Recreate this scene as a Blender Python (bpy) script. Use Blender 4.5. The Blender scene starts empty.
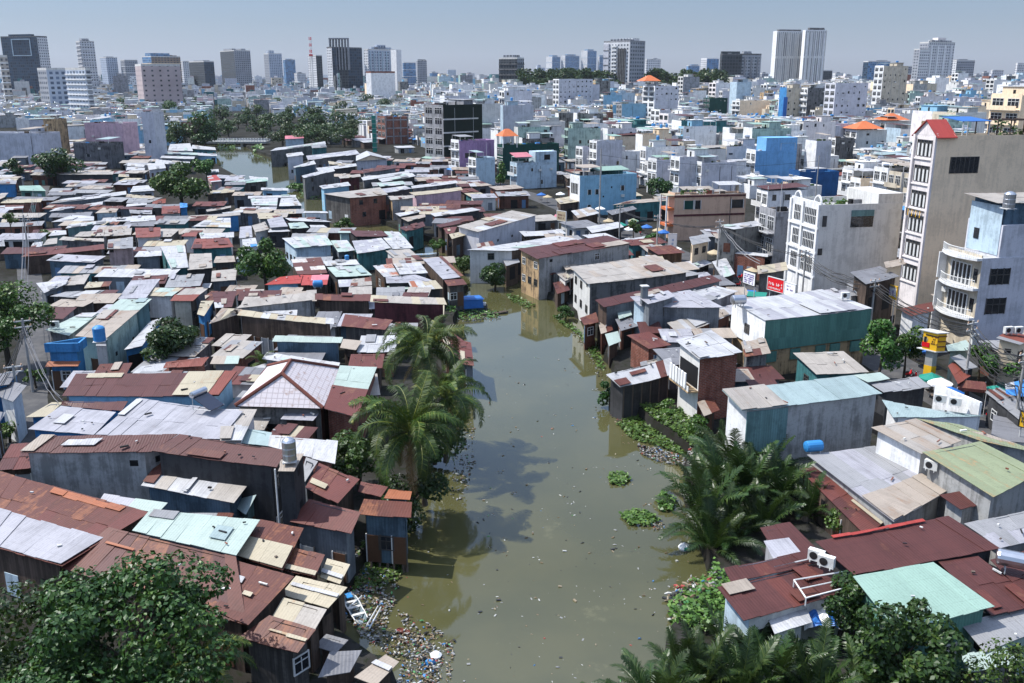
import bpy, math, random
import numpy as np
from mathutils import Vector, Matrix
R = math.radians
rnd = random.Random(7)
sc = bpy.context.scene
col = sc.collection

# ------------------------------------------------------------------ camera
CAM_Z = 32.0
FPX = 925.0
PITCH = math.atan(0.287)
cam = bpy.data.cameras.new('camera')
cam.sensor_width = 36.0
cam.lens = FPX / 1024 * 36.0
cam.clip_start = 0.5
cam.clip_end = 30000
camo = bpy.data.objects.new('camera', cam)
col.objects.link(camo)
camo.location = (0, 0, CAM_Z)
camo.rotation_euler = (math.pi / 2 - PITCH, 0, 0)
sc.camera = camo
CP, SP = math.cos(PITCH), math.sin(PITCH)

def ray(px, py):
    u = (px - 512) / FPX
    v = (py - 341.5) / FPX
    return Vector((u, CP - v * SP, -SP - v * CP))

def P(px, py, z=0.0):
    """surveyed point: where a photo pixel meets the level z"""
    d = ray(px, py)
    t = (z - CAM_Z) / d.z
    return Vector((d.x * t, d.y * t, z))

def PY(px, py, Y):
    d = ray(px, py)
    t = Y / d.y
    return Vector((d.x * t, Y, CAM_Z + d.z * t))

def proj(p):
    x, y, z = p[0], p[1], p[2] - CAM_Z
    zc = y * CP - z * SP
    up = y * SP + z * CP
    return 512 + FPX * x / zc, 341.5 - FPX * up / zc, zc

# ------------------------------------------------------------------ node helpers
class NT:
    def __init__(s, name):
        s.m = bpy.data.materials.new(name)
        s.m.use_nodes = True
        s.t = s.m.node_tree
        s.t.nodes.clear()
        s.out = s.t.nodes.new('ShaderNodeOutputMaterial')
        s.b = s.t.nodes.new('ShaderNodeBsdfPrincipled')
        s.t.links.new(s.b.outputs[0], s.out.inputs[0])
    def n(s, typ, **kw):
        nd = s.t.nodes.new('ShaderNode' + typ)
        for k, v in kw.items():
            setattr(nd, k, v)
        return nd
    def put(s, sock, v):
        if isinstance(v, bpy.types.NodeSocket):
            s.t.links.new(v, sock)
        elif v is not None:
            if sock.type == 'RGBA' and len(v) == 3:
                v = (*v, 1)
            sock.default_value = v
    def math(s, op, a, b=None, c=None, clamp=False):
        nd = s.n('Math', operation=op, use_clamp=clamp)
        s.put(nd.inputs[0], a)
        if b is not None: s.put(nd.inputs[1], b)
        if c is not None: s.put(nd.inputs[2], c)
        return nd.outputs[0]
    def mix(s, f, a, b, mode='MIX'):
        nd = s.n('Mix', data_type='RGBA', blend_type=mode)
        s.put(nd.inputs['Factor'], f) if False else s.put(nd.inputs[0], f)
        s.put(nd.inputs[6], a); s.put(nd.inputs[7], b)
        return nd.outputs[2]
    def uv(s):
        nd = s.n('UVMap', uv_map='UVMap')
        return nd.outputs[0]
    def sep(s, v):
        nd = s.n('SeparateXYZ'); s.put(nd.inputs[0], v)
        return nd.outputs
    def comb(s, x, y, z=0.0):
        nd = s.n('CombineXYZ')
        s.put(nd.inputs[0], x); s.put(nd.inputs[1], y); s.put(nd.inputs[2], z)
        return nd.outputs[0]
    def noise(s, vec, scale, detail=4, rough=0.6, w=None):
        nd = s.n('TexNoise')
        if w is not None:
            nd.noise_dimensions = '4D'
            s.put(nd.inputs['W'], w)
        s.put(nd.inputs['Vector'], vec)
        nd.inputs['Scale'].default_value = scale
        nd.inputs['Detail'].default_value = detail
        nd.inputs['Roughness'].default_value = rough
        return nd.outputs[0]
    def rand(s):
        nd = s.n('ObjectInfo')
        return nd.outputs['Random']
    def attr(s, name):
        nd = s.n('Attribute', attribute_name=name)
        return nd.outputs['Fac']
    def step(s, v, lo, hi):
        nd = s.n('MapRange', interpolation_type='SMOOTHSTEP')
        s.put(nd.inputs[0], v)
        nd.inputs[1].default_value = lo; nd.inputs[2].default_value = hi
        return nd.outputs[0]
    def scale3(s, v, k):
        nd = s.n('VectorMath', operation='MULTIPLY'); s.put(nd.inputs[0], v)
        nd.inputs[1].default_value = k
        return nd.outputs[0]
    def done(s, colr, rough=0.7, spec=0.3, bump=None, bd=0.02, bs=0.5):
        s.put(s.b.inputs['Base Color'], colr)
        s.put(s.b.inputs['Roughness'], rough)
        s.b.inputs['Specular IOR Level'].default_value = spec
        if bump is not None:
            nd = s.n('Bump'); nd.inputs['Distance'].default_value = bd
            nd.inputs['Strength'].default_value = bs
            s.put(nd.inputs['Height'], bump)
            s.put(s.b.inputs['Normal'], nd.outputs[0])
        return s.m

def sheet_mat(name, c, rust=0.3, rc=(0.13, 0.035, 0.015), thr=0.55, stripes=0.25, dirt=0.45, spec=0.25, rough=0.55):
    """roofing sheet: ribs, per-sheet tint, rust and dirt with a shape of their own"""
    s = NT(name)
    uv = s.uv(); x, y, _ = s.sep(uv)
    w = s.math('MULTIPLY', s.rand(), 97.0)
    tint = s.attr('tint')
    big = s.noise(uv, 0.33, 5, 0.65, w)
    fine = s.noise(uv, 2.6, 4, 0.7, w)
    strk = s.noise(s.scale3(uv, (3.0, 0.22, 1)), 1.0, 3, 0.6, w)
    c0 = s.mix(s.math('MULTIPLY', tint, 0.5), c, tuple(k * 0.72 for k in c))
    dm = s.math('MULTIPLY', s.step(s.math('ADD', s.math('MULTIPLY', big, 0.6), s.math('MULTIPLY', strk, 0.4)), 0.42, 0.68), dirt)
    c1 = s.mix(dm, c0, tuple(k * 0.45 for k in c))
    rm = s.math('ADD', s.math('ADD', s.math('MULTIPLY', big, 0.42), s.math('MULTIPLY', strk, 0.33)), s.math('MULTIPLY', fine, 0.25))
    rm = s.math('ADD', rm, s.math('MULTIPLY', s.math('SUBTRACT', tint, 0.5), 0.12))
    rm = s.math('MULTIPLY', s.step(rm, thr, thr + 0.1), rust)
    rr = s.mix(fine, tuple(k * 0.55 for k in rc), tuple(min(1, k * 1.5) for k in rc))
    c2 = s.mix(rm, c1, rr)
    rib = s.math('SINE', s.math('MULTIPLY', x, 2 * math.pi / 0.2))
    ribc = s.step(rib, 0.55, 0.95)
    c3 = s.mix(s.math('MULTIPLY', ribc, stripes * .55), c2, tuple(k * 0.5 for k in c))
    nail = s.math('MULTIPLY', s.step(s.math('ABSOLUTE', s.math('SUBTRACT', s.math('FRACT', s.math('DIVIDE', y, 1.1)), 0.5)), 0.47, 0.5), stripes * 1.1)
    speck = s.math('MULTIPLY', s.step(s.noise(uv, 7.0, 5, .75, w), .52, .66), .45)
    c3 = s.mix(speck, c3, tuple(k * 0.4 for k in c))
    c4 = s.mix(nail, c3, tuple(k * 0.45 for k in c))
    return s.done(c4, rough, spec, s.math('ADD', rib, s.math('MULTIPLY', fine, 0.6)), 0.012, 0.4)

def wall_mat(name, c, grime=0.5, gc=None, kind='plaster'):
    s = NT(name)
    uv = s.uv(); x, y, _ = s.sep(uv)
    w = s.math('MULTIPLY', s.rand(), 91.0)
    big = s.noise(uv, 0.45, 5, 0.65, w)
    fine = s.noise(uv, 3.2, 4, 0.7, w)
    strk = s.noise(s.scale3(uv, (2.2, 0.14, 1)), 1.0, 4, 0.65, w)
    gc = gc or tuple(k * 0.3 for k in c)
    tint = s.attr('tint')
    c0 = s.mix(s.math('MULTIPLY', tint, 0.4), c, tuple(k * 0.75 for k in c))
    g = s.math('ADD', s.math('MULTIPLY', big, 0.45), s.math('ADD', s.math('MULTIPLY', strk, 0.4), s.math('MULTIPLY', fine, 0.15)))
    g = s.math('MULTIPLY', s.step(g, 0.46, 0.58), min(1, grime * 1.35))
    c1 = s.mix(g, c0, gc)
    c1 = s.mix(s.math('MULTIPLY', s.step(s.noise(uv, 6.0, 5, .75, w), .54, .66), .35), c1, gc)
    bump = fine
    if kind == 'brick':
        nd = s.n('TexBrick')
        s.put(nd.inputs['Vector'], uv)
        nd.inputs['Color1'].default_value = (*c, 1)
        nd.inputs['Color2'].default_value = (*[k * 0.65 for k in c], 1)
        nd.inputs['Mortar'].default_value = (0.22, 0.2, 0.18, 1)
        nd.inputs['Scale'].default_value = 1.0
        nd.inputs['Brick Width'].default_value = 0.42
        nd.inputs['Row Height'].default_value = 0.17
        nd.inputs['Mortar Size'].default_value = 0.015
        c1 = s.mix(g, nd.outputs[0], gc)
    elif kind == 'sheet':
        rib = s.math('SINE', s.math('MULTIPLY', x, 2 * math.pi / 0.22))
        pan = s.n('TexWhiteNoise', noise_dimensions='2D')
        s.put(pan.inputs['Vector'], s.comb(s.math('FLOOR', s.math('DIVIDE', x, 0.85)), s.math('FLOOR', s.math('DIVIDE', y, 2.2))))
        c1 = s.mix(s.math('MULTIPLY', pan.outputs[0], 0.34), c1, gc)
        c1 = s.mix(s.math('MULTIPLY', s.step(rib, 0.4, 0.95), 0.35), c1, tuple(k * 0.4 for k in c))
        bump = rib
    elif kind == 'plank':
        pan = s.n('TexWhiteNoise', noise_dimensions='1D')
        s.put(pan.inputs['W'], s.math('FLOOR', s.math('DIVIDE', x, 0.24)))
        c1 = s.mix(s.math('MULTIPLY', pan.outputs[0], 0.7), c1, gc)
        gap = s.step(s.math('ABSOLUTE', s.math('SUBTRACT', s.math('FRACT', s.math('DIVIDE', x, 0.24)), 0.5)), 0.44, 0.5)
        c1 = s.mix(s.math('MULTIPLY', gap, 0.8), c1, (0.01, 0.009, 0.008))
    return s.done(c1, 0.8, 0.2, bump, 0.012, 0.4)

def plain_mat(name, c, rough=0.6, spec=0.3, var=0.25, metal=0.0):
    s = NT(name)
    g = s.n('TexCoord').outputs['Object']
    nz = s.noise(g, 2.0, 4, 0.65)
    t = s.attr('tint')
    a = s.mix(s.math('MULTIPLY', s.step(nz, 0.35, 0.7), var), c, tuple(k * 0.5 for k in c))
    a = s.mix(s.math('MULTIPLY', t, var), a, tuple(k * 0.6 for k in c))
    s.b.inputs['Metallic'].default_value = metal
    return s.done(a, rough, spec)

def tower_mat(name, wall, glass, fw=3.2, fh=3.4, wf=0.55, hf=0.5, rough=0.35, band=0.0):
    """far facade: rows of windows"""
    s = NT(name)
    uv = s.uv(); x, y, _ = s.sep(uv)
    fx = s.math('FRACT', s.math('DIVIDE', x, fw)); fy = s.math('FRACT', s.math('DIVIDE', y, fh))
    mx = s.math('LESS_THAN', s.math('ABSOLUTE', s.math('SUBTRACT', fx, 0.5)), wf / 2)
    my = s.math('LESS_THAN', s.math('ABSOLUTE', s.math('SUBTRACT', fy, 0.5)), hf / 2)
    cell = s.n('TexWhiteNoise', noise_dimensions='2D')
    s.put(cell.inputs['Vector'], s.comb(s.math('FLOOR', s.math('DIVIDE', x, fw)), s.math('FLOOR', s.math('DIVIDE', y, fh))))
    nz = s.noise(uv, 0.06, 4, 0.6)
    wc = s.mix(s.math('MULTIPLY', s.step(nz, 0.4, 0.65), 0.35), wall, tuple(k * 0.6 for k in wall))
    gcx = s.mix(cell.outputs[0], tuple(k * 0.5 for k in glass), tuple(min(1, k * 1.7) for k in glass))
    up = s.math('LESS_THAN', s.math('ABSOLUTE', s.sep(s.n('NewGeometry').outputs['Normal'])[2]), 0.5)
    m = s.math('MULTIPLY', s.math('MULTIPLY', mx, my), up)
    c = s.mix(m, wc, gcx)
    ro = s.math('SUBTRACT', 0.75, s.math('MULTIPLY', m, 0.75 - rough))
    return s.done(c, ro, 0.4)

# ------------------------------------------------------------------ mesh builder
class MB:
    def __init__(s, udir=None):
        s.v = []; s.f = []; s.mi = []; s.t = []; s.mats = []; s.udir = udir
    def mat(s, m):
        if m not in s.mats: s.mats.append(m)
        return s.mats.index(m)
    def add(s, vs, fs, m, t=None):
        o = len(s.v); k = s.mat(m)
        s.v.extend([tuple(p) for p in vs])
        for f in fs:
            s.f.append(tuple(i + o for i in f)); s.mi.append(k)
            s.t.append(rnd.random() if t is None else t)
    def quad(s, a, b, c, d, m, t=None):
        s.add((a, b, c, d), ((0, 1, 2, 3),), m, t)
    def hexa(s, lo, hi, m, t=None):
        """lo, hi: four corners each, counter-clockwise seen from above"""
        s.add(list(lo) + list(hi), ((3, 2, 1, 0), (4, 5, 6, 7), (0, 1, 5, 4), (1, 2, 6, 5), (2, 3, 7, 6), (3, 0, 4, 7)), m, rnd.random() if t is None else t)
    def obox(s, c, e, n, w, d, h, m, t=None):
        """box: base centre c, along e (width w), along n (depth d), height h"""
        c = Vector(c); e = Vector(e) * (w / 2); n = Vector(n) * (d / 2); z = Vector((0, 0, h))
        lo = [c - e - n, c + e - n, c + e + n, c - e + n]
        if e.cross(n).z < 0: lo.reverse()
        s.hexa(lo, [p + z for p in lo], m, t)
    def tube(s, pts, rads, m, sides=6, t=None, cap=True):
        pts = [Vector(p) for p in pts]; rings = []; vs = []
        for i, p in enumerate(pts):
            d = (pts[min(i + 1, len(pts) - 1)] - pts[max(i - 1, 0)]).normalized()
            a = d.cross(Vector((0, 0, 1)))
            if a.length < 1e-3: a = d.cross(Vector((1, 0, 0)))
            a.normalize(); b = d.cross(a)
            r = rads[i] if isinstance(rads, (list, tuple)) else rads
            for k in range(sides):
                an = 2 * math.pi * k / sides
                vs.append(p + a * (r * math.cos(an)) + b * (r * math.sin(an)))
        fs = []
        for i in range(len(pts) - 1):
            for k in range(sides):
                fs.append((i * sides + k, i * sides + (k + 1) % sides, (i + 1) * sides + (k + 1) % sides, (i + 1) * sides + k))
        if cap:
            fs.append(tuple(range(sides))); fs.append(tuple(range((len(pts) - 1) * sides, len(pts) * sides))[::-1])
        s.add(vs, fs, m, rnd.random() if t is None else t)
    def lathe(s, c, prof, m, sides=14, ax=None, t=None):
        """prof: list of (radius, height)"""
        c = Vector(c)
        if ax is None: X, Y_, Z = Vector((1, 0, 0)), Vector((0, 1, 0)), Vector((0, 0, 1))
        else:
            Z = Vector(ax).normalized(); X = Z.orthogonal().normalized(); Y_ = Z.cross(X)
        vs = []; fs = []
        for r, h in prof:
            for k in range(sides):
                an = 2 * math.pi * k / sides
                vs.append(c + X * (r * math.cos(an)) + Y_ * (r * math.sin(an)) + Z * h)
        n = len(prof)
        for i in range(n - 1):
            for k in range(sides):
                fs.append((i * sides + k, i * sides + (k + 1) % sides, (i + 1) * sides + (k + 1) % sides, (i + 1) * sides + k))
        fs.append(tuple(range(sides))[::-1]); fs.append(tuple(range((n - 1) * sides, n * sides)))
        s.add(vs, fs, m, t)
    def mesh(s, name):
        me = bpy.data.meshes.new(name)
        me.from_pydata(s.v, [], s.f)
        for m in s.mats: me.materials.append(m)
        me.polygons.foreach_set('material_index', s.mi)
        at = me.attributes.new('tint', 'FLOAT', 'FACE')
        at.data.foreach_set('value', s.t)
        np_ = len(s.f)
        nrm = np.empty(np_ * 3, dtype=np.float32); me.polygons.foreach_get('normal', nrm); nrm = nrm.reshape(-1, 3)
        lt = np.empty(np_, dtype=np.int32); me.polygons.foreach_get('loop_total', lt)
        nl = len(me.loops)
        vi = np.empty(nl, dtype=np.int32); me.loops.foreach_get('vertex_index', vi)
        co = np.array(s.v, dtype=np.float32)[vi]
        hint = np.array(s.udir if s.udir is not None else (1, 0, 0), dtype=np.float32)
        hz = np.stack([-nrm[:, 1], nrm[:, 0], np.zeros(np_, dtype=np.float32)], 1)
        ln = np.linalg.norm(hz, axis=1)
        flat = ((ln < 0.2) | (s.udir is not None)) & (np.abs(nrm[:, 2]) > 0.3)
        u = hz / np.maximum(ln, 1e-4)[:, None]
        hp = hint[None, :] - nrm * (nrm @ hint)[:, None]
        hp /= np.maximum(np.linalg.norm(hp, axis=1), 1e-4)[:, None]
        u = np.where(flat[:, None], hp, u)
        v = np.cross(nrm, u)
        ul = np.repeat(u, lt, axis=0); vl = np.repeat(v, lt, axis=0)
        uvs = np.stack([(co * ul).sum(1), (co * vl).sum(1)], 1).astype(np.float32)
        lay = me.uv_layers.new(name='UVMap')
        lay.data.foreach_set('uv', uvs.ravel())
        me.update()
        return me
    def build(s, name, parent=None):
        if not s.f: return None
        o = bpy.data.objects.new(name, s.mesh(name))
        col.objects.link(o)
        if parent is not None: o.parent = parent
        return o

LABELS = {}
def tag(o, label, cat, group=None, kind=None):
    if label:
        o['label'] = label
        LABELS.setdefault(label, []).append(o)
    if cat: o['category'] = cat
    if group: o['group'] = group
    if kind: o['kind'] = kind
    return o

def empty(name, loc=(0, 0, 0), rz=0.0):
    o = bpy.data.objects.new(name, None)
    o.empty_display_size = 0.3
    col.objects.link(o)
    o.location = loc; o.rotation_euler = (0, 0, rz)
    return o

def copy_tree(o, parent=None):
    c = o.copy(); col.objects.link(c); c.parent = parent
    for ch in o.children: copy_tree(ch, c)
    return c

# ------------------------------------------------------------------ materials
M = {}
def sh(k, *a, **kw): M[k] = sheet_mat('sheet_' + k, *a, **kw)
sh('maroon', (0.085, 0.030, 0.026), rust=0.5, thr=0.56, rc=(0.15, 0.06, 0.035), stripes=0.5, dirt=0.6)
sh('redbrown', (0.118, 0.037, 0.029), rust=0.65, thr=0.52, rc=(0.17, 0.075, 0.045), dirt=0.6)
sh('rust', (0.105, 0.036, 0.026), rust=0.85, thr=0.51, rc=(0.185, 0.072, 0.036), dirt=0.7)
sh('red', (0.34, 0.05, 0.04), rust=0.5, thr=0.55, dirt=0.5)
sh('tile', (0.19, 0.055, 0.038), rust=0.3, dirt=0.5)
sh('white', (0.42, 0.42, 0.425), rust=0.6, thr=0.60, rc=(0.22, 0.13, 0.07), dirt=0.75)
sh('lilac', (0.325, 0.32, 0.345), rust=0.45, thr=0.61, dirt=0.7)
sh('grey', (0.25, 0.25, 0.255), rust=0.5, thr=0.61, rc=(0.2, 0.12, 0.07), dirt=0.55)
sh('darkgrey', (0.17, 0.17, 0.18), rust=0.5, thr=0.6, dirt=0.5)
sh('beige', (0.33, 0.30, 0.265), rust=0.6, thr=0.58, rc=(0.24, 0.13, 0.06), dirt=0.55)
sh('cream', (0.37, 0.325, 0.235), rust=0.6, thr=0.54, rc=(0.30, 0.15, 0.06), dirt=0.4)
sh('tan', (0.33, 0.28, 0.23), rust=0.55, thr=0.55, rc=(0.22, 0.12, 0.06), dirt=0.55)
sh('mint', (0.33, 0.40, 0.36), rust=0.3, thr=0.66, rc=(0.25, 0.18, 0.1), dirt=0.35)
sh('green', (0.24, 0.355, 0.295), rust=0.2, thr=0.66, dirt=0.3)
sh('teal', (0.27, 0.345, 0.345), rust=0.25, thr=0.66, dirt=0.4)
sh('olive', (0.22, 0.25, 0.15), rust=0.85, thr=0.5, rc=(0.30, 0.19, 0.09), dirt=0.5)
sh('patchrust', (0.46, 0.44, 0.41), rust=0.95, thr=0.49, rc=(0.27, 0.08, 0.035), dirt=0.4)
sh('blueplas', (0.05, 0.22, 0.55), rust=0.0, dirt=0.3, stripes=0.0)
sh('orange', (0.30, 0.105, 0.05), rust=0.5, dirt=0.4, stripes=0.3)
sh('orangetile', (0.55, 0.15, 0.05), rust=0.1, dirt=0.3, stripes=0.3)
sh('pink', (0.50, 0.17, 0.20), rust=0.2, dirt=0.4)
def wl(k, *a, **kw): M['w_' + k] = wall_mat('wall_' + k, *a, **kw)
wl('white', (0.76, 0.76, 0.75), 0.28)
wl('offwhite', (0.60, 0.59, 0.56), 0.24)
wl('grey', (0.30, 0.30, 0.31), 0.55)
wl('lilac', (0.55, 0.55, 0.59), 0.28)  # lilac paint; on white houses, sky-tinted shade put into the side-wall colour
wl('azure', (0.16, 0.38, 0.66), 0.22)
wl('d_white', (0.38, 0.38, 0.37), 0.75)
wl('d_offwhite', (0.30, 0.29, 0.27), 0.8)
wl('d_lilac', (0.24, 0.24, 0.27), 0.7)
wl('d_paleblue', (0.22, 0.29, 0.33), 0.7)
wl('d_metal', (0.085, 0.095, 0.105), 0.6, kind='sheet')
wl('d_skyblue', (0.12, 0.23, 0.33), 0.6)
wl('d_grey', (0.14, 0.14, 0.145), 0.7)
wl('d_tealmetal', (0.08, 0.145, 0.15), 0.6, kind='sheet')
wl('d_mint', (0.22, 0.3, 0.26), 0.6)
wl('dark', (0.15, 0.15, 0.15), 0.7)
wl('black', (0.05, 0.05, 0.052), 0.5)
wl('cream', (0.56, 0.49, 0.38), 0.35)
wl('beige', (0.80, 0.63, 0.44), 0.18)
wl('pink', (0.50, 0.35, 0.33), 0.45)
wl('palepink', (0.72, 0.665, 0.645), 0.25)
wl('rose', (0.60, 0.41, 0.46), 0.3)
wl('purple', (0.40, 0.25, 0.42), 0.3)
wl('blue', (0.05, 0.21, 0.44), 0.35)
wl('deepblue', (0.015, 0.075, 0.21), 0.3)
wl('skyblue', (0.25, 0.46, 0.60), 0.25)
wl('paleblue', (0.44, 0.55, 0.62), 0.35)
wl('teal', (0.05, 0.17, 0.18), 0.55)
wl('mint', (0.36, 0.48, 0.43), 0.45)
wl('darkgreen', (0.013, 0.022, 0.016), 0.2)
wl('forest', (0.01, 0.055, 0.045), 0.3)
wl('ochre', (0.45, 0.31, 0.17), 0.7, (0.10, 0.075, 0.05))
wl('brown', (0.56, 0.38, 0.27), 0.2)
wl('maroon', (0.10, 0.03, 0.035), 0.6)
wl('concrete', (0.36, 0.36, 0.35), 0.42, (0.07, 0.07, 0.065))
wl('mouldy', (0.20, 0.20, 0.19), 0.9, (0.03, 0.03, 0.03))
wl('brick', (0.27, 0.085, 0.05), 0.45, kind='brick')
wl('metal', (0.19, 0.21, 0.23), 0.5, kind='sheet')
wl('bluemetal', (0.10, 0.16, 0.21), 0.55, kind='sheet')
wl('greenmetal', (0.12, 0.27, 0.22), 0.2, kind='sheet')
wl('tealmetal', (0.16, 0.28, 0.28), 0.4, kind='sheet')
wl('rustmetal', (0.14, 0.06, 0.04), 0.6, kind='sheet')
wl('plank', (0.12, 0.085, 0.065), 0.6, kind='plank')
wl('greyplank', (0.14, 0.13, 0.12), 0.6, kind='plank')
M['glass'] = plain_mat('window_glass', (0.018, 0.022, 0.027), 0.12, 0.6, 0.4)
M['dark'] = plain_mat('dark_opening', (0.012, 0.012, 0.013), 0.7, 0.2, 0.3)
M['frame'] = plain_mat('white_frame', (0.62, 0.62, 0.60), 0.6, 0.3, 0.3)
M['framedark'] = plain_mat('dark_frame', (0.07, 0.065, 0.06), 0.6, 0.3, 0.3)
M['doorblue'] = plain_mat('blue_door', (0.12, 0.22, 0.36), 0.6, 0.3, 0.4)
M['doorwood'] = plain_mat('wood_door', (0.11, 0.055, 0.03), 0.6, 0.3, 0.4)
M['doorgrey'] = plain_mat('grey_door', (0.30, 0.32, 0.34), 0.6, 0.3, 0.4)
M['steel'] = plain_mat('stainless_steel', (0.55, 0.56, 0.58), 0.28, 0.5, 0.2, 0.9)
M['plasblue'] = plain_mat('blue_plastic', (0.03, 0.20, 0.46), 0.45, 0.4, 0.2)
M['tarpblue'] = plain_mat('blue_tarp', (0.02, 0.13, 0.42), 0.5, 0.4, 0.4)
M['tarpgreen'] = plain_mat('green_tarp', (0.01, 0.22, 0.16), 0.5, 0.4, 0.4)
M['tarpbeige'] = plain_mat('beige_canvas', (0.42, 0.34, 0.22), 0.8, 0.2, 0.4)
M['cable'] = plain_mat('black_cable', (0.02, 0.02, 0.02), 0.6, 0.3, 0.2)
M['cablegrey'] = plain_mat('grey_cable', (0.16, 0.16, 0.17), 0.6, 0.3, 0.2)
M['pole'] = plain_mat('concrete_pole', (0.36, 0.35, 0.33), 0.85, 0.2, 0.5)
M['wood'] = plain_mat('weathered_wood', (0.13, 0.10, 0.08), 0.85, 0.2, 0.6)
M['bark'] = plain_mat('bark', (0.085, 0.068, 0.05), 0.9, 0.2, 0.6)
M['palmbark'] = plain_mat('palm_bark', (0.15, 0.125, 0.10), 0.9, 0.2, 0.6)
M['signred'] = plain_mat('red_paint', (0.60, 0.010, 0.015), 0.4, 0.4, 0.1)
M['signwhite'] = plain_mat('white_paint', (0.78, 0.78, 0.76), 0.5, 0.3, 0.1)
M['signyellow'] = plain_mat('yellow_paint', (0.75, 0.42, 0.02), 0.45, 0.3, 0.15)
M['signpurple'] = plain_mat('violet_paint', (0.16, 0.10, 0.34), 0.5, 0.3, 0.1)
M['black'] = plain_mat('black_paint', (0.015, 0.015, 0.016), 0.5, 0.4, 0.2)
M['rubber'] = plain_mat('rubber', (0.02, 0.02, 0.02), 0.8, 0.2, 0.2)
M['solar'] = plain_mat('solar_panel', (0.012, 0.016, 0.035), 0.15, 0.6, 0.2)
M['acwhite'] = plain_mat('white_casing', (0.66, 0.66, 0.62), 0.5, 0.4, 0.35)
M['ridgecap'] = plain_mat('ridge_cap', (0.16, 0.055, 0.04), 0.7, 0.2, 0.5)
M['flashing'] = plain_mat('flashing', (0.60, 0.60, 0.58), 0.6, 0.3, 0.5)
M['lattice'] = plain_mat('dark_timber', (0.05, 0.035, 0.03), 0.8, 0.2, 0.4)
def leaf_mat(name, a, b, c, rough=0.42, tr=0.12):
    s = NT(name)
    t = s.attr('tint')
    r = s.n('ValToRGB'); s.put(r.inputs[0], t)
    r.color_ramp.elements[0].color = (*a, 1); r.color_ramp.elements[1].color = (*c, 1)
    e = r.color_ramp.elements.new(0.6); e.color = (*b, 1)
    hs = s.n('HueSaturation'); s.put(hs.inputs['Color'], r.outputs[0])
    s.put(hs.inputs['Value'], s.math('ADD', 0.75, s.math('MULTIPLY', s.rand(), 0.5)))
    s.put(hs.inputs['Hue'], s.math('ADD', 0.485, s.math('MULTIPLY', s.rand(), 0.03)))
    s.b.inputs['Transmission Weight'].default_value = 0
    m = s.done(hs.outputs[0], rough, 0.28)
    tn = s.n('BsdfTranslucent'); s.put(tn.inputs[0], s.mix(0.5, hs.outputs[0], (0.10, 0.16, 0.02)))
    mx = s.n('MixShader'); mx.inputs[0].default_value = tr
    s.t.links.new(s.b.outputs[0], mx.inputs[1]); s.t.links.new(tn.outputs[0], mx.inputs[2])
    s.t.links.new(mx.outputs[0], s.out.inputs[0])
    return m
M['leaf'] = leaf_mat('leaf_dark', (0.012, 0.032, 0.007), (0.028, 0.066, 0.012), (0.075, 0.12, 0.022))
M['leaf2'] = leaf_mat('leaf_bright', (0.020, 0.052, 0.008), (0.045, 0.10, 0.014), (0.12, 0.18, 0.03))
M['leaf3'] = leaf_mat('leaf_far', (0.020, 0.042, 0.013), (0.042, 0.078, 0.02), (0.085, 0.125, 0.03))
M['palm'] = leaf_mat('palm_leaf', (0.012, 0.030, 0.004), (0.042, 0.076, 0.009), (0.21, 0.22, 0.04), 0.5)
M['nipa'] = leaf_mat('nipa_leaf', (0.011, 0.027, 0.007), (0.026, 0.052, 0.012), (0.09, 0.12, 0.03), 0.38)
M['deadpalm'] = leaf_mat('dead_palm', (0.16, 0.09, 0.03), (0.25, 0.16, 0.06), (0.33, 0.22, 0.10), 0.7)
M['hyacinth'] = leaf_mat('hyacinth', (0.032, 0.072, 0.014), (0.062, 0.12, 0.02), (0.12, 0.19, 0.04), 0.42)
M['flower'] = plain_mat('flower', (0.55, 0.38, 0.05), 0.6, 0.3, 0.4)
# ------------------------------------------------------------------ building kit
FOOT = []      # footprints of hand-placed buildings (polygon xy)
KEEP = []      # (x0,y0,x1,y1,depth) things that must stay visible from the street survey
LAND = []      # landmarks for labels: (px,py,short name)
CAMP = Vector((0, 0, CAM_Z))

def quadpx(q):
    v = [float(t) for t in q.split()]
    return [(v[i], v[i + 1]) for i in range(0, 8, 2)]

class Thing:
    def __init__(s, name, loc, label, cat, group=None):
        s.root = empty(name, loc)
        tag(s.root, label, cat, group)
        s.inv = Matrix.Translation(-Vector(loc))
    def part(s, name, mb, parent=None):
        if not mb.f: return None
        o = bpy.data.objects.new(name, mb.mesh(name))
        col.objects.link(o)
        o.parent = parent or s.root
        if parent is None: o.matrix_parent_inverse = s.inv
        return o

def lerp(a, b, t): return a + (b - a) * t

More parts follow.
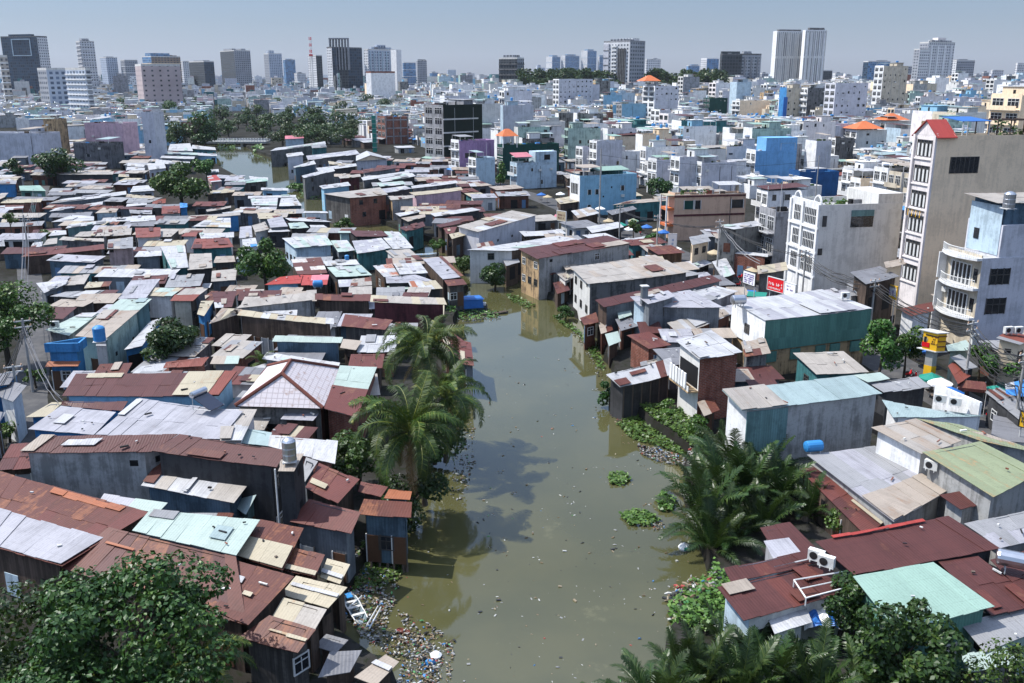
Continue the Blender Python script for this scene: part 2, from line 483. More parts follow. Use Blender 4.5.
def roof_sheets(mb, c, mat, alt=None, pa=0.0, step=1.0, row=2.6, jag=0.035, lift=0.0):
    """c: BL BR FR FL. overlapping corrugated sheets"""
    dz_v = abs((c[0].z + c[1].z) - (c[3].z + c[2].z)) / 2
    dz_u = abs((c[0].z + c[3].z) - (c[1].z + c[2].z)) / 2
    lu = ((c[1] - c[0]).length + (c[2] - c[3]).length) / 2
    lv = ((c[3] - c[0]).length + (c[2] - c[1]).length) / 2
    along_v = dz_v >= dz_u
    if dz_v < 0.05 and dz_u < 0.05: along_v = lv < lu
    def pt(u, v): return lerp(lerp(c[0], c[1], u), lerp(c[3], c[2], u), v)
    n = max(1, min(40, int((lu if along_v else lv) / step)))
    m = max(1, min(8, int(round((lv if along_v else lu) / row))))
    L = lv if along_v else lu
    mb.udir = tuple(((c[1] - c[0]) if along_v else (c[3] - c[0])).normalized())
    sag = rnd.uniform(0, .025) * min(6, (lu if along_v else lv)); sag = min(sag, .12)
    flip = ((c[3].z + c[2].z) > (c[0].z + c[1].z)) if along_v else ((c[1].z + c[2].z) > (c[0].z + c[3].z))
    for i in range(n):
        a0, a1 = i / n - (0.02 / n if i else 0), (i + 1) / n
        off = rnd.uniform(-0.25, 0.25)
        for j in range(m):
            b0 = 0 if j == 0 else (j + off * 0.3) / m
            b1 = 1 if j == m - 1 else (j + 1 + off * 0.3 + 0.08) / m
            if j == 0: b0 -= rnd.uniform(-jag, jag) / L
            if j == m - 1: b1 += rnd.uniform(-jag, jag) / L
            q0, q1 = (1 - b1, 1 - b0) if flip else (b0, b1)
            jz = rnd.uniform(-0.005, 0.005) + (0.008 if i % 2 else 0) + lift
            ja = rnd.uniform(-0.008, 0.008)
            zt = (m - j) * 0.016
            if along_v: k = [pt(a0, q0), pt(a1, q0), pt(a1, q1), pt(a0, q1)]
            else: k = [pt(q0, a0), pt(q1, a0), pt(q1, a1), pt(q0, a1)]
            mm = alt if (alt and rnd.random() < pa) else mat
            up = [p + Vector((0, 0, jz + zt + ja + rnd.uniform(-.015, .03) - sag * 4 * ((a0 + a1) / 2) * (1 - (a0 + a1) / 2))) for p in k]
            lo = [p - Vector((0, 0, 0.035)) for p in up]
            mb.hexa(lo[::-1], up[::-1], mm)

def opening(th, wall, A, e, nrm, x, z, kind, scale):
    """window / door at distance x along the wall A->e, sill z"""
    SZ = {'w': (1.1, 1.1, 1.0), 'W': (2.0, 1.25, 0.95), 'd': (0.95, 2.05, 0.02), 'b': (0.95, 2.05, 0.02), 'g': (1.0, 2.05, 0.02),
          'o': (1.7, 2.1, 0.02), 'v': (0.6, 0.45, 1.9), 'O': (2.6, 2.3, 0.02), 'p': (1.2, 1.9, 0.15), 'B': (2.2, 1.6, 0.5)}
    w, h, sz = SZ[kind]
    c = A + e * x + Vector((0, 0, z + sz))
    if kind in 'wWB':
        f = MB(); g = MB()
        g.obox(c + nrm * 0.012, e, nrm, w - 0.12, 0.05, h, M['glass'])
        if scale > 5.5:
            fm = M['frame'] if rnd.random() < 0.4 else M['framedark']
            t = 0.08
            for sx in (-1, 1): f.obox(c + e * (sx * (w - t) / 2) + nrm * 0.03, e, nrm, t, 0.09, h, fm)
            for zz in (0, h - t): f.obox(c + nrm * 0.03 + Vector((0, 0, zz)), e, nrm, w - 2 * t, 0.09, t, fm)
            nm = 1 if kind == 'w' else 3
            for k in range(nm):
                f.obox(c + e * (w * ((k + 1) / (nm + 1) - 0.5)) + nrm * 0.034, e, nrm, 0.05, 0.07, h - 2 * t, fm)
            f.obox(c + nrm * 0.034 + Vector((0, 0, h * 0.62)), e, nrm, w - 2 * t, 0.06, 0.05, fm)
            wo = th.part('window', f)
            th.part('pane', g, wo)
        else:
            th.part('window', g)
    elif kind in 'dbg':
        f = MB(); m_ = {'d': M['doorwood'], 'b': M['doorblue'], 'g': M['doorgrey']}[kind]
        f.obox(c + nrm * 0.012, e, nrm, w, 0.06, h, m_)
        if scale > 7:
            for sx in (-1, 1): f.obox(c + e * (sx * (w / 2 + 0.04)) + nrm * 0.02, e, nrm, 0.08, 0.1, h + 0.08, M['frame'] if rnd.random() < .4 else M['framedark'])
        th.part('door', f)
    elif kind == 'p':
        f = MB(); m_ = rnd.choice(['w_bluemetal', 'w_rustmetal', 'w_paleblue', 'w_metal', 'w_white', 'w_greenmetal'])
        f.obox(c + nrm * 0.012, e, nrm, w * rnd.uniform(.7, 1.1), 0.05, h * rnd.uniform(.7, 1), M[m_])
        th.part('wall_panel', f)
    else:
        f = MB()
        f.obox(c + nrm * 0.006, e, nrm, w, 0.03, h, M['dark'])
        th.part('opening', f)

def openings(th, A, B, zb, zt, spec, scale):
    d = B - A; d.z = 0
    Ln = d.length
    if Ln < 0.9: return
    e = d / Ln
    nrm = Vector((e.y, -e.x, 0))
    if nrm.dot(CAMP - (A + B) / 2) < 0: return
    h = zt - zb
    if spec == 'auto':
        ns = max(1, int((h + 0.4) / 2.8)); rows = []
        for k in range(ns):
            n = max(1, int(Ln / rnd.uniform(1.9, 2.7)))
            r = []
            for i in range(n):
                t = rnd.random()
                if k == 0: r.append('d' if t < .12 else 'b' if t < .18 else 'g' if t < .22 else 'o' if t < .46 else 'w' if t < .62 else 'p' if t < .82 else 'v' if t < .88 else '.')
                else: r.append('w' if t < .3 else 'W' if t < .42 else 'v' if t < .55 else 'p' if t < .65 else '.')
            rows.append(''.join(r))
    else:
        rows = spec.split('/')
    for k, r in enumerate(rows):
        z0 = zb + k * (h / len(rows))
        hh = h / len(rows)
        for i, ch in enumerate(r):
            if ch == '.' or Ln / len(r) < 0.85: continue
            x = Ln * (i + 0.5) / len(r)
            if ch in 'wWdbgoOB' and hh < 2.0: continue
            if ch in 'OB' and Ln / len(r) < 2.4: ch = 'o' if ch == 'O' else 'w'
            if ch == 'W' and Ln / len(r) < 2.1: ch = 'w'
            if ch == 'o' and Ln / len(r) < 1.75: ch = 'd'
            opening(th, None, A.copy() * 1.0 - Vector((0, 0, A.z)), e, nrm, x, z0 + (0 if hh >= 2.45 else -0.25), ch, scale)

def H(lab, q, z, roof, wall, F='auto', L='auto', R_='auto', base=0.0, sheets=(), name='shack', cat='house', inset=0.42, short=None, cap=None, group=None, extra=None, row=2.6, jag=0.035):
    px = quadpx(q)
    zz = (z,) * 4 if not isinstance(z, (tuple, list)) else (z if len(z) == 4 else (z[0], z[0], z[1], z[1]))
    mx, my = sum(p[0] for p in px) / 4, sum(p[1] for p in px) / 4
    kz = 1.0
    if cat == 'house' and lab is not None:
        if mx < 470 and my < 215: kz = .7
        elif mx < 440 and my < 300: kz = .8
        elif 440 <= mx < 740 and my < 335: kz = .83
        if name == 'hall': kz = 1
    zz = tuple(k * kz for k in zz)
    c = [P(x, y, h) for (x, y), h in zip(px, zz)]
    ctr = sum(c, Vector()) / 4
    loc = Vector((ctr.x, ctr.y, max(base, -1.0)))
    th = Thing(name, loc, lab, cat, group)
    scale = FPX / proj(ctr)[2]
    alt, pa = None, 0
    if isinstance(roof, tuple): roof, alt, pa = roof
    mb = MB()
    roof_sheets(mb, c, SHM(roof), SHM(alt) if alt else None, pa, 1.0 if scale > 5 else 1.6, row, jag)
    ro = th.part('roof', mb)
    for (u0, v0, u1, v1, m_) in sheets:
        def pt(u, v): return lerp(lerp(c[0], c[1], u), lerp(c[3], c[2], u), v)
        k = [pt(u0, v0), pt(u1, v0), pt(u1, v1), pt(u0, v1)]
        b = MB(); roof_sheets(b, k, SHM(m_), None, 0, 1.2, 3.0, 0.05, lift=.135)
        th.part('roof_panel', b)
    pr_ = random.Random(int(px[0][0] * 31 + px[0][1] * 17))
    def pt(u, v): return lerp(lerp(c[0], c[1], u), lerp(c[3], c[2], u), v)
    ar = (c[1] - c[0]).length * (c[3] - c[0]).length
    if not sheets and ar > 14 and not cap:
        for i in range(pr_.choice((0, 1, 1, 2, 3)) if ar < 90 else pr_.randint(1, 4)):
            u0, v0 = pr_.uniform(0, .75), pr_.choice((0, .35, .5, .62)); u1 = min(1, u0 + pr_.uniform(.1, .3)); v1 = min(1, v0 + pr_.uniform(.3, .5))
            like = {'maroon': ('redbrown', 'rust', 'maroon', 'tan'), 'redbrown': ('maroon', 'rust', 'cream'), 'rust': ('maroon', 'redbrown', 'tan'), 'tile': ('maroon', 'redbrown'), 'white': ('lilac', 'grey', 'beige', 'mint', 'white'), 'lilac': ('grey', 'white', 'beige'), 'beige': ('tan', 'grey', 'cream', 'rust'), 'tan': ('beige', 'grey', 'rust'), 'grey': ('darkgrey', 'lilac', 'beige', 'rust'), 'mint': ('white', 'teal', 'grey'), 'cream': ('beige', 'white', 'rust')}.get(roof)
            if not like: continue
            b = MB(); roof_sheets(b, [pt(u0, v0), pt(u1, v0), pt(u1, v1), pt(u0, v1)], SHM(pr_.choice(like)), None, 0, 1.2, 3, .04, lift=.135); th.part('roof_panel', b)
    if ar > 10 and scale > 3:
        b = MB()
        for i in range(pr_.randint(1, 4)):
            q = pt(pr_.uniform(.05, .95), pr_.uniform(.05, .95)) + Vector((0, 0, .13)); a_ = pr_.uniform(0, 3)
            b.obox(q, (math.cos(a_), math.sin(a_), 0), (-math.sin(a_), math.cos(a_), 0), pr_.choice((.15, .2, .25, .6)), pr_.choice((.08, .1, .16)), pr_.choice((.05, .07, .1)), pr_.choice((M['wood'], M['w_brick'], M['flashing'], M['black'], M['rubber'], M['acwhite'])))
        o_ = th.part('roof_weights', b); o_['kind'] = 'stuff'
    # walls
    flat = Vector((ctr.x, ctr.y, 0))
    w = []
    for p in c:
        d = Vector((p.x, p.y, 0)) - flat
        k = max(0.55, 1 - inset * 1.3 / max(d.length, .6))
        w.append(flat + d * k)
    tops = [z_ - 0.05 for z_ in zz]
    wm = MB(); mats = [M['w_' + k] for k in wall.split('|')]
    order = [3, 2, 1, 0]           # front first: FL, FR, BR, BL (counter-clockwise from above)
    names = 'FRBL'
    for i in range(4):
        a, b = order[i], order[(i + 1) % 4]
        A, B = w[a], w[b]
        m_ = mats[min(i, len(mats) - 1)]
        wm.quad(Vector((A.x, A.y, base)), Vector((B.x, B.y, base)), Vector((B.x, B.y, tops[b])), Vector((A.x, A.y, tops[a])), m_)
    th.part('wall', wm)
    if scale > 2.2:
        openings(th, w[3], w[2], base if base > -.5 else 0.0, min(tops[2], tops[3]), F, scale)
        openings(th, w[2], w[1], base if base > -.5 else 0.0, min(tops[1], tops[2]), R_, scale)
        openings(th, w[0], w[3], base if base > -.5 else 0.0, min(tops[0], tops[3]), L, scale)
    if cap:
        b = MB()
        b.tube([c[0] + Vector((0, 0, .1)), c[1] + Vector((0, 0, .1))], 0.12, M['ridgecap'] if cap == 'red' else M['flashing'], 6)
        th.part('ridge_cap', b)
    FOOT.append([(p.x, p.y) for p in w])
    xs = [p[0] for p in px]; ys = [p[1] for p in px]
    LAND.append((sum(xs) / 4, sum(ys) / 4, short)) if short else None
    if extra: extra(th, c, w)
    return th, c, w

def SHM(k): return M[k]
SHEETS = set()

def stilts(th, w, base_z=0.3, bottom=-2.2, n=4, sides=((3, 2),)):
    for a, b in sides:
        for i in range(n):
            p = lerp(w[a], w[b], (i + 0.5) / n)
            mb = MB(); mb.tube([Vector((p.x, p.y, bottom)), Vector((p.x + rnd.uniform(-.1, .1), p.y, base_z))], 0.09, M['wood'], 6)
            th.part('stilt', mb)

# ---- a tube house: C ground corner nearest the street and the camera; e long axis, s away
def townhouse(new, C, h, wf, ds, th, side, fac, r, lvl=2, parapet=0.8, shed=None, head=True, tank=True, balc=0.5, sidewin=0.25, fh=3.3, lit=True, roofm=None, backhigh=0.0, facspec=None, plants=0.25, canopy=True):
    e = Vector((math.cos(R(th)), math.sin(R(th)), 0)); s = Vector((-math.sin(R(th)), math.cos(R(th)), 0))
    C = Vector((C[0], C[1], 0))
    L = lambda a, b, z: C + e * a + s * b + Vector((0, 0, z))
    ms, mf = M['w_' + side], M['w_' + fac]
    b = new('wall')
    zt = h - (parapet if not shed else 0.0)
    lo = [L(0, 0, 0), L(ds, 0, 0), L(ds, wf, 0), L(0, wf, 0)]
    hi = [L(0, 0, zt), L(ds, 0, zt), L(ds, wf, zt), L(0, wf, zt)]
    tt = r.random() * .6
    b.quad(lo[0], lo[1], hi[1], hi[0], ms, tt)
    b.quad(lo[1], lo[2], hi[2], hi[1], ms, tt)
    b.quad(lo[2], lo[3], hi[3], hi[2], ms, tt)
    b.quad(lo[3], lo[0], hi[0], hi[3], mf, tt)
    b.quad(hi[0], hi[1], hi[2], hi[3], M['w_concrete'] if roofm is None else roofm)
    if not shed:
        p = new('parapet'); pt = 0.16
        p.obox(L(ds / 2, pt / 2, zt), e, s, ds, pt, parapet, ms, tt)
        p.obox(L(ds / 2, wf - pt / 2, zt), e, s, ds, pt, parapet, ms, tt)
        p.obox(L(pt / 2 - .003, wf / 2, zt), e, s, pt, wf - 2 * pt, parapet + r.choice((0, 0, .3)), mf, tt)
        p.obox(L(ds - pt / 2, wf / 2, zt), e, s, pt, wf - 2 * pt, parapet, ms, tt)
    ns = max(1, int(round(h / fh)))
    f = h / ns if shed is None else zt / ns
    wm, gm = M['frame'], M['glass']
    if lit:
        for k in range(ns):
            z = k * f
            if facspec is None:
                kind = r.random()
            else: kind = facspec
            hw = min(f * 0.62, 2.1)
            if k and kind < balc:
                q = new('balcony'); dp = r.uniform(.8, 1.2)
                q.obox(L(-dp / 2, wf / 2, z - .1), e, s, dp, wf * .96, .16, mf)
                rm = M['frame'] if r.random() < .6 else mf
                q.obox(L(-dp + .04, wf / 2, z + .06), e, s, .07, wf * .96, .12, rm)
                if r.random() < .55: q.obox(L(-dp + .04, wf / 2, z + .06), e, s, .08, wf * .96, .9, rm)
                else:
                    q.obox(L(-dp + .04, wf / 2, z + .85), e, s, .07, wf * .96, .09, rm)
                    nb = 6 if lvl > 1 else 3
                    for i in range(nb): q.obox(L(-dp + .04, wf * (.06 + .88 * i / (nb - 1)), z + .06), e, s, .06, .06, .8, rm)
            nw = 1 if wf < 3.4 else 2
            if k == 0:
                g = new('shopfront' if r.random() < .6 else 'door')
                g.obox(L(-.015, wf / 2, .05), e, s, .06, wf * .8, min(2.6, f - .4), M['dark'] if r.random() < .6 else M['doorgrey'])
                if r.random() < .5:
                    a = new('awning')
                    a.hexa([L(-2.0, 0.1, 2.45), L(-.02, .1, 2.95), L(-.02, wf - .1, 2.95), L(-2.0, wf - .1, 2.45)], [L(-2.0, .1, 2.5), L(-.02, .1, 3.0), L(-.02, wf - .1, 3.0), L(-2, wf - .1, 2.5)], SHM(r.choice(('white', 'grey', 'maroon', 'green', 'blueplas', 'white'))))
                continue
            for i in range(nw):
                cb = wf * (i + .5) / nw
                ww = wf / nw * .72
                g = new('window')
                g.obox(L(-.01, cb, z + f * .14), e, s, .06, ww, hw, gm)
                if lvl > 1:
                    for j in range(4): g.obox(L(-.03, cb + ww * (j / 3 - .5), z + f * .14), e, s, .08, .09, hw, wm)
                    g.obox(L(-.03, cb, z + f * .14 + hw * .68), e, s, .075, ww, .08, wm)
                    g.obox(L(-.03, cb, z + f * .14 + hw), e, s, .09, ww + .1, .09, wm)
        if r.random() < .4 and lvl > 0:
            q = new('cornice')
            for k in range(1, ns): q.obox(L(-.07, wf / 2, k * f - .32), e, s, .12, wf * .99, .2, wm)
    for k in range(0, ns):
        nsw = int(ds / 3)
        for i in range(nsw):
            if r.random() < sidewin:
                g = new('window')
                ww = r.choice((.6, .9, 1.3)); hw = r.choice((.5, .9, 1.2))
                g.obox(L(ds * (i + .5) / nsw, -.005, k * f + 1.2), e, s, ww, .05, hw, gm)
                if lvl > 1 and r.random() < .5:
                    for sx in (-1, 1): g.obox(L(ds * (i + .5) / nsw + sx * (ww / 2 + .03), -.015, k * f + 1.17), e, s, .07, .07, hw + .06, wm)
    if lvl > 1 and h > 6:
        for i in range(r.randint(0, 2)):
            q = new('drain_pipe'); a_ = r.uniform(.1, .95) * ds; q.tube([L(a_, -.08, 0), L(a_, -.08, zt - .3)], .06, M['flashing'] if r.random() < .6 else M['framedark'], 6)
        for i in range(r.randint(0, 2)):
            q = new('air_conditioner'); q.obox(L(r.uniform(.15, .9) * ds, -.24, r.randint(1, max(1, ns - 1)) * f + r.uniform(.6, 1.6)), e, s, .85, .36, .6, M['acwhite'])
    if shed:
        q = new('roof'); zz = h
        k = [L(-.3, wf + .3, zz + .5), L(ds + .2, wf + .3, zz + .9), L(ds + .2, -.3, zz + .7), L(-.3, -.3, zz + .3)]
        if lvl > 0: roof_sheets(q, k, SHM(shed), None, 0, 1.6, 4)
        else: q.hexa([p - Vector((0, 0, .05)) for p in k[::-1]], k[::-1], SHM(shed))
        for a in (0.1, ds - .1):
            for bb in (.1, wf - .1): q.obox(L(a, bb, zt), e, s, .14, .14, .9, M['flashing'])
    else:
        a0 = ds * r.uniform(.3, .75)
        if head:
            q = new('stair_head'); hh = r.uniform(2.2, 2.9); la = min(ds * .35, 4.2)
            q.obox(L(a0, wf / 2, zt), e, s, la, wf * .8, hh, mf if r.random() < .5 else ms)
            q.obox(L(a0, wf / 2, zt + hh), e, s, la + .5, wf * .92, .12, SHM(r.choice(('white', 'grey', 'mint', 'white', 'teal'))) if r.random() < .6 else ms)
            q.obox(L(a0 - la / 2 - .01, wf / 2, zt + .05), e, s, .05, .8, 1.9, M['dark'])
            if tank and r.random() < .65:
                t = new('water_tank')
                if r.random() < .75:
                    cc = L(a0 - .5, wf / 2, zt + hh + .75)
                    t.lathe(cc, [(.2, 0), (.45, .1), (.48, .2), (.48, 1.3), (.45, 1.4), (.2, 1.5)], M['steel'] if r.random() < .8 else M['plasblue'], 10, ax=e)
                    for aa in (.35, 1.15): t.obox(L(a0 - .5 + aa, wf / 2, zt + hh + .12), e, s, .08, .7, .2, M['flashing'])
                else:
                    t.lathe(L(a0, wf / 2, zt + hh + .1), [(.45, 0), (.5, .1), (.5, 1.1), (.3, 1.3), (.15, 1.35)], M['plasblue'] if r.random() < .5 else M['steel'], 10)
        if canopy and r.random() < .68:
            q = new('roof_canopy'); la = min(ds * .4, 5); a1 = ds * .22 if a0 > ds * .5 else ds * .78; hz = r.uniform(2.0, 2.6)
            mm = SHM(r.choice(('white', 'white', 'grey', 'mint', 'teal', 'maroon', 'tan', 'green')))
            k = [L(a1 - la / 2, wf, zt + hz + .3), L(a1 + la / 2, wf, zt + hz + .3), L(a1 + la / 2, 0, zt + hz), L(a1 - la / 2, 0, zt + hz)]
            q.hexa([p - Vector((0, 0, .06)) for p in k[::-1]], k[::-1], mm)
            for da in (-.5, .5):
                for bb in (.12, wf - .12): q.obox(L(a1 + da * (la - .3), bb, zt), e, s, .1, .1, hz, M['flashing'])
        for i in range(r.randint(2, 7) if lvl > 0 else r.randint(2, 4)):
            q = new('roof_clutter')
            q.obox(L(ds * r.uniform(.1, .9), wf * r.uniform(.25, .75), zt), e, s, r.uniform(.5, 1.6), r.uniform(.5, 1.2), r.uniform(.4, 1.2), r.choice((M['flashing'], M['acwhite'], M['wood'], M['dark'], M['dark'], M['plasblue'], M['leaf2'], M['w_grey'], M['tile'], M['frame'])))
        if plants and r.random() < plants:
            q = new('roof_plants')
            for i in range(24 if lvl > 0 else 8):
                p = L(r.uniform(.1, .5) * ds, r.uniform(.15, .85) * wf, zt + r.uniform(.3, 1.3)); d = .32
                q.quad(p + Vector((-d, 0, r.uniform(-d, d))), p + Vector((0, -d, r.uniform(-d, d))), p + Vector((d, 0, r.uniform(-d, d))), p + Vector((0, d, r.uniform(-d, d))), M['leaf2'])
        if r.random() < .35 and lvl > 0:
            q = new('antenna'); p = L(ds * r.uniform(.2, .8), wf * .5, zt)
            q.tube([p, p + Vector((0, 0, r.uniform(3.5, 5.5)))], .035, M['flashing'], 4)
    return e, s, L

class Parts:
    """collects the parts of one thing; repeated call makes a new part"""
    MERGE = ('roof_clutter',)
    def __init__(s): s.l = []
    def __call__(s, name):
        if name in s.MERGE:
            for n, m in s.l:
                if n == name: return m
        m = MB(); s.l.append((name, m)); return m
    def emit(s, th):
        res = {}
        for n, m in s.l:
            o = th.part(n, m)
            if o and n == 'roof_clutter': o['kind'] = 'stuff'
            if o: res.setdefault(n, []).append(o)
        return res

def T(lab, px, py, h, wf, ds, th=11, side='grey', fac='white', seed=1, name='townhouse', short=None, keep=True, post=None, cat='house', Y=None, **kw):
    """town house whose near top corner was surveyed at pixel (px,py), height h"""
    c = P(px, py, h) if Y is None else PY(px, py, Y)
    h = c.z
    r = random.Random(seed)
    pr = Parts()
    e, s, L = townhouse(pr, (c.x, c.y), h, wf, ds, th, side, fac, r, **kw)
    ctr = L(ds / 2, wf / 2, 0)
    t = Thing(name, ctr, lab, cat)
    if post: post(pr, L, e, s)
    pr.emit(t)
    FOOT.append([tuple(L(*k, 0).xy) for k in ((-1, -1), (ds + .5, -1), (ds + .5, wf + .5), (-1, wf + .5))])
    pts = [proj(L(a, b, z)) for a in (0, ds) for b in (0, wf) for z in (0 if h < 9 else h * .3, h)]
    if keep: KEEP.append((min(p[0] for p in pts), min(p[1] for p in pts), max(p[0] for p in pts), max(p[1] for p in pts), min(p[2] for p in pts)))
    if short: LAND.append((px, py, short))
    return t, L, e, s

# ------------------------------------------------------------------ plants
def crown_mesh(seed, Rx, Rz, n, leaf, mat, blobs=9, fold=True, kr=(.30, .52)):
    r = random.Random(seed); mb = MB()
    bl = []
    for i in range(blobs):
        while True:
            p = Vector((r.uniform(-1, 1), r.uniform(-1, 1), r.uniform(-.75, 1)))
            if p.length < 1: break
        k = r.uniform(*kr)
        q = Vector((p.x * Rx * (1 - k * .72), p.y * Rx * (1 - k * .72), p.z * Rz * (1 - k * .72)))
        bl.append((q, Rx * k, Rz * k * r.uniform(.8, 1.1), r.uniform(-.15, .15)))
    for i in range(n):
        q, rx, rz, tb = bl[r.randrange(blobs)]
        while True:
            d = Vector((r.gauss(0, 1), r.gauss(0, 1), r.gauss(.25, 1)))
            if d.length > .01: break
        d.normalize()
        rad = r.uniform(.55, 1.0) ** .5 * r.uniform(.9, 1.08)
        p = q + Vector((d.x * rx * rad, d.y * rx * rad, d.z * rz * rad))
        nrm = (d * .8 + Vector((r.gauss(0, .5), r.gauss(0, .5), r.gauss(.45, .5)))).normalized()
        a = nrm.orthogonal().normalized()
        a = (Matrix.Rotation(r.uniform(0, 6.28), 3, nrm) @ a)
        b = nrm.cross(a)
        l = leaf * r.uniform(.7, 1.25); w = l * r.uniform(.28, .42)
        dr = Vector((0, 0, -l * .18))
        t = min(1, max(0, r.gauss(.42, .2) + tb))
        if fold:
            mb.add((p - a * l * .5, p + b * w + dr * .2, p + a * l * .5 + dr, p - b * w + dr * .2), ((0, 1, 2), (0, 2, 3)), mat, t)
        else:
            mb.add((p - a * l * .5, p + b * w, p + a * l * .5, p - b * w), ((0, 1, 2, 3),), mat, t)
    return mb.mesh('crown'), bl

def trunk_mb(h, r0, bl, cz, mat):
    mb = MB()
    k = rnd.uniform(-.3, .3)
    pts = [Vector((0, 0, -.3)), Vector((k * .4, 0, h * .35)), Vector((k, .1, h * .7)), Vector((k * .8, 0, cz))]
    mb.tube(pts, [r0 * 1.25, r0, r0 * .8, r0 * .45], mat, 8)
    for q, rx, rz, _ in bl[:6]:
        e = Vector((q.x, q.y, q.z + cz)); s = pts[2]
        mb.tube([s, lerp(s, e, .5) + Vector((0, 0, .4)), e], [r0 * .5, r0 * .33, r0 * .12], mat, 5)
    return mb

TREEM = {}
def tree(lab, px, py, ground, Rx, Rz, cz, n, leaf, mat='leaf', seed=1, blobs=10, name='broadleaf_tree', group=None, pos=None, key=None, fold=True, r0=None, kr=(.26, .46)):
    """px,py: where the crown centre was seen; cz: crown centre height"""
    p = P(px, py, cz + ground) if pos is None else Vector(pos)
    root = empty(name, (p.x, p.y, ground), rnd.uniform(0, 6.28) if key else 0)
    tag(root, lab, 'tree', group)
    if key and key in TREEM:
        cm, tm = TREEM[key]
    else:
        cm, bl = crown_mesh(seed, Rx, Rz, n, leaf, M[mat], blobs, fold, kr)
        tm = trunk_mb(cz, r0 or max(.12, Rx * .055), bl, cz, M['bark']).mesh('trunk')
        if key: TREEM[key] = (cm, tm)
    for nm, me, z in (('trunk', tm, 0), ('crown', cm, cz)):
        o = bpy.data.objects.new(nm, me); col.objects.link(o); o.parent = root; o.location = (0, 0, z)
    return root

def frond_mesh(seed, L, el, droop, nl, ll, lw, mat, hang=.5, spread=.55):
    """one pinnate leaf arching along +x from the origin"""
    r = random.Random(seed); mb = MB()
    pts = []; p = Vector((0, 0, 0)); a = el; n = 16
    side = r.uniform(-.25, .25)
    for i in range(n + 1):
        pts.append(p.copy())
        t = i / n
        a -= droop / n * (0.4 + 1.2 * t)
        p = p + Vector((math.cos(a) * math.cos(side * t), math.cos(a) * math.sin(side * t), math.sin(a))) * (L / n)
    mb.tube(pts, [.05 * (1 - .85 * i / n) + .008 for i in range(n + 1)], mat, 4, t=.8)
    base = r.uniform(.2, .6)
    for k in range(nl):
        t = .12 + .88 * k / (nl - 1)
        f = t * n; i = min(n - 1, int(f)); q = lerp(pts[i], pts[i + 1], f - i)
        d = (pts[i + 1] - pts[i]).normalized()
        sd = Vector((-d.y, d.x, 0)); sd = sd.normalized() if sd.length > .05 else Vector((0, 1, 0))
        up = d.cross(sd) * -1
        if up.z < 0: up = -up
        l0 = ll * (math.sin(math.pi * min(1, .12 + t * .86)) ** .55) * r.uniform(.85, 1.1)
        for sg in (-1, 1):
            dv = (sd * sg * (1 - spread * .3) + d * spread + up * r.uniform(-.05, .35)).normalized()
            p1 = q + dv * l0 * .5
            dv2 = (dv + Vector((0, 0, -hang * r.uniform(.7, 1.5)))).normalized()
            p2 = p1 + dv2 * l0 * .5
            w = d * (lw * .5)
            tt = min(1, max(0, base + r.gauss(0, .14)))
            mb.add((q - w, q + w, p1 + w, p1 - w, p2), ((0, 1, 2, 3), (3, 2, 4)), mat, tt)
    return mb.mesh('frond')

FR = {}
def fronds(kind):
    if kind in FR: return FR[kind]
    L = []
    if kind == 'coco':
        for i, (el, dr) in enumerate(((1.35, 1.3), (1.1, 1.6), (.8, 1.7), (.5, 1.6), (.2, 1.5), (-.15, 1.2))):
            L.append([frond_mesh(20 + i * 3 + k, 4.8, el, dr * (1.15 + .25 * k), 44, 1.1, .075, M['palm'], 1.5, .45) for k in range(3)])
        L.append([frond_mesh(60, 3.6, -.9, .5, 30, .8, .06, M['deadpalm'], 1.4)])
    elif kind == 'nipa':
        for i, (el, dr) in enumerate(((1.45, .6), (1.25, .9), (1.0, 1.25), (.75, 1.35))):
            L.append([frond_mesh(80 + i * 3 + k, 5.4, el, dr, 40, 1.05, .11, M['nipa'], .5, .75) for k in range(2)])
    FR[kind] = L
    return L

def coconut(lab, crown, base, nf=(4, 5, 6, 6, 5, 3, 2), k=1.0):
    cx = Vector(crown); b = Vector(base)
    root = empty('coconut_palm', b); tag(root, lab, 'palm tree', 'coconut palms on the left bank')
    inv = Matrix.Translation(-b)
    mb = MB(); n = 9; pts = []; rd = []
    for i in range(n):
        t = i / (n - 1); pts.append(b.lerp(cx, t) + Vector((0, 0, 0)) + Vector(((cx.x - b.x) * (t * t - t) * .6, (cx.y - b.y) * (t * t - t) * .6, 0)))
        rd.append(.2 - .08 * t + (.06 if i == 0 else 0))
    mb.tube(pts, rd, M['palmbark'], 9)
    o = mb.build('trunk', root); o.matrix_parent_inverse = inv
    r = random.Random(len(lab))
    fl = fronds('coco'); an = r.uniform(0, 6)
    for lv, cnt in enumerate(nf):
        for i in range(cnt):
            an += 2.399 + r.uniform(-.5, .5)
            me = fl[lv][r.randrange(len(fl[lv]))]
            f = bpy.data.objects.new('frond', me); col.objects.link(f); f.parent = root
            f.location = cx - b + Vector((math.cos(an) * .12, math.sin(an) * .12, .25 - lv * .07))
            f.rotation_euler = (r.uniform(-.35, .35), r.uniform(-.2, .15), an); f.scale = [k * r.uniform(.72, 1.1)] * 3
    nuts = MB()
    for i in range(9):
        a = i * .7; nuts.lathe(cx + Vector((math.cos(a) * .3, math.sin(a) * .3, -.35 - .1 * (i % 3))), [(.02, -.14), (.11, -.06), (.13, .02), (.09, .12), (.02, .16)], M['leaf2'], 7)
    o = nuts.build('coconut_cluster', root); o.matrix_parent_inverse = inv

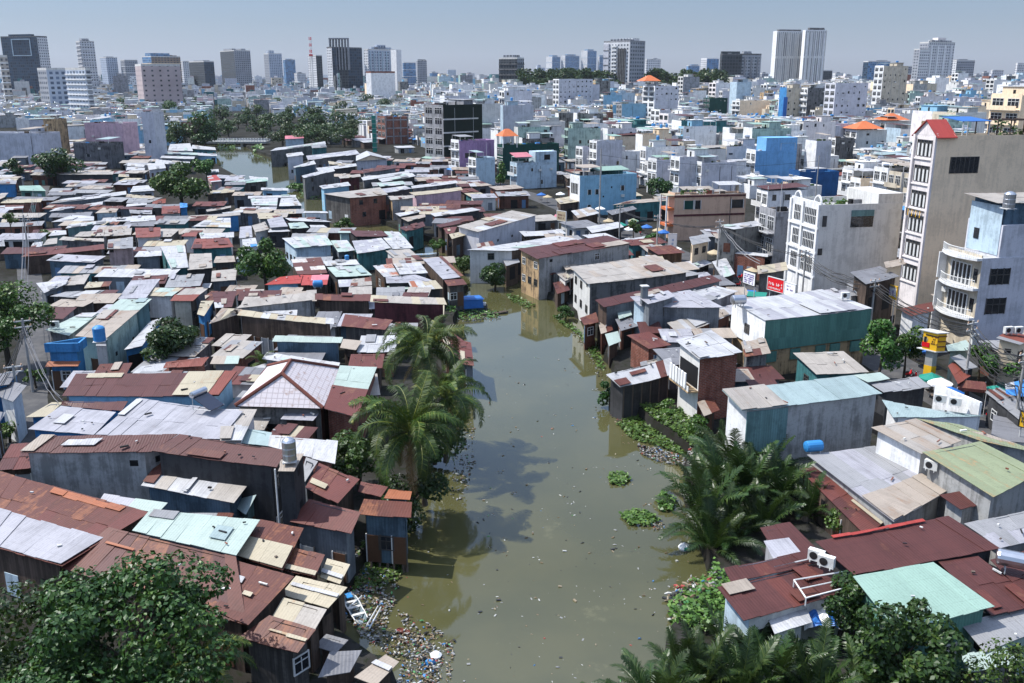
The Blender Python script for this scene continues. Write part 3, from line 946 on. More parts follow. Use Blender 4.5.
def nipa(lab, x, y, z=-.6, n=11, k=1.0, seed=1):
    r = random.Random(seed)
    root = empty('nipa_palm', (x, y, z)); tag(root, lab, 'palm', 'nipa palms along the right bank')
    mb = MB(); mb.lathe((x, y, z - .4), [(.35, 0), (.4, .4), (.25, .8), (.08, 1.0)], M['palmbark'], 8)
    o = mb.build('stem', root); o.matrix_parent_inverse = Matrix.Translation((-x, -y, -z))
    fl = fronds('nipa'); an = r.uniform(0, 6)
    for i in range(n):
        lv = min(3, int(i * 4 / n)); an += 2.399 + r.uniform(-.3, .3)
        f = bpy.data.objects.new('frond', fl[lv][r.randrange(2)]); col.objects.link(f); f.parent = root
        f.location = (math.cos(an) * .2, math.sin(an) * .2, .2)
        f.rotation_euler = (r.uniform(-.2, .2), r.uniform(-.12, .12), an); f.scale = [k * r.uniform(.75, 1.08)] * 3
    return root
# ================================================================== LEFT BANK, nearest rows
rust_mix = ('rust', 'redbrown', .3)
H('long rust-brown shed at the lower left corner with a big white roof panel', '-45 459 150 513 62 566 -70 528', (4.6, 3.6), rust_mix, 'plank', F='po.p.o', sheets=[(.36, .52, .99, .99, 'lilac'), (.0, .55, .34, .99, 'lilac'), (.55, .03, .9, .12, 'orange')], short='the rust shed at the lower left')
H('rust-red shed above the big mango tree with orange streaks across its roof', '109 527 236 557 247 626 58 567', (4.5, 3.2), ('rust', 'maroon', .35), 'plank', sheets=[(.1, .3, .3, .37, 'orange'), (.42, .55, .48, .6, 'white')], row=3.2)
H('shed with a pale mint sheet roof between rust roofs on the lower left', '150 510 260 520 236 556 132 531', (4.9, 4.6), 'mint', 'metal', short='the pale mint roof at the lower left')
H('small grey and mint lean-to roof squeezed above the pale mint roof', '104 494 168 503 158 513 98 503', (4.6, 4.3), ('lilac', 'mint', .5), 'metal')
H('rusty shack whose corner sheet is cream, right of the pale mint roof', '260 520 304 528 283 570 236 556', (4.5, 3.9), 'rust', 'plank', sheets=[(.02, .5, .98, 1, 'cream')])
H('narrow rust-brown lean-to beside the cream corner sheet, dropping towards the canal', '294 547 325 555 315 577 284 570', (4.0, 3.5), 'rust', 'rustmetal', sheets=[(.0, .8, 1, 1, 'cream')])
H('little cream and white roofed hut right at the littered bank', '327 559 350 565 340 584 320 577', (3.4, 3.0), 'cream', 'plank', sheets=[(0, .62, 1, .8, 'white')], base=-1.2)
H('rust-brown shed with white repair patches on the slope above the dumped litter', '222 557 294 577 248 626 205 606', (4.2, 3.3), 'rust', 'plank', sheets=[(.3, .3, .45, .42, 'white'), (.55, .5, .7, .58, 'cream')])
H('yellowed cream roofed shack standing over the litter bank', '296 576 347 588 328 609 281 594', (3.4, 2.9), 'cream', 'plank', sheets=[(.05, .42, 1, .52, 'white')], base=-1.3, inset=1.1, short='the yellowed cream shack')
H('speckled yellow roofed shack just below the yellowed cream one', '283 597 327 609 315 629 272 616', (3.6, 3.1), ('cream', 'beige', .3), 'plank', base=-1.3)
H('rust roofed shack with one pale strip, lowest on the left bank', '270 615 316 629 298 653 238 638', (3.4, 2.7), 'rust', 'greyplank', sheets=[(.3, .46, 1, .58, 'cream')], base=-1.3)
th, c_, w_ = H('blue and brown patched low roof sunk in shade at the bottom left of the canal', '330 652 362 650 350 672 318 678', (1.6, 1.2), ('darkgrey', 'teal', .25), 'plank', base=-1.4)
H('two-coloured rust and tan hut roof at the waterline near the bottom edge', '385 655 399 662 376 686 354 677', (1.3, 1.0), ('tan', 'rust', .45), 'plank', base=-1.4, sheets=[(0, .3, 1, .45, 'white')])
H('tilted plank roof hut beside the moored rowing boat', '326 634 348 640 336 653 314 646', (1.5, 1.2), ('darkgrey', 'rust', .3), 'plank', base=-1.4)
# grey walled house and tank tower
H('big house with bare grey side wall and maroon roof on the left', '42 436 178 434 151 452 20 453', (6.6, 6.0), 'maroon', 'concrete', F='...../....v', L='./.', sheets=[(.25, .3, .5, .66, 'white'), (0, 0, .1, 1, 'tan')], short='the big grey-walled house')
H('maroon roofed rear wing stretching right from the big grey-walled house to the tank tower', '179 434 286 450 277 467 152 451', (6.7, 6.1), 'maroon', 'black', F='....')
def tower(th, c, w):
    mb = MB(); a = lerp(c[3], c[0], .15); b = lerp(c[3], c[2], .1)
    mb.tube([lerp(c[3], c[2], -.05) + Vector((-.1, -.15, -5)), lerp(c[3], c[2], -.05) + Vector((-.1, -.15, .2))], .06, M['flashing'], 6)
    th.part('drain_pipe', mb)
H('dark square stair tower carrying a steel water tank', '286 454 304 453 294 471 278 471', (7.4, 7.2), 'tan', 'black', F='.', R_='v/v/v', extra=tower, short='the dark tank tower', inset=.1)
H('shed roofed in dull white and beige sheets in front of the big grey-walled house', '160 462 257 473 234 503 141 485', (4.6, 3.9), ('white', 'beige', .35), 'bluemetal', F='pOpppp', R_='p', sheets=[(.0, .0, .12, .9, 'rust'), (.45, 0, .5, 1, 'white')])
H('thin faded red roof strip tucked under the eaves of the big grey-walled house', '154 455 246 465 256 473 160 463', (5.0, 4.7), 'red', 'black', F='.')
H('blue-green lean-to on the right end of the dull white shed', '258 474 262 484 246 514 233 505', (4.2, 2.9), 'teal', 'tealmetal', F='.')
H('square maroon roof in front of the leafy bush on the left bank', '319 463 360 479 338 503 305 488', (4.4, 3.9), 'redbrown', 'plank', sheets=[(.05, .62, .5, .8, 'cream')])
H('dark red roof stepping down towards the canal below the coconut palms', '361 481 388 487 381 497 358 491', (4.0, 3.7), 'redbrown', 'plank', base=-1.2)
H('low maroon lean-to shaded by the dark tank tower', '309 499 361 512 351 534 290 521', (4.3, 3.6), 'redbrown', 'metal', F='g.d', base=-.2)
th, c_, w_ = H('blue-grey stilt shack under a flat rust roof at the canal edge', '364 499 412 502 411 518 358 514', (3.6, 3.3), 'rust', 'bluemetal', F='owo', R_='o.w', base=-.4, short='the blue stilt shack')
stilts(th, w_, -.4, -2.2, 5, ((3, 2), (2, 1)))
H('small orange-rust roof perched at the end of the stilt row', '389 489 412 492 410 500 384 498', (3.9, 3.7), ('rust', 'orange', .4), 'bluemetal', base=-.8)
H('whitish corrugated roof between the tank tower and the leafy bush', '270 435 338 441 335 464 268 446', (4.4, 3.8), 'white', 'brick', F='..')
H('ribbed pale lean-to roof on the right side of the dark tank tower', '306 457 318 461 305 482 299 479', (4.8, 4.0), 'grey', 'metal', F='.')
H('narrow teal sheet roof left of the whitish corrugated roof', '246 428 272 432 268 446 242 443', (3.8, 3.4), 'teal', 'tealmetal', F='.')
# lilac and maroon long roofs
H('wide lilac-grey corrugated roof with the solar heater, middle left', '139 398.5 243 411 220 439 95 434.5', (4.6, 3.9), 'lilac', 'bluemetal', F='.....', sheets=[(.0, .05, .06, .5, 'white')], short='the wide lilac roof')
H('lilac-grey roof forming the left half beside the wide lilac roof', '61 406 116 412 94 434.5 28 429', (4.4, 3.9), 'lilac', 'blue', F='....')
H('slim cream lean-to roof on the left end of the lilac roofs', '52 402 63 402 48 416 26 417', (3.4, 2.9), 'cream', 'blue', F='.')
H('low dark maroon roof strip peeping out behind the lilac roofs', '62 401 128 401 122 411 61 405', (4.2, 3.9), 'maroon', 'blue', F='.')
H('ash-grey roof right of the solar heater next to the hip roof house', '222 409 257 409 242 440 220 440', (4.5, 3.9), ('white', 'beige', .3), 'white', F='..', sheets=[(.0, .62, .5, 1, 'beige')])
H('long maroon striped roof with a cream end section and lilac gable', '76 374 237 372 219 396 62 396', (5.2, 4.5), 'maroon', 'skyblue|skyblue|lilac|skyblue', F='pb.p.pb.', sheets=[(.08, .02, .3, .22, 'cream'), (.7, .0, .92, 1, 'cream'), (.925, 0, 1, 1, 'tile')], short='the long maroon striped roof')
H('small brick hut with a reddish roof behind the long maroon striped roof', '166 362 209 357 202 366 163 368', (4.3, 3.9), 'tile', 'brick', F='.')
H('scrap-covered whitish lean-to under the round tree left of the brick hut', '141 366 166 363 163 370 130 375', (3.6, 3.3), ('white', 'rust', .3), 'greyplank')
H('pale grey roof strip right of the brick hut beside the dwarf palm', '214 356 240 356 238 364 210 364', (3.6, 3.3), ('tan', 'mint', .3), 'metal')
H('white flat sheet over a yard left of the hip roof house', '246 369 268 362 262 374 226 380', (3.0, 2.8), 'white', 'offwhite')
H('long whitish strip roof running behind the hip roof house', '267 352 340 363 338 369 262 359', (3.9, 3.6), 'white', 'metal')
H('long blue and green metal shed with a mint roof', '275 335.5 343 337.5 341 343 272 341.5', (4.8, 4.4), 'mint', 'bluemetal', F='......', sheets=[], short='the blue and green metal shed')
H('scrap-topped hut with a bright blue awning beside the green metal shed', '343 339 362 341 356 350 340 348', (3.7, 3.4), ('tan', 'blueplas', .35), 'plank')
H('terrace of dark doorways under a thin whitish roof on the left bank', '241 309.5 334 318.5 334 324.5 237 315', (5.0, 4.6), ('cream', 'white', .4), 'plank', F='odogpdwgpobgod', short='the terrace of dark doorways')
H('sagging tan tile roof on the left end of the terrace of dark doorways', '222 308 242 309 238 314.5 209 324', (4.9, 4.3), ('tan', 'cream', .3), 'plank', F='oo', L='oo')
H('long beige roof with a stained grey wall behind the terrace of doorways', '248 299.5 315 291.5 314 300 236 308.5', (5.4, 5.0), 'beige', 'concrete', F='..v....')
H('rust strip roof joining the beige roof to the right', '315 293.5 371 294 371 301 315 299.5', (5.2, 4.9), 'rust', 'plank', F='opop')
H('beige strip roof over a maroon wall next to the taller coconut palm', '371 295 444 298 447 305 370 302', (5.2, 4.9), ('beige', 'cream', .3), 'maroon', F='.b.....', base=-.5, short='the beige strip roof by the palm')
H('maroon lean-to roof left of the taller coconut palm', '345 314 393 320 385 330 341 326', (4.4, 3.9), 'redbrown', 'greyplank', F='dgo.')
H('red-brown roofed hut on stilts behind the taller coconut palm', '437 328 450 331 470 345 448 352', (3.4, 3.0), 'redbrown', 'rustmetal', base=-1.2)
H('red-brown stilt hut jutting over the canal behind the palm crowns', '452 338 471 343 474 366 450 362', (3.0, 2.8), 'redbrown', 'metal', base=-.8)
# blue corner house and neighbours
def bluepar(th, c, w):
    mb = MB()
    for i, j in ((3, 2), (2, 1), (0, 3), (1, 0)):
        a, b = c[i], c[j]; d = (b - a).normalized(); n = Vector((d.y, -d.x, 0)).normalized()
        mb.obox((a + b) / 2 - Vector((0, 0, .4)), d, n, (b - a).length, .2, .95, M['w_blue'], .1)
    th.part('parapet', mb)
    a = MB(); q = [w[3] * 1 for _ in (0,)]
    d = (w[2] - w[3]).normalized(); n = Vector((d.y, -d.x, 0)); A = w[3] + Vector((0, 0, 3.15)); B = w[2] + Vector((0, 0, 3.15))
    k = [A - d * .3, B + d * .3, B + d * .3 + n * .9 - Vector((0, 0, .3)), A - d * .3 + n * .9 - Vector((0, 0, .3))]
    roof_sheets(a, k, M['orange'], None, 0, 1.2, 2)
    th.part('awning', a)
H('bright blue corner house with a flat roof and small orange awning', '52 347.5 86 342 79 348 45 348.5', (4.6, 4.6), 'tan', 'blue', F='dw.', R_='.w.', extra=bluepar, short='the bright blue corner house', inset=.3)
H('long beige gravelly roof behind the bright blue corner house', '104 310.5 139.5 310.5 107 338 75 336', (4.9, 4.7), 'tan', 'mint', R_='.v...v.', L='....', short='the long beige roof')
H('long pale mint roof with a bright white patch left of the long beige roof', '80 314 99.5 313.5 69 335.5 45 330', (4.4, 4.2), 'mint', 'grey', sheets=[(.1, .0, .95, .22, 'white')])
H('pale mint roof with a dark green gable at the head of the long beige roof', '120 299 152 299 139.5 310 106 310', (5.0, 4.9), 'mint', 'tealmetal')
H('grey pillar house end with a blue water drum', '97 338 106 338.5 106 346 96 346', 5.2, 'grey', 'concrete', F='.', inset=.05)
H('pale sheet roofed lean-to beside the long beige roof, above the round tree', '150 322 162 318 142 346 124 350', (3.2, 3.0), 'white', 'blue')
H('lilac ribbed roof above the mint roofed sheds on the left', '131 281 160.5 279 146 298 118 299', (4.6, 4.2), 'lilac', 'offwhite', short='the lilac ribbed roof')
H('pale mint and beige roof right of the lilac ribbed roof', '153 287.5 184 287.5 172 296 141 295.5', (4.3, 4.0), ('mint', 'cream', .4), 'white')
H('hut with a rusty front slope and striped light wall above the round tree', '175 294.5 200 294.5 193 301 170 301', (5.0, 4.5), 'tile', 'cream|plank|plank|cream', F='.', short='the striped hut')
H('beige roof directly behind the striped hut', '185.5 288.5 208 288.5 200 294.5 176 295', (5.2, 5.0), 'beige', 'metal')
H('yellowish narrow lean-to roof right of the striped hut', '201 301 214 300.5 204 316 197 314', (3.6, 3.4), 'cream', 'blue')
H('rust roof scattered with white tiles near the terrace of doorways', '212 293 237 291 232 307 215 308', (4.6, 4.2), ('maroon', 'white', .3), 'plank')
H('grey roofed hut with blue-white panel on the far left slope', '66 291.5 105 290 90 298 50 296', (3.9, 3.6), 'grey', 'greyplank', sheets=[(.55, .1, .95, .95, 'white')])
H('dark brown roof right of the grey hut with the blue-white panel', '105 290 119 290 110 297.5 90 298', (3.8, 3.5), 'maroon', 'plank')
H('dusty grey-brown roof left of the pale mint roofs', '61 299 97.5 299.5 83 306.5 48 306', (3.8, 3.5), 'tan', 'greyplank')
H('dark maroon shed roof beside the tall tree on the left edge', '53 307.5 77 307.5 63 319 47 319', (3.7, 3.3), 'maroon', 'grey')
H('light grey canopy roof on the left, above the grey gravel roofs', '55 276 90 274 84 284 42 286', (3.7, 3.4), 'beige', 'metal', sheets=[(.1, .2, .5, .9, 'lilac')])
H('bluish sheet roof with dark open front beside the tall tree at left', '36 283 68 280 66 284 44 293', (3.8, 3.5), 'white', 'metal')
H('rusty scrap-covered roof beside the pink house', '88 282 112 281 109 286 84 288', (3.6, 3.3), ('rust', 'cream', .4), 'plank')
# long dark row, pink house
H('long dark row of doorways under a thin maroon roof, far left', '28.5 251.5 104 244 104.5 249 21 257', (4.4, 3.9), 'redbrown', 'plank', F='.obobdodbooo.gdo', short='the dark row of doorways')
H('pink two-storey house wall right of the dark row of doorways', '108 240 133 237 133 248 107 249', (6.6, 6.4), ('grey', 'beige', .3), 'pink', F='...v/v...', short='the pink house')
H('grey metal-clad house with a white double window', '139 251 161.5 250.5 161.5 255.5 134 257', (5.6, 5.3), 'white', 'metal', F='.W../....', short='the grey metal-clad house')
H('white house with a red-brown sheet roof behind the grey metal-clad house', '135 228 160.5 227.5 160.5 236.5 136 237.5', (5.4, 4.9), 'tile', 'white', F='vvww/www.', L='v', short='the white house with red-brown roof')
H('house with a broad white ribbed roof and teal walls', '160.5 247 185 246 188.5 267.5 171 268.5', (5.2, 4.3), 'white', 'teal', F='.o.', L='p.', short='the teal house with white roof')
H('broad red-brown roof above grey sheds, centre left', '195 239 228.5 238 233.5 247 191 249', (4.7, 4.2), 'tile', 'teal', short='the broad red-brown roof')
H('grey slab roof with a barred dark front right of the teal house', '190 254 211.5 253.5 212.5 268 187.5 270', (4.6, 4.0), 'beige', 'black', F='.w.w', sheets=[(.45, .75, .75, .92, 'tan')])
H('tan roofed hut with a strip of blue tarpaulin behind it', '216 256.5 234 256 235.5 262 213 263', (4.0, 3.7), 'tan', 'greyplank')
H('pale dusty roof just left of the bushy tree', '212 271 237 268.5 235.5 280 211 281.5', (4.2, 3.8), 'beige', 'metal')
H('low scrap roofs along the foot of the teal house', '172 284 212 283 210 287.5 174 288.5', (3.0, 2.8), ('cream', 'white', .4), 'offwhite')
H('small reddish patched roof behind the teal house', '185.5 232.5 198 232 196 236.5 181 236', (4.2, 4.0), ('tile', 'white', .3), 'white')
H('beige roof right of the white house with red-brown roof', '160.5 229 180 229 171 236.5 161 237', (4.6, 4.3), 'beige', 'greyplank')
H('white roof strip above the broad red-brown roof', '199 233.5 234 232 234 237 201 238.5', (4.4, 4.2), 'white', 'white')
H('white hut roof with a stepped ridge left of the white strip houses', '207 219 230.5 218 231 227.5 193 226.5', (4.6, 4.2), ('white', 'cream', .3), 'teal')
H('small blue house with a red-brown tile roof beside a bright blue wall', '162 206.5 180 206 180 213 161.5 214', (5.4, 5.0), 'tile', 'offwhite', F='wdw', short='the small tile-roofed blue house')
H('bright blue windowless box house right of the small tile-roofed house', '180 203 187 203.5 187.5 207 180 208', (5.6, 5.4), 'blueplas', 'blue', F='.', R_='.')
H('long low blue-walled house under a thin white roof', '190 215.5 240 212 240.5 215 187 218.5', (4.6, 4.3), 'beige', 'blue', F='......', short='the long blue-walled house')
# far-left small roofs
H('white knife-thin roof, upper of the long pair left of the small blue box house', '62 199 126 191 126.5 194.5 49 203.5', (4.6, 4.3), 'white', 'metal')
H('white knife-thin roof, lower of the long pair left of the small blue box house', '56 208 103 201.5 102.5 204.5 49 211.5', (4.6, 4.3), 'white', 'metal')
H('small pale blue box house with flat beige roof on the far left slope', '103 207.5 118.5 208.5 116 212 95 213', (5.6, 5.4), 'tan', 'paleblue', F='.v/.v', short='the small blue box house')
H('white roof folded in two planes below the small blue box house', '72.5 215 94 216.5 94 220.5 51 222', (4.2, 3.9), 'white', 'metal')
H('pale roof over a dark teal wall left of the white red-brown roof house', '69 224.5 111.5 219.5 112 222 65.5 228.5', (4.6, 4.4), 'white', 'tealmetal')
H('tiny white roof left of the pale roof over the dark teal wall', '54 230.5 66 230.5 66.5 234.5 48 236', (3.6, 3.4), 'white', 'mint')
H('hut with pale mint front wall above the dark row of doorways', '48 239 57.5 238 57 243.5 42.5 245', (4.4, 4.2), 'beige', 'mint', F='..')
H('dark olive house with a beige strip roof above the dark row of doorways', '63 236.5 104 238.5 104 241.5 58.5 240', (4.8, 4.6), 'beige', 'dark', F='....')
H('maroon strip roof on the far left among bushes', '33 230 62 228 60 232.5 32 234', (3.6, 3.4), 'maroon', 'plank')
H('scrap white hut roof at the head of the left alley', '33 243 43 241.5 42 246 29 249', (3.2, 3.0), ('white', 'rust', .3), 'plank')
H('beige roofed hut left of the pink house, above the doorways', '80 232 104 230 104 236 74 236.5', (4.6, 4.4), 'beige', 'greyplank')
H('dull beige roof between the olive house and the pink house', '105 230.5 132 228 131 234.5 104 236', (4.8, 4.6), 'beige', 'plank')
H('house with a long black mouldy wall under a thin white roof', '54 172.5 114 171.5 113 174.5 60 174.5', (5.6, 5.4), 'beige', 'black', F='.....', short='the black mouldy wall')
H('vivid blue house wall cut off by the left edge', '-22 181 17 180.5 16 184 -20 184', (5.4, 5.2), 'grey', 'blue', F='.', short='the vivid blue wall at the left edge')
H('green-roofed hut between the vivid blue wall and the black mouldy wall', '19 186 40 185.5 46 191 20 190.5', (4.2, 3.9), 'green', 'greenmetal')
H('dark tin hut below the vivid blue wall, in the left alley', '-4 206 24 205 23 209 -6 211', (3.4, 3.2), ('white', 'rust', .3), 'plank')
H('pale scrap hut with yellow flowers growing beside it at the left edge', '2 219 16 218.5 14 223 0 224', (3.8, 3.6), ('cream', 'rust', .3), 'metal')
H('grey tin hut at the left edge below the flowering hut', '-18 241 4 240 5 246 -16 247', (3.4, 3.2), 'grey', 'plank')
H('slim white-walled house with a dark roof and blue parapet at left edge', '9 381 27 385 13 402 -6 394', (4.6, 4.2), 'darkgrey', 'white|lilac|white|blue', F='..', R_='...', short='the slim white-walled house')
H('dark tin roof under cables at the left edge, below the slim white house', '-30 408 6 412 -4 428 -40 424', (3.6, 3.2), 'darkgrey', 'plank')
H('small house with blue parapet, farthest left above the slim white house', '-14 376 20 370 9 384 -20 389', (5.0, 4.8), 'darkgrey', 'blue', F='.')
# rows under the breadfruit tree and towards the canal
rows = [('170 144.5 190 143.5 193 151 168 150.5', 'white', 'white', 'white gabled roof at the back of the left shanty rows near the canal bend'),
        ('192.5 145 215 147.5 216 150 191 148.5', 'white', 'teal', 'pale roof with teal end wall beside the canal bend'),
        ('161 151.7 197 152.8 198 155 160 154', 'mint', 'metal', 'long pale green roof strip behind the breadfruit tree'),
        ('197 152.8 217 154 217 156 196 155.3', 'white', 'skyblue', 'white strip roof ending at the canal above the breadfruit tree'),
        ('162 155.8 195 156.8 194 159 160 158', 'white', 'metal', 'white strip roof second row above the breadfruit tree'),
        ('156 159.5 190 162 189 165 155 163', 'white', 'grey', 'white strip roof nearest the crown of the breadfruit tree'),
        ('206 170 218.5 169 219 172 205 173', 'white', 'metal', 'small white roof right of the breadfruit tree by the water'),
        ('207 176 216 175 222 181 211 182', ('red', 'white', .4), 'pink', 'small reddish scrap roof at the water right of the breadfruit tree'),
        ('128 163 145 164.5 144 167 127 166', 'white', 'grey', 'white scrap roof above left of the breadfruit tree'),
        ('127 167 145 168 144.5 171 126 170.5', 'white', 'metal', 'second white scrap roof left of the breadfruit tree'),
        ('119 174 129 174.5 129 177 118 176.5', 'cream', 'teal', 'cream strip roof beside bushes left of the breadfruit tree'),
        ('147 164 164 162.5 166 168 149 170', 'white', 'lilac', 'white roof over a lilac wall touching the left of the breadfruit crown'),
        ('133 186.5 151.5 185 154.5 190.5 130 192', 'white', 'lilac', 'bright white roof below left of the breadfruit tree'),
        ('127 194 154 196 154 198.5 126 197', ('cream', 'tan', .3), 'plank', 'buff strip roof below left of the breadfruit tree'),
        ('129 198 163 197.5 150 202.5 126 203', 'grey', 'bluemetal', 'bluish grey roof under the buff strip'),
        ('127 204 147 202.5 147 205 126 206.5', 'white', 'metal', 'pale strip under the bluish grey roof'),
        ('153 200 166 198.5 165.5 203 152 204', 'tile', 'greenmetal', 'red-brown lean-to left of the small tile-roofed house'),
        ('121 206.5 153 207 152.5 209.5 120 209', 'maroon', 'metal', 'maroon strip roof left of the small tile-roofed house'),
        ('129 209.5 152 210 152 214 130 213', 'grey', 'plank', 'grey strip roof above the white house with red-brown roof'),
        ('132 216 155 215.5 156 221 130 222', 'white', 'grey', 'white washed roof straight above the white house with red-brown roof'),
        ('212.5 190.5 235 190 234 192 206 194.5', 'cream', 'plank', 'cream roof dock hut on posts by the breadfruit tree'),
        ('206 209.5 231 205.5 231 207.5 207 211.5', 'beige', 'black', 'beige roof strip below the cream dock hut'),
        ('222 212.5 243 209.5 243 212 224 214', 'white', 'metal', 'whitish roof above the long blue-walled house'),
        ('228.5 182 266 178 268 181 229 184.5', ('mint', 'green', .3), 'greyplank', 'grey-walled waterfront house with plants on its mint roof'),
        ('249 176 268 177.5 268 180 250 179', 'white', 'paleblue', 'white roofed pale blue waterfront hut'),
        ('261 187.5 288 188 288.5 190.5 261 190', 'white', 'skyblue', 'white canopy roof at the canal edge by the pale blue hut'),
        ('248 196 296 195 296 197 248 198.5', 'white', 'metal', 'long white roof across the waterfront huts'),
        ('250.5 199 278 198 277 205.5 252 205', ('white', 'mint', .2), 'metal', 'white roof cluttered with jars left of the dark blue waterfront hut'),
        ('281 198.5 296 197.5 302 205.5 279 206', 'white', 'bluemetal', 'white roofed dark blue waterfront hut'),
        ('304.5 211 327 211.5 328.5 213 303 213', 'white', 'white', 'flat white roof of a white hut beside the canal vegetation'),
        ('240 207 277 206.5 276 210 239 211', ('white', 'lilac', .3), 'metal', 'white-lilac roof below the jar-cluttered roof'),
        ('274 211.5 293 211 293 213.5 274 214', 'cream', 'black', 'cream strip roof below the dark blue waterfront hut'),
        ('257 213 274 213 281 218 259 219', 'cream', 'metal', 'cream-white roof behind the lilac-white roof')]
for i, (q, rf, wl_, lab) in enumerate(rows):
    H(lab, q, (4.4 + (i % 3) * .2, 4.1 + (i % 3) * .2), rf, wl_)
H('lilac-white roof with a raised front, centre of the left shanties', '267 219.5 282 216.5 288 226.5 270.5 227.5', (5.0, 4.6), 'lilac', 'metal')
H('white porch roof under the lilac-white roof', '269 229 285 227.5 290.5 231 268 232', (4.0, 3.8), 'white', 'black', F='w.w')
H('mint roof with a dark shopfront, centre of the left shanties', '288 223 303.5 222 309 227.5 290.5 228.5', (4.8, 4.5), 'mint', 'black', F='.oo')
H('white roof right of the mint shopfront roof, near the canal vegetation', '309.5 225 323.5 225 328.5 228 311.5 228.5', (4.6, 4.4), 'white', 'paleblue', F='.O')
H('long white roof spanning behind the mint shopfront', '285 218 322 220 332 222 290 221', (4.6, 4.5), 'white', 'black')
H('beige roof left of the lilac-white roof', '252 225.5 265 221.5 269 229 255 232', (4.5, 4.2), 'beige', 'offwhite')
H('lilac-white square roof with white rim, above the bushy tree', '240 227 251.5 226 252.5 237 239 238', (4.6, 4.2), 'lilac', 'white')
H('plain white roof with blue tarpaulin at its foot, above the bushy tree', '242 239.5 255.5 238 258 246 243 248', (4.2, 3.9), 'white', 'white', sheets=[(.5, .8, .95, 1.05, 'blueplas')])
H('little white roof touching the left side of the bushy tree', '240 250 252 249 247 257 236 259', (3.8, 3.5), 'white', 'paleblue')
H('pale blue hall under a wide white-mint roof', '282 238.5 325.5 235 333 245 294.5 248', (5.4, 4.9), ('white', 'mint', .4), 'paleblue', F='....', short='the pale blue hall')
H('white-mint roof stepping down right of the pale blue hall', '330.5 240.5 347 240 355 250 338 252', (4.5, 4.0), ('white', 'mint', .3), 'metal')
H('grey-green little gable house behind the pale blue hall', '338 231 350 231 351 233 338.5 233', (5.0, 5.0), 'mint', 'mint', F='.')
H('patchwork rust and white roof below the pale blue hall', '291 259.5 321 257.5 327.5 273 297.5 274.5', (4.6, 4.1), ('patchrust', 'rust', .5), 'plank', short='the patchwork rust roof')
H('grey-white roof with a drum on top, right of the patchwork roof', '322.5 261 356 259.5 360 264.5 326 266', (4.3, 4.1), 'white', 'grey')
H('ribbed mint roof right of the patchwork rust roof', '327 267.5 361 265 372 275 336 277', (4.4, 4.0), 'mint', 'black', short='the ribbed mint roof')
H('bright red roof over a blue block beside the bushy tree', '280 277 303 275 300.5 283.5 264.5 285', (4.6, 4.2), 'red', 'skyblue', F='..v.v..', short='the bright red roof')
H('faded red roof with a blue tank, right of the bright red roof', '303 275 329 274.5 327 284.5 301 285', (4.5, 4.2), ('red', 'pink', .4), 'plank', F='o.o')
H('green hut with a beige top in front of the bushy tree', '250 289.5 264 289 264 291.5 249 292', (3.8, 3.6), 'beige', 'greenmetal', F='..')
H('lilac sheet roof right of the faded red roof', '338 280 357 279 358 286.5 339 287', (4.0, 3.8), ('lilac', 'white', .3), 'black')
H('rust and beige roof pair right of the ribbed mint roof', '352 279 371 277 372 285 350 286', (4.2, 4.0), ('beige', 'rust', .4), 'plank', F='dw')
H('dull tan roof right of the lilac sheet roof', '349 287 372 286 372 294 348 294.5', (4.0, 3.8), 'beige', 'plank')
H('dark red flat roof at the inner canal bend', '348 230 382 231 389 236 356 236.5', (4.6, 4.4), 'maroon', 'black')
H('white-mint roof by the canal bend, upper right of the shanties', '384 231.5 399 232 405 238 388 238', (4.2, 4.0), ('white', 'mint', .4), 'metal', base=-1.2)
H('white ribbed roof by the canal bend, stepping down to the water', '383 238 404.5 237.5 413.5 248 393 249', (4.4, 4.0), 'white', 'metal', base=-1.2)
H('grey-white roof over a teal wall, upper right of the shanties', '352 241 381.5 238 391 248 357 253.5', (4.6, 4.2), ('lilac', 'white', .4), 'teal', F='....', short='the teal-walled grey roof')
H('beige-grey roof nearest the canal bend boat', '385.5 251 409.5 249 423.5 260.5 398 261', (4.4, 4.0), 'beige', 'offwhite', L='...', base=-1.0)
H('white and rust patched roof at the left end of the canal point', '373 266 392 264 399 275.5 384 277', (4.3, 4.0), ('patchrust', 'white', .3), 'plank')
H('bright white square roof in the canal point cluster', '393.5 264 420 262.5 428 273 400 274.5', (4.7, 4.4), 'white', 'metal', short='the bright white square roof')
H('lilac-white ribbed roof with a rust edge on the canal point', '423 259.5 440 257.5 461.5 277 443 279.5', (4.7, 4.2), 'lilac', 'plank', R_='....', base=-1.2, sheets=[(.93, 0, 1.12, 1, 'rust')], short='the lilac roof on the canal point')
H('grey-white flat roof below the bright white square roof', '385.5 277 415.5 274.5 435 281 386.5 283', (4.4, 4.2), 'lilac', 'black')
H('cream and white roof with orange rust beside the canal point', '408 282 435.5 280.5 443 288.5 412 290', (4.2, 3.9), ('white', 'cream', .3), 'black', F='.o.', sheets=[(.05, 0, .22, 1, 'orange')])
th, c_, w_ = H('dark stilt house with a rust awning at the tip of the canal point', '444 280 463 278.5 467 284 448 286', (4.2, 3.9), 'rust', 'greyplank', F='wd', R_='d', base=-.6)
stilts(th, w_, -.6, -2.2, 4, ((3, 2), (2, 1)))
H('pale green awning roof under the grey-white flat roof', '387 286 408 285 409 289 388 290.5', (3.4, 3.2), 'mint', 'black', F='.d')
# ================================================================== RIGHT BANK, canal side
def post_row(th, w, a, b, n, z0, z1, name='post', m='pole', r=.08):
    for i in range(n):
        p = lerp(w[a], w[b], (i + .1) / (n - .8)); mb = MB()
        mb.tube([Vector((p.x, p.y, z0)), Vector((p.x, p.y, z1))], r, M[m], 6); th.part(name, mb)

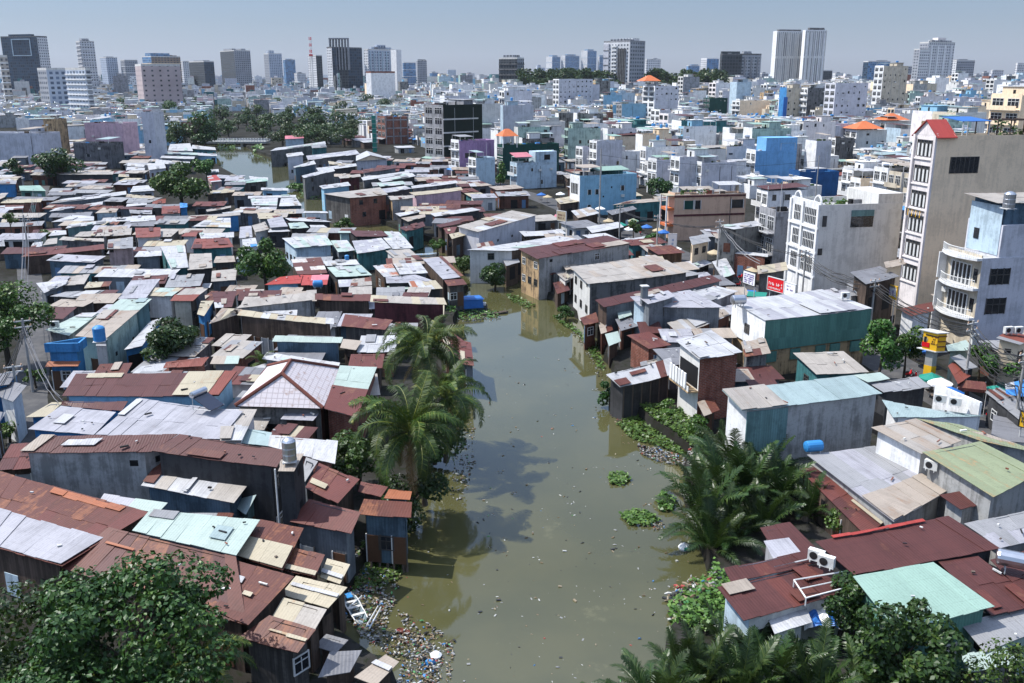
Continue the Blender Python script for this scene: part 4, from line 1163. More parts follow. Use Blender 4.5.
H('large grey-walled hall with pale teal roof and a beige roof strip at the canal end', '722 390 853 375 882.5 394 742 411', (7.2, 6.4), 'teal', 'concrete|concrete|concrete|white', F='....', L='ww.v/w.wv', base=0, sheets=[(.0, 0, .31, 1, 'beige')], short='the grey hall with teal roof',
  extra=lambda th, c, w: (lambda mb: (mb.hexa([Vector((p.x, p.y, 2.5)) for p in (w[3] + Vector((.05, -.06, 0)), lerp(w[3], w[2], .31) + Vector((0, -.06, 0)), lerp(w[3], w[2], .31) + Vector((0, .0, 0)), w[3])], [Vector((p.x, p.y, 6.2)) for p in (w[3] + Vector((.05, -.06, 0)), lerp(w[3], w[2], .31) + Vector((0, -.06, 0)), lerp(w[3], w[2], .31), w[3])], M['w_tealmetal']), th.part('wall_cladding', mb)))(MB()))
H('wide ash-grey flat roof with a beige end in front of the grey hall', '807 455 875 446 948 491 894 522', (3.5, 3.2), ('grey', 'lilac', .25), 'concrete', sheets=[(0, .66, 1, 1, 'tan')], short='the wide ash-grey roof', row=4)
H('brown-grey dusty roof with a vent row on its side, right bank', '871 427 916 418.5 962 441 922 454', (5.6, 5.2), ('tan', 'beige', .3), 'white|concrete|concrete|white', L='v.v.v', F='.', short='the dusty brown-grey roof')
H('rust-streaked olive green roof at the right edge', '922 452 980 441 1040 471 993 497', (5.4, 4.9), 'olive', 'concrete', L='....', F='.', row=4, short='the olive green roof')
H('darker olive slope behind the rust-streaked olive roof', '917 418 960 424 1050 455 981 441', (4.4, 5.4), ('olive', 'tan', .5), 'concrete', F='.')
H('pale teal roof ringed by a white parapet beside the street', '882 400 962 413 985 416 893 417', (4.4, 4.2), 'teal', 'white', F='....', short='the pale teal roof by the street',
  extra=lambda th, c, w: (lambda mb: (mb.hexa([Vector((p.x, p.y, 0)) for p in (w[2], w[2] + Vector((.2, 0, 0)), P(934, 392, 4.6) + Vector((.2, 0, 0)), P(934, 392, 4.6))], [Vector((p.x, p.y, 5.4)) for p in (w[2], w[2] + Vector((.2, 0, 0)), P(934, 392, 4.6) + Vector((.2, 0, 0)), P(934, 392, 4.6))], M['w_white']), th.part('parapet', mb)))(MB()))
H('grey sheet roof over a dark gap behind the pale teal roof', '868 382 918 376 931 386.5 884 392', (4.8, 4.6), 'grey', 'black', F='....')
H('small mint roof wedged right of the grey hall', '853 375 880 372 890 378.5 868 382', (5.2, 5.0), 'mint', 'grey')
H('small maroon roof tucked below the olive green roof', '939 495 976 488 995 500 961 510', (3.8, 3.5), 'maroon', 'concrete', F='...', R_='.')
H('long brick-red lean-to roof along the wide ash-grey roof', '799 470 812 466 887 521 866 536', (2.8, 2.4), ('redbrown', 'maroon', .4), 'plank')
H('large dark maroon ribbed roof on the right bank', '815 541.5 948 516 1000 548 854 575', (4.3, 3.8), 'maroon', 'black', F='....', short='the large maroon roof', row=4, sheets=[(.12, -.02, .8, .05, 'red')])
H('smooth mint green roof in front of the large maroon roof', '853 576 933 562 995 606.5 897 632', (4.5, 4.0), 'green', 'greenmetal', F='..w.', R_='o.', short='the smooth mint green roof', row=5)
H('maroon roof dotted with pale specks right of the mint green roof', '938 562 978 556 1040 604 992 616', (3.6, 3.2), ('maroon', 'redbrown', .15), 'black')
H('pale grey gridded roof at the right edge', '964 523 1050 505 1060 532 1000 548', (3.8, 3.5), ('grey', 'lilac', .4), 'concrete', row=2)
H('maroon roof holding a steel water heater at the right edge', '990 560 1060 540 1070 580 1030 600', (3.4, 3.2), 'maroon', 'black')
H('maroon house roof with a white sheet patch beside the nipa palms', '760 527 790 522 824 556 781 562', (3.9, 3.5), 'maroon', 'grey', sheets=[(-.15, .45, .55, .95, 'lilac')])
H('maroon roof carrying two box shapes, left of the large maroon roof', '724 568 803 551 822 562 731 582', (4.0, 3.7), ('maroon', 'redbrown', .3), 'offwhite', sheets=[(.5, .72, .98, .8, 'white')])
H('broad maroon canal-side roof behind the lower nipa palms', '717 587 822 563 856 588 744 621', (3.6, 3.1), ('maroon', 'redbrown', .3), 'offwhite|grey|grey|paleblue', L='w.w', short='the broad maroon canal-side roof')
H('white canopy sheet half hidden in palms below the broad maroon canal-side roof', '767 616 806 606 812 622 775 634', (2.6, 2.4), 'white', 'white')
H('grey ribbed roof cut by the bottom right corner', '960 623 1022 606 1045 628 985 652', (3.0, 2.7), 'grey', 'mint')
H('light green low roof at the bottom right under the leaves', '960 655 1003 645 1020 662 970 672', (2.6, 2.5), 'mint', 'grey')
# --- between canal and street
def hs(th, c, w): post_row(th, w, 3, 2, 6, -2, 2.6, 'post', 'wood')
H('tin roof open shack with rust patches over the hyacinth bank', '606 374.5 671 357.5 674 374 620 387', (3.4, 2.7), ('white', 'rust', .2), 'black', F='.', L='.', base=-1.2, short='the open tin shack', sheets=[(.0, .55, .2, 1, 'rust'), (.3, .3, .55, .5, 'redbrown')], extra=hs)
def laundry(th, c, w):
    e = (w[3] - w[0]); e.z = 0; Ln = e.length; e.normalize(); n = Vector((e.y, -e.x, 0))
    if n.x > 0: n = -n
    b = MB(); A = w[0] + Vector((0, 0, 3.1))
    b.obox(A + e * Ln / 2 + n * .5, e, n, Ln, 1.1, .15, M['w_ochre'])
    b.obox(A + e * Ln / 2 + n * 1.0 + Vector((0, 0, .15)), e, n, Ln, .06, .5, M['w_offwhite'])
    th.part('balcony', b)
    o = MB(); o.obox(A + e * Ln / 2 + n * .01 + Vector((0, 0, .3)), e, n, Ln * .9, .06, 2.1, M['dark']); th.part('opening', o)
    for i in range(6):
        l = MB(); l.obox(A + e * (Ln * (.12 + i * .145)) + n * 1.1 + Vector((0, 0, .35)), e, n, Ln * .11, .1, 1.5, M['w_white']); th.part('hanging_cloth', l)
H('two-storey house with white cloths hung along its canal balcony and a white roof', '675 340 711 330 743 352 699 359', (7.0, 6.6), 'white', 'brick|brick|brick|offwhite', F='../..', L='..', extra=laundry, short='the house with hung white cloths')
H('big warehouse-like house with dark green metal top, white roof and ochre lower wall', '731 300.5 822 289.5 873 308.5 765 320.5', (7.0, 6.6), ('white', 'lilac', .3), 'greenmetal|greenmetal|white|white', F='.', L='.w.', base=3.1, inset=.12, short='the dark green metal house', row=5,
  extra=lambda th, c, w: (lambda mb: (mb.hexa([Vector((p.x, p.y, 0)) for p in (w[3] + Vector((.2, .25, 0)), w[2] + Vector((-.3, .25, 0)), w[1] + Vector((-.2, -.2, 0)), w[0] + Vector((.2, -.2, 0)))], [Vector((p.x, p.y, 3.3)) for p in (w[3] + Vector((.2, .25, 0)), w[2] + Vector((-.3, .25, 0)), w[1] + Vector((-.2, -.2, 0)), w[0] + Vector((.2, -.2, 0)))], M['w_ochre']), th.part('lower_wall', mb),
     [(lambda q: (q.obox(lerp(w[3], w[2], t) * 1 + Vector((0, .17, 1.7 - lerp(w[3], w[2], t).z)), (w[2] - w[3]).normalized(), Vector(((w[2] - w[3]).y, -(w[2] - w[3]).x, 0)).normalized(), 1.3, .25, 1.2, M['w_greenmetal']), th.part('shutter', q)))(MB()) for t in (.08, .3, .54, .68, .88)]))(MB()))
H('patched rust and white metal roof tilted beside the grey metal house', '667 323 724 307 732 314 680 335.5', (4.6, 4.0), ('beige', 'white', .35), 'rustmetal', sheets=[(.3, .1, .55, .9, 'white'), (.55, .3, .95, .95, 'tan')])
H('tall grey corrugated metal house beside the canal', '630 296.5 690 290 724 307.5 640 306', (7.2, 6.4), 'lilac', 'metal|metal|metal|paleblue', F='.', L='.../w..', base=-1.0, short='the grey corrugated house')
H('white sheet roof right of the grey corrugated house by the green metal house', '676 294 716 286 738 291 700 306', (6.0, 5.6), 'white', 'grey')
H('long maroon roof behind the grey corrugated house', '595 300 711 275 722 281 604 307.5', (6.0, 5.4), 'maroon', 'metal|metal|metal|plank', F='....p.pp', L='.d', base=-1.0, short='the long maroon roof')
th, c_, w_ = H('red hut with a rusty tilted roof standing in the canal', '580 318 596 312 599 322 584 325', (3.2, 2.9), 'rust', 'rustmetal', L='.b', base=-1.2)
H('big ash-grey flat roof over a white two-storey canal house', '570 267 655 255 690 272 588 284', (7.0, 6.6), ('beige', 'tan', .3), 'dark|dark|dark|offwhite', F='....', L='www/wwv', base=-1.2, short='the white canal house with ash roof', row=4)
H('low grey roof wedge right of the ash-grey flat roof', '647 277 662 264 702 274 660 281', (5.2, 4.9), 'grey', 'dark', F='.')
H('long dark maroon roof over an ochre canal house with tall windows', '518 249 607 235.5 632 243.5 537 259', (7.2, 6.6), 'maroon', 'concrete|concrete|concrete|ochre', F='./v.w.', L='www/w.w', base=-1.2, short='the ochre canal house')
H('small rust awning roof hanging below the ochre canal house', '541 267 562 263 567 270 551 275', (3.8, 3.3), 'rust', 'black', base=-1.2)
H('little pale roof beside the rust awning over the canal', '556 273 571 270 574 277 565 281', (3.6, 3.3), 'beige', 'offwhite', L='.', base=-1.2)
H('long off-white roof left of the ochre canal house', '467 250 558 236 583 240 510 251', (5.6, 5.2), 'white', 'plank|plank|plank|offwhite', L='w/w', base=-1.2, short='the long off-white canal roof')
H('grey-white gabled workshop with plank end wall', '457 226.5 512 210.5 537 215 478 232', (6.0, 5.6), ('beige', 'white', .3), 'lilac', F='p.v.v...', L='..', base=-.2, short='the grey-white workshop')
H('small cream lean-to on the canal face of the grey-white workshop', '449 234 459 232 466 235 452 239', (4.6, 4.3), 'cream', 'plank', base=-1.2)
H('maroon strip roof left of the grey-white workshop', '436 225 466 218 471 221 440 227.5', (5.2, 4.9), 'maroon', 'plank', L='w.', base=-1.0)
H('second short maroon roof below the maroon strip roof', '443 228 457 227 454 233 447 234', (4.6, 4.3), 'redbrown', 'plank', L='b', base=-1.0)
H('long grey-white roof with a black lattice side behind the maroon strip', '430 213.5 472 207.5 481 210 435 216.5', (5.4, 5.2), 'white', 'black', base=-.5)
H('maroon roofed teal shed near the canal bend', '399 227.5 423 221.5 425.5 226 406 231.5', (4.6, 4.3), 'maroon', 'teal', F='o.', base=-.8)
H('white slanting roof above the maroon roofed teal shed', '395 213.5 419 210 421 211.5 400 216.5', (5.4, 5.2), 'white', 'black')
H('tan roof over a dark gap above the maroon roofed teal shed', '401 218 425 214 425.5 217 408 221.5', (5.0, 4.8), 'tan', 'black')
H('big dark red brick house with a pale roof by the canal bend', '323 194 380 187.5 388 194.5 349 198', (8.2, 8.0), 'beige', 'brick|brick|brick|greyplank', F='.w.o/.w.w.', L='p.p/...', base=-1.2, short='the dark red brick house')
H('pale roof hut with a yellow corner post right of the brick house', '387 196 414 195 415 197.5 391 200', (7.0, 6.8), 'beige', 'concrete|concrete|concrete|ochre', F='.W')
H('long lilac-pink walled house under a pale roof', '409 192.5 461 187 463 190 415 195.5', (7.2, 7.0), 'cream', 'rose', F='w.w.w.w', short='the lilac-pink house')
H('long pale strip roof behind the lilac-pink house', '411 186 456 180.5 458 183 412 188.5', (6.6, 6.4), 'white', 'dark')
H('wide whitish roof left of the strip roof, above the brick house', '362 191 405 186 412 188.5 372 195', (7.0, 6.8), ('lilac', 'white', .4), 'black')
H('white roof over a skyblue wall by the bend, left of the brick house', '319 186 348 182 351 185.5 323 189', (7.0, 6.8), 'white', 'skyblue', F='..', base=-1.2)
H('dark waterfront house with a white eave in the canal bend', '301.5 176 333 167.5 335 171 304 178', (7.4, 7.2), 'white', 'dark', F='ww/w.', L='./.', base=-1.2, short='the dark waterfront house')
H('blue-grey stilt house next to the white waterfront block', '293 167 314 160.5 316 164 295 168', (6.6, 6.4), 'white', 'bluemetal', F='d./..', base=-1.2)
H('white waterfront block with two dark windows', '286 154 302 152 304 155 287 157', (9.4, 9.2), 'white', 'lilac|lilac|white|white', F='ww/..', base=-1.2, short='the white waterfront block')
H('long white eave roof running to the canal bend', '276 148 325 141.5 326 144 270 151', (7.4, 7.2), 'white', 'dark', F='..p.p', base=-1.2)
H('pink-roofed pale blue house above the long white eave', '285 136 303 135 304 138 285 139', (8.4, 8.2), 'pink', 'paleblue', F='.w.w')
H('grey box house with a teal end behind the white waterfront block', '311 145 325 143.5 327 147 312 148', (8.4, 8.2), 'grey', 'teal', F='..')
H('long white-lilac roof right of the white waterfront block', '306 156 356 150 360 154 308 160', (6.2, 6.0), ('lilac', 'white', .3), 'dark')
H('long yellow-cream roof strip in the bend rows', '328 161 352 164 352 166 329 164', (6.0, 5.8), 'cream', 'dark')
H('white strip roof under the yellow-cream strip', '316 168 356 163.5 357 166 318 171', (6.0, 5.8), 'white', 'black')
H('grey-maroon walled hut in the bend rows', '338 176 360 174 361 176.5 340 178.5', (6.4, 6.2), 'beige', 'maroon')
H('pale strip roof behind the brick house, upper right', '361 177.5 408 171 410 173.5 363 180.5', (6.4, 6.2), 'white', 'dark')
H('long maroon-grey strip roof behind the gabled hut', '362 170 395 165 397 168 364 173', (6.4, 6.2), 'maroon', 'metal')
H('white strip roof with a dark gap, above the lilac-pink house', '378 179 412 173 416 176 382 182', (6.4, 6.2), 'white', 'black')
H('grey-green strip roof left of the lilac-pink house', '376 183 403 181 406 184 380 186.5', (6.2, 6.0), ('mint', 'white', .5), 'black')
def gable(th, c, w):
    mb = MB(); m = lerp(c[3], c[2], .45) + Vector((0, 0, 1.6)); m2 = lerp(c[0], c[1], .45) + Vector((0, 0, 1.6))
    mb.add([w[3] + Vector((0, 0, c[3].z - .1)), w[2] + Vector((0, 0, c[2].z - .1)), Vector((m.x, lerp(w[3], w[2], .45).y, m.z))], ((0, 1, 2),), M['w_beige']); th.part('gable', mb)
    r = MB(); d = Vector((0, 0, .05))
    r.hexa([c[3], m, m2, c[0]], [c[3] + d, m + d, m2 + d, c[0] + d], M['white']); r.hexa([m, c[2], c[1], m2], [m + d, c[2] + d, c[1] + d, m2 + d], M['white']); th.part('roof_gable', r)
H('gabled hut with a beige and lilac front behind the brick house rows', '356 156 380 155 388 159 356 161', (7.2, 7.0), 'white', 'lilac', F='v..', extra=gable)
# lean-tos crowding the right bank
for q, z, rf, wl_, lab in (('616 308 629 305 632 315 619 319', (4.2, 3.8), 'mint', 'plank', 'mint lean-to on the canal face of the grey corrugated house, upper of three'),
    ('615 319 630 316 638 326 621 331', (3.5, 3.1), 'darkgrey', 'rustmetal', 'grey lean-to under the upper mint one at the grey corrugated house'),
    ('605 334 618 331 621 341 609 346', (2.2, 1.9), 'mint', 'plank', 'lowest mint lean-to at the water below the grey corrugated house'),
    ('598 322 610 318 613 330 601 334', (2.6, 2.2), ('rust', 'tan', .5), 'rustmetal', 'rusty lean-to over the water below the long maroon roof'),
    ('741 342 765 338 771 353 745 357', (4.6, 4.3), ('tan', 'rust', .3), 'mouldy', 'junk-covered low roof between the brick-sided house and the ochre lower wall'),
    ('640 362 672 354 676 362 642 372', (2.3, 2.0), ('beige', 'grey', .4), 'plank', 'dull deck roof between the grey corrugated house and the open tin shack'),
    ('500 254 514 252 520 262 506 266', (3.6, 3.2), 'grey', 'plank', 'grey lean-to left of the ochre canal house over the water'),
    ('553 283 566 280 570 290 557 294', (2.4, 2.1), ('rust', 'maroon', .4), 'plank', 'rusty lean-to at the water between ochre and white canal houses'),
    ('560 262 574 259 578 267 566 270', (4.6, 4.3), 'tan', 'concrete', 'tan roofed gap house between the ochre and white canal houses'),
    ('476 244 492 241 498 250 480 254', (3.4, 3.0), ('beige', 'rust', .3), 'plank', 'buff lean-to hanging over the canal below the grey-white workshop'),
    ('697 402 712 397 720 410 704 416', (2.4, 2.1), ('tan', 'rust', .4), 'plank', 'small tan lean-to at the foot of the house with hung cloths'),
    ('640 298 668 290 676 296 648 304', (7.6, 7.5), 'lilac', 'metal', 'raised roof sheet over the ridge of the grey corrugated house')):
    H(lab, q, z, rf, wl_, base=-1.2 if z[0] < 4 else 0)
# --- sheds along the street
H('dark lane house with blackened wall under a pale roof', '718 226 755 221 771 224 734 229.5', (8.4, 8.0), 'white', 'mouldy', F='W..../....', short='the blackened lane house')
H('long tan canopy roof in front of the tree by the light blue house', '632 200 673 197 674 200 612 205', (5.6, 5.2), 'tan', 'teal', F='oOoO')
H('dark slatted roof below the long tan canopy', '606 211 633 206 637 209 612 215', (4.6, 4.2), 'darkgrey', 'black')
H('white sheet canopy over the lane below the light blue house', '586 227 618 222 624 227 592 233', (3.6, 3.4), 'white', 'black')
H('pale lean-to roof of a stall left of the slatted roof', '571 211 590 207 600 213 578 218', (4.0, 3.8), ('white', 'tan', .3), 'plank')
H('beige stall roof against the light blue house front', '555 199 576 195 581 201 560 204', (4.6, 4.3), 'cream', 'plank', F='o')
H('low white stall roof beside the lane poles', '618 240 646 236 655 242 628 246', (3.2, 3.0), ('white', 'mint', .4), 'white')
H('small stacked-balcony shack in the lane with buff shutters', '689 237 706 234 711 241 692 245', (7.0, 6.8), 'grey', 'beige', F='ww/ww', L='w/w')
H('white stall sheet at the lane corner with a blue print', '684 262 702 258 712 263 693 269', (3.2, 3.0), ('white', 'lilac', .4), 'black')
H('brick lean-to under the blackened lane house', '722 249 768 254 768 257 724 252', (4.2, 4.0), 'white', 'brick', F='gbg.')
H('buff canvas canopy stall in front of the white corner building', '757 266 786 262 788 270 758 274', (5.0, 4.8), ('cream', 'tan', .3), 'dark', F='.')
H('pale blue gable-end stall with mesh fence on the lane', '712 262 726 258 735 274 722 278', (3.6, 3.4), ('white', 'mint', .3), 'black')
H('maroon canopy roof of the street stall under the yellow sign box', '948 366 953 362 971 376 958 384', (3.4, 3.0), 'tile', 'black')
H('striped tin canopy behind the street stall', '950 357 960 354 978 367 965 370', (3.8, 3.6), 'grey', 'black')
H('pale green canopy at the foot of the balcony building', '946 345 966 340 975 350 948 351', (4.0, 3.8), 'mint', 'mint')
H('reddish brown roof left of the balcony building foot', '898 309 932 302 934 311 912 316', (5.2, 4.9), 'redbrown', 'white', F='..')
H('blue-white tin canopy stall at the right edge of the street', '1005 384 1040 376 1050 400 1006 394', (3.4, 3.2), ('white', 'blueplas', .3), 'black')
H('two-storey street house with rusty and tin canopy roofs at the right edge', '996 338 1008 330 1035 338 1020 345', (6.4, 6.0), ('tile', 'grey', .4), 'beige', F='w./o.')
H('low tin row under tangled cables at the right edge of the street', '985 392 1000 388 1040 412 1020 420', (3.2, 3.0), ('grey', 'tan', .4), 'black')
H('white-walled yard with a green top band at the street corner', '993 415 1050 428 1060 446 991 440', (2.2, 2.2), 'darkgrey', 'white', F='....')
H('grey flat terrace roof in front of the white corner building', '846 284 872 279 880 292 850 296', (6.0, 5.8), 'grey', 'offwhite')
H('dark timber-framed house with open terrace beside the tall cream tower', '850 272 880 266 900 276 866 284', (8.2, 8.0), 'darkgrey', 'plank', F='.o.o/oo', short='the dark timber house')
H('cream and brown little roof house behind the timber house', '884 262 902 258 906 264 886 268', (9.0, 8.8), 'tan', 'beige', F='.W')

# ================================================================== TOWN HOUSES (surveyed)
def gable_red(pr, L, e, s):
    g = pr('gable'); z = 24.3
    g.add([L(-.02, -.2, z), L(-.02, 5.2, z), L(-.02, 2.5, z + 1.9), L(2.5, -.2, z), L(2.5, 5.2, z), L(2.5, 2.5, z + 1.9)], ((0, 2, 1), (3, 4, 5)), M['w_palepink'])
    r = pr('roof')
    for k in ([L(-.3, -.4, z - .2), L(2.7, -.4, z - .2), L(2.7, 2.5, z + 2.05), L(-.3, 2.5, z + 2.05)], [L(-.3, 5.4, z - .2), L(-.3, 2.5, z + 2.05), L(2.7, 2.5, z + 2.05), L(2.7, 5.4, z - .2)]):
        r.hexa([p - Vector((0, 0, .12)) for p in k], k, M['red'])
    b = pr('roof_canopy')
    k = [L(3.6, 4.8, z + 2.3), L(8, 4.8, z + 2.3), L(8, .2, z + 1.9), L(3.6, .2, z + 1.9)]
    b.hexa([p - Vector((0, 0, .08)) for p in k[::-1]], k[::-1], M['tarpblue'])
    for a in (3.8, 7.8):
        for q in (.3, 4.7): b.obox(L(a, q, z - .5), e, s, .1, .1, 2.4, M['flashing'])
    f = pr('roof_frame')
    for a in range(9, 27, 2):
        f.obox(L(a, .2, z - .1), e, s, .12, .12, 2.0, M['lattice']); f.obox(L(a, 4.6, z - .1), e, s, .12, .12, 2.0, M['lattice'])
        f.obox(L(a, 2.4, z + 1.9), e, s, .12, 4.6, .12, M['lattice'])
    f.obox(L(17, .2, z + 1.9), e, s, 16, .14, .14, M['lattice'])
    p = pr('roof_plants')
    for i in range(160):
        q = L(rnd.uniform(9, 26), rnd.uniform(0, 1.6), z + rnd.uniform(-.2, 1.9)); d = .3
        p.quad(q + Vector((-d, 0, rnd.uniform(-d, d))), q + Vector((0, -d, rnd.uniform(-d, d))), q + Vector((d, 0, rnd.uniform(-d, d))), q + Vector((0, d, rnd.uniform(-d, d))), M['leaf'])
    w = pr('window'); w.obox(L(4.5, -.02, 19.3), e, s, 4.4, .06, 2.2, M['glass'])
    for i in range(7): w.obox(L(2.4 + i * .7, -.04, 19.3), e, s, .1, .1, 2.2, M['framedark'])
    for (a, zz) in ((10.5, 13.6), (9.6, 9.2)):
        v = pr('vent'); v.obox(L(a, -.02, zz), e, s, 1.5, .06, .3, M['dark'])
    # facade: pilasters, spandrels, curtains
    q = pr('facade_trim')
    for bb in (.22, 4.78): q.obox(L(-.16, bb, 0), e, s, .3, .44, 24.3, M['w_palepink'])
    for k in range(1, 7): q.obox(L(-.1, 2.5, k * 3.45 + .3), e, s, .18, 4.1, .18, M['w_palepink'])
    for k in range(1, 7):
        w = pr('window'); zz = k * 3.45 + .75
        w.obox(L(-.03, 2.5, zz), e, s, .08, 3.2, 2.2, M['glass'])
        for i in range(4):
            w.obox(L(-.09, 1.2 + i * .87, zz + .05), e, s, .04, .38, 1.75, M['frame'])
        for i in range(5): w.obox(L(-.1, .9 + i * .8, zz), e, s, .08, .09, 2.2, M['framedark'])
        w.obox(L(-.1, 2.5, zz + 1.75), e, s, .08, 3.2, .1, M['framedark'])
    t = pr('balcony_rail')
    for i in range(9): t.obox(L(-.5, .7 + i * .45, 13.2), e, s, .08, .1, .9, M['signyellow'] if i % 2 else M['framedark'])
    t.obox(L(-.5, 2.5, 14.1), e, s, .08, 4, .1, M['framedark'])
T('tall slim cream tower house with a red gable roof and pink-trimmed front', 938, 136, 24.3, 5.0, 27, 11, 'beige', 'palepink', 11, 'tower_house', short='the tall cream tower house', post=gable_red, lit=False, head=False, sidewin=0, parapet=.6, plants=0, canopy=False)

def balcony_b(pr, L, e, s):
    for k in range(1, 4):
        z = k * 3.6 + .4
        b = pr('balcony')
        n = 9; prof = []
        for i in range(n + 1):
            t = i / n; prof.append((-(.7 + .9 * math.sin(math.pi * t)), 6.5 * t))
        lo = [L(0, 0, z - .12)] + [L(a, b_, z - .12) for a, b_ in prof] + [L(0, 6.5, z - .12)]
        hi = [p + Vector((0, 0, .3)) for p in lo]
        m = len(lo)
        b.add(lo + hi, [tuple(range(m)), tuple(range(m, 2 * m))[::-1]] + [(i, i + m, (i + 1) % m + m, (i + 1) % m) for i in range(m)], M['w_white'])
        r = pr('balcony_rail')
        r.tube([L(a + .08, b_, z + 1.15) for a, b_ in prof], .05, M['frame'], 5)
        r.tube([L(a + .08, b_, z + .35) for a, b_ in prof], .035, M['frame'], 5)
        for i in range(28):
            t = i / 27; a = -(.62 + .9 * math.sin(math.pi * t)); r.tube([L(a, 6.5 * t, z + .18), L(a, 6.5 * t, z + 1.15)], .028, M['frame'], 4)
        if k < 3:
            d = pr('door'); d.obox(L(-.02, 3.4, z + .2), e, s, .08, 3.6, 2.5, M['glass'])
            for i in range(6): d.obox(L(-.08, 1.6 + i * .72, z + .2), e, s, .09, .16, 2.5, M['frame'])
            d.obox(L(-.08, 3.4, z + 2.65), e, s, .09, 3.8, .14, M['frame'])
            w = pr('window'); w.obox(L(-.02, .8, z + .8), e, s, .08, .7, 1.6, M['glass'])
            w2 = pr('window'); w2.obox(L(2.6, -.02, z + .6), e, s, 2.6, .08, 1.9, M['glass'])
            for i in range(4): w2.obox(L(1.3 + i * .87, -.05, z + .55), e, s, .1, .1, 2.0, M['framedark'])
            w2.obox(L(2.6, -.05, z + 1.7), e, s, 2.6, .1, .1, M['framedark'])
        sd = pr('balcony_wall'); sd.obox(L(-.55, 6.42, z - 3.3), e, s, 1.1, .14, 3.2, M['w_white']); 
    h = pr('upper_wall'); z = 11.0
    h.obox(L(10.6, 3.2, z), e, s, 16.8, 6.2, 4.2, M['w_lilac'], .2)
    h = pr('roof_room'); z = 15.2
    h.obox(L(10.4, 3.4, z), e, s, 15.6, 5.4, 2.6, M['w_bluemetal'])
    h.obox(L(2.16, 3.2, 11.6), e, s, .06, 5.6, 5.8, M['w_paleblue'])
    k = [L(1.3, 6.6, z + 3.0), L(19, 6.6, z + 3.0), L(19, .3, z + 2.6), L(1.3, .3, z + 2.6)]
    roof_sheets(h, k, M['beige'], None, 0, 1.4, 4)
    w = pr('window'); w.obox(L(2.1, 4.4, 13.0), e, s, .08, .9, 1.3, M['glass'])
    a = pr('air_conditioner')
    for dz in (0,): a.obox(L(-.3, 5.6, 6.2), e, s, .35, .8, .6, M['acwhite'])
    v = pr('window'); v.obox(L(10.5, -.02, 5.6), e, s, .6, .06, .9, M['glass'])
_c = P(987, 228, 15); _q = proj((_c.x, _c.y, 11.4))
T('white building with rounded front balconies and a blue metal roof room', _q[0], _q[1], 11.4, 6.5, 19, 11, 'lilac', 'cream', 12, 'balcony_building', short='the balcony building', post=balcony_b, lit=False, head=False, sidewin=0, parapet=.15, plants=0, canopy=False)

def corner_w(pr, L, e, s):
    for k in range(1, 4):
        z = k * 3.6 + .2
        for b0, wd in ((2.6, 3.4), (6.6, 1.9)):
            w = pr('window'); w.obox(L(-.03, b0, z), e, s, .08, wd, 2.2, M['glass'])
            n = int(wd / .45)
            for i in range(n + 1): w.obox(L(-.09, b0 + wd * (i / n - .5), z), e, s, .07, .09, 2.2, M['frame'])
            w.obox(L(-.09, b0, z + 1.1), e, s, .07, wd, .1, M['frame'])
        c = pr('cornice'); c.obox(L(-.12, 4.5, k * 3.6 - .5), e, s, .3, 9.1, .35, M['w_white'])
    p = pr('column')
    for b0 in (4.95, 8.7, .35): p.obox(L(-.12, b0, 0), e, s, .28, .5, 14, M['w_white'])
    a = pr('roof_arch')
    for b0 in (7.2, 1.2):
        for i in range(10):
            t0, t1 = math.pi * i / 10, math.pi * (i + 1) / 10
            q = [L(.2, b0 - 1.1 * math.cos(t0), 13.6 + 1.6 * math.sin(t0)), L(.2, b0 - 1.1 * math.cos(t1), 13.6 + 1.6 * math.sin(t1))]
            a.tube(q, .16, M['w_white'], 5)
    w = pr('window'); w.obox(L(6.8, -.02, 10.6), e, s, 3.6, .08, 2.4, M['glass']); w.obox(L(6.8, -.08, 12.2), e, s, 3.6, .14, .9, M['w_tealmetal'])
    w = pr('window'); w.obox(L(.8, -.02, 10.8), e, s, .7, .06, 1.6, M['glass'])
    w = pr('window'); w.obox(L(.5, -.02, 6.6), e, s, .7, .06, 1.0, M['glass'])
    b = pr('rear_block'); b.obox(L(11.2, 4.5, 13.2), e, s, 4.0, 8.8, 2.2, M['w_offwhite'])
T('white four-storey corner building with barred windows and a mouldy blank side', 821, 205, 14.0, 9.0, 13.2, 11, 'offwhite', 'white', 13, short='the white corner building', post=corner_w, lit=False, head=False, sidewin=0, plants=.9, parapet=.9, canopy=False)

def brown_h(pr, L, e, s):
    b = pr('trim'); b.obox(L(7.5, -.06, 4.9), e, s, 15.1, .14, .35, M['w_maroon']); b.obox(L(7.5, -.05, 8.7), e, s, 15.2, .14, .3, M['w_maroon'])
    for a, wd in ((3.0, 2.0), (4.9, 1.3), (13.4, 2.6)):
        w = pr('window'); w.obox(L(a, -.03, 6.3), e, s, wd, .1, 1.7, M['glass'] if a != 3.0 else M['w_forest'])
        for sx in (-1, 1): w.obox(L(a + sx * wd / 2, -.07, 6.2), e, s, .12, .12, 1.9, M['frame'])
    f = pr('terrace_frame')
    for bb in (.1, 3.6):
        f.obox(L(-1.6, bb, 0), e, s, .25, .25, 9, M['w_white'])
    for z in (2.9, 6.1): f.obox(L(-.8, 1.9, z), e, s, 1.6, 3.6, .5, M['orangetile'])
    f.obox(L(-.8, 1.9, 8.9), e, s, 1.8, 3.8, .2, M['cream'])
T('brown two-storey house with a dark red trim line and flat roof', 675, 195, 9.2, 4.0, 15.2, 11, 'brown', 'brown', 14, short='the brown house', post=brown_h, lit=False, head=False, sidewin=0, parapet=.4, plants=.4)

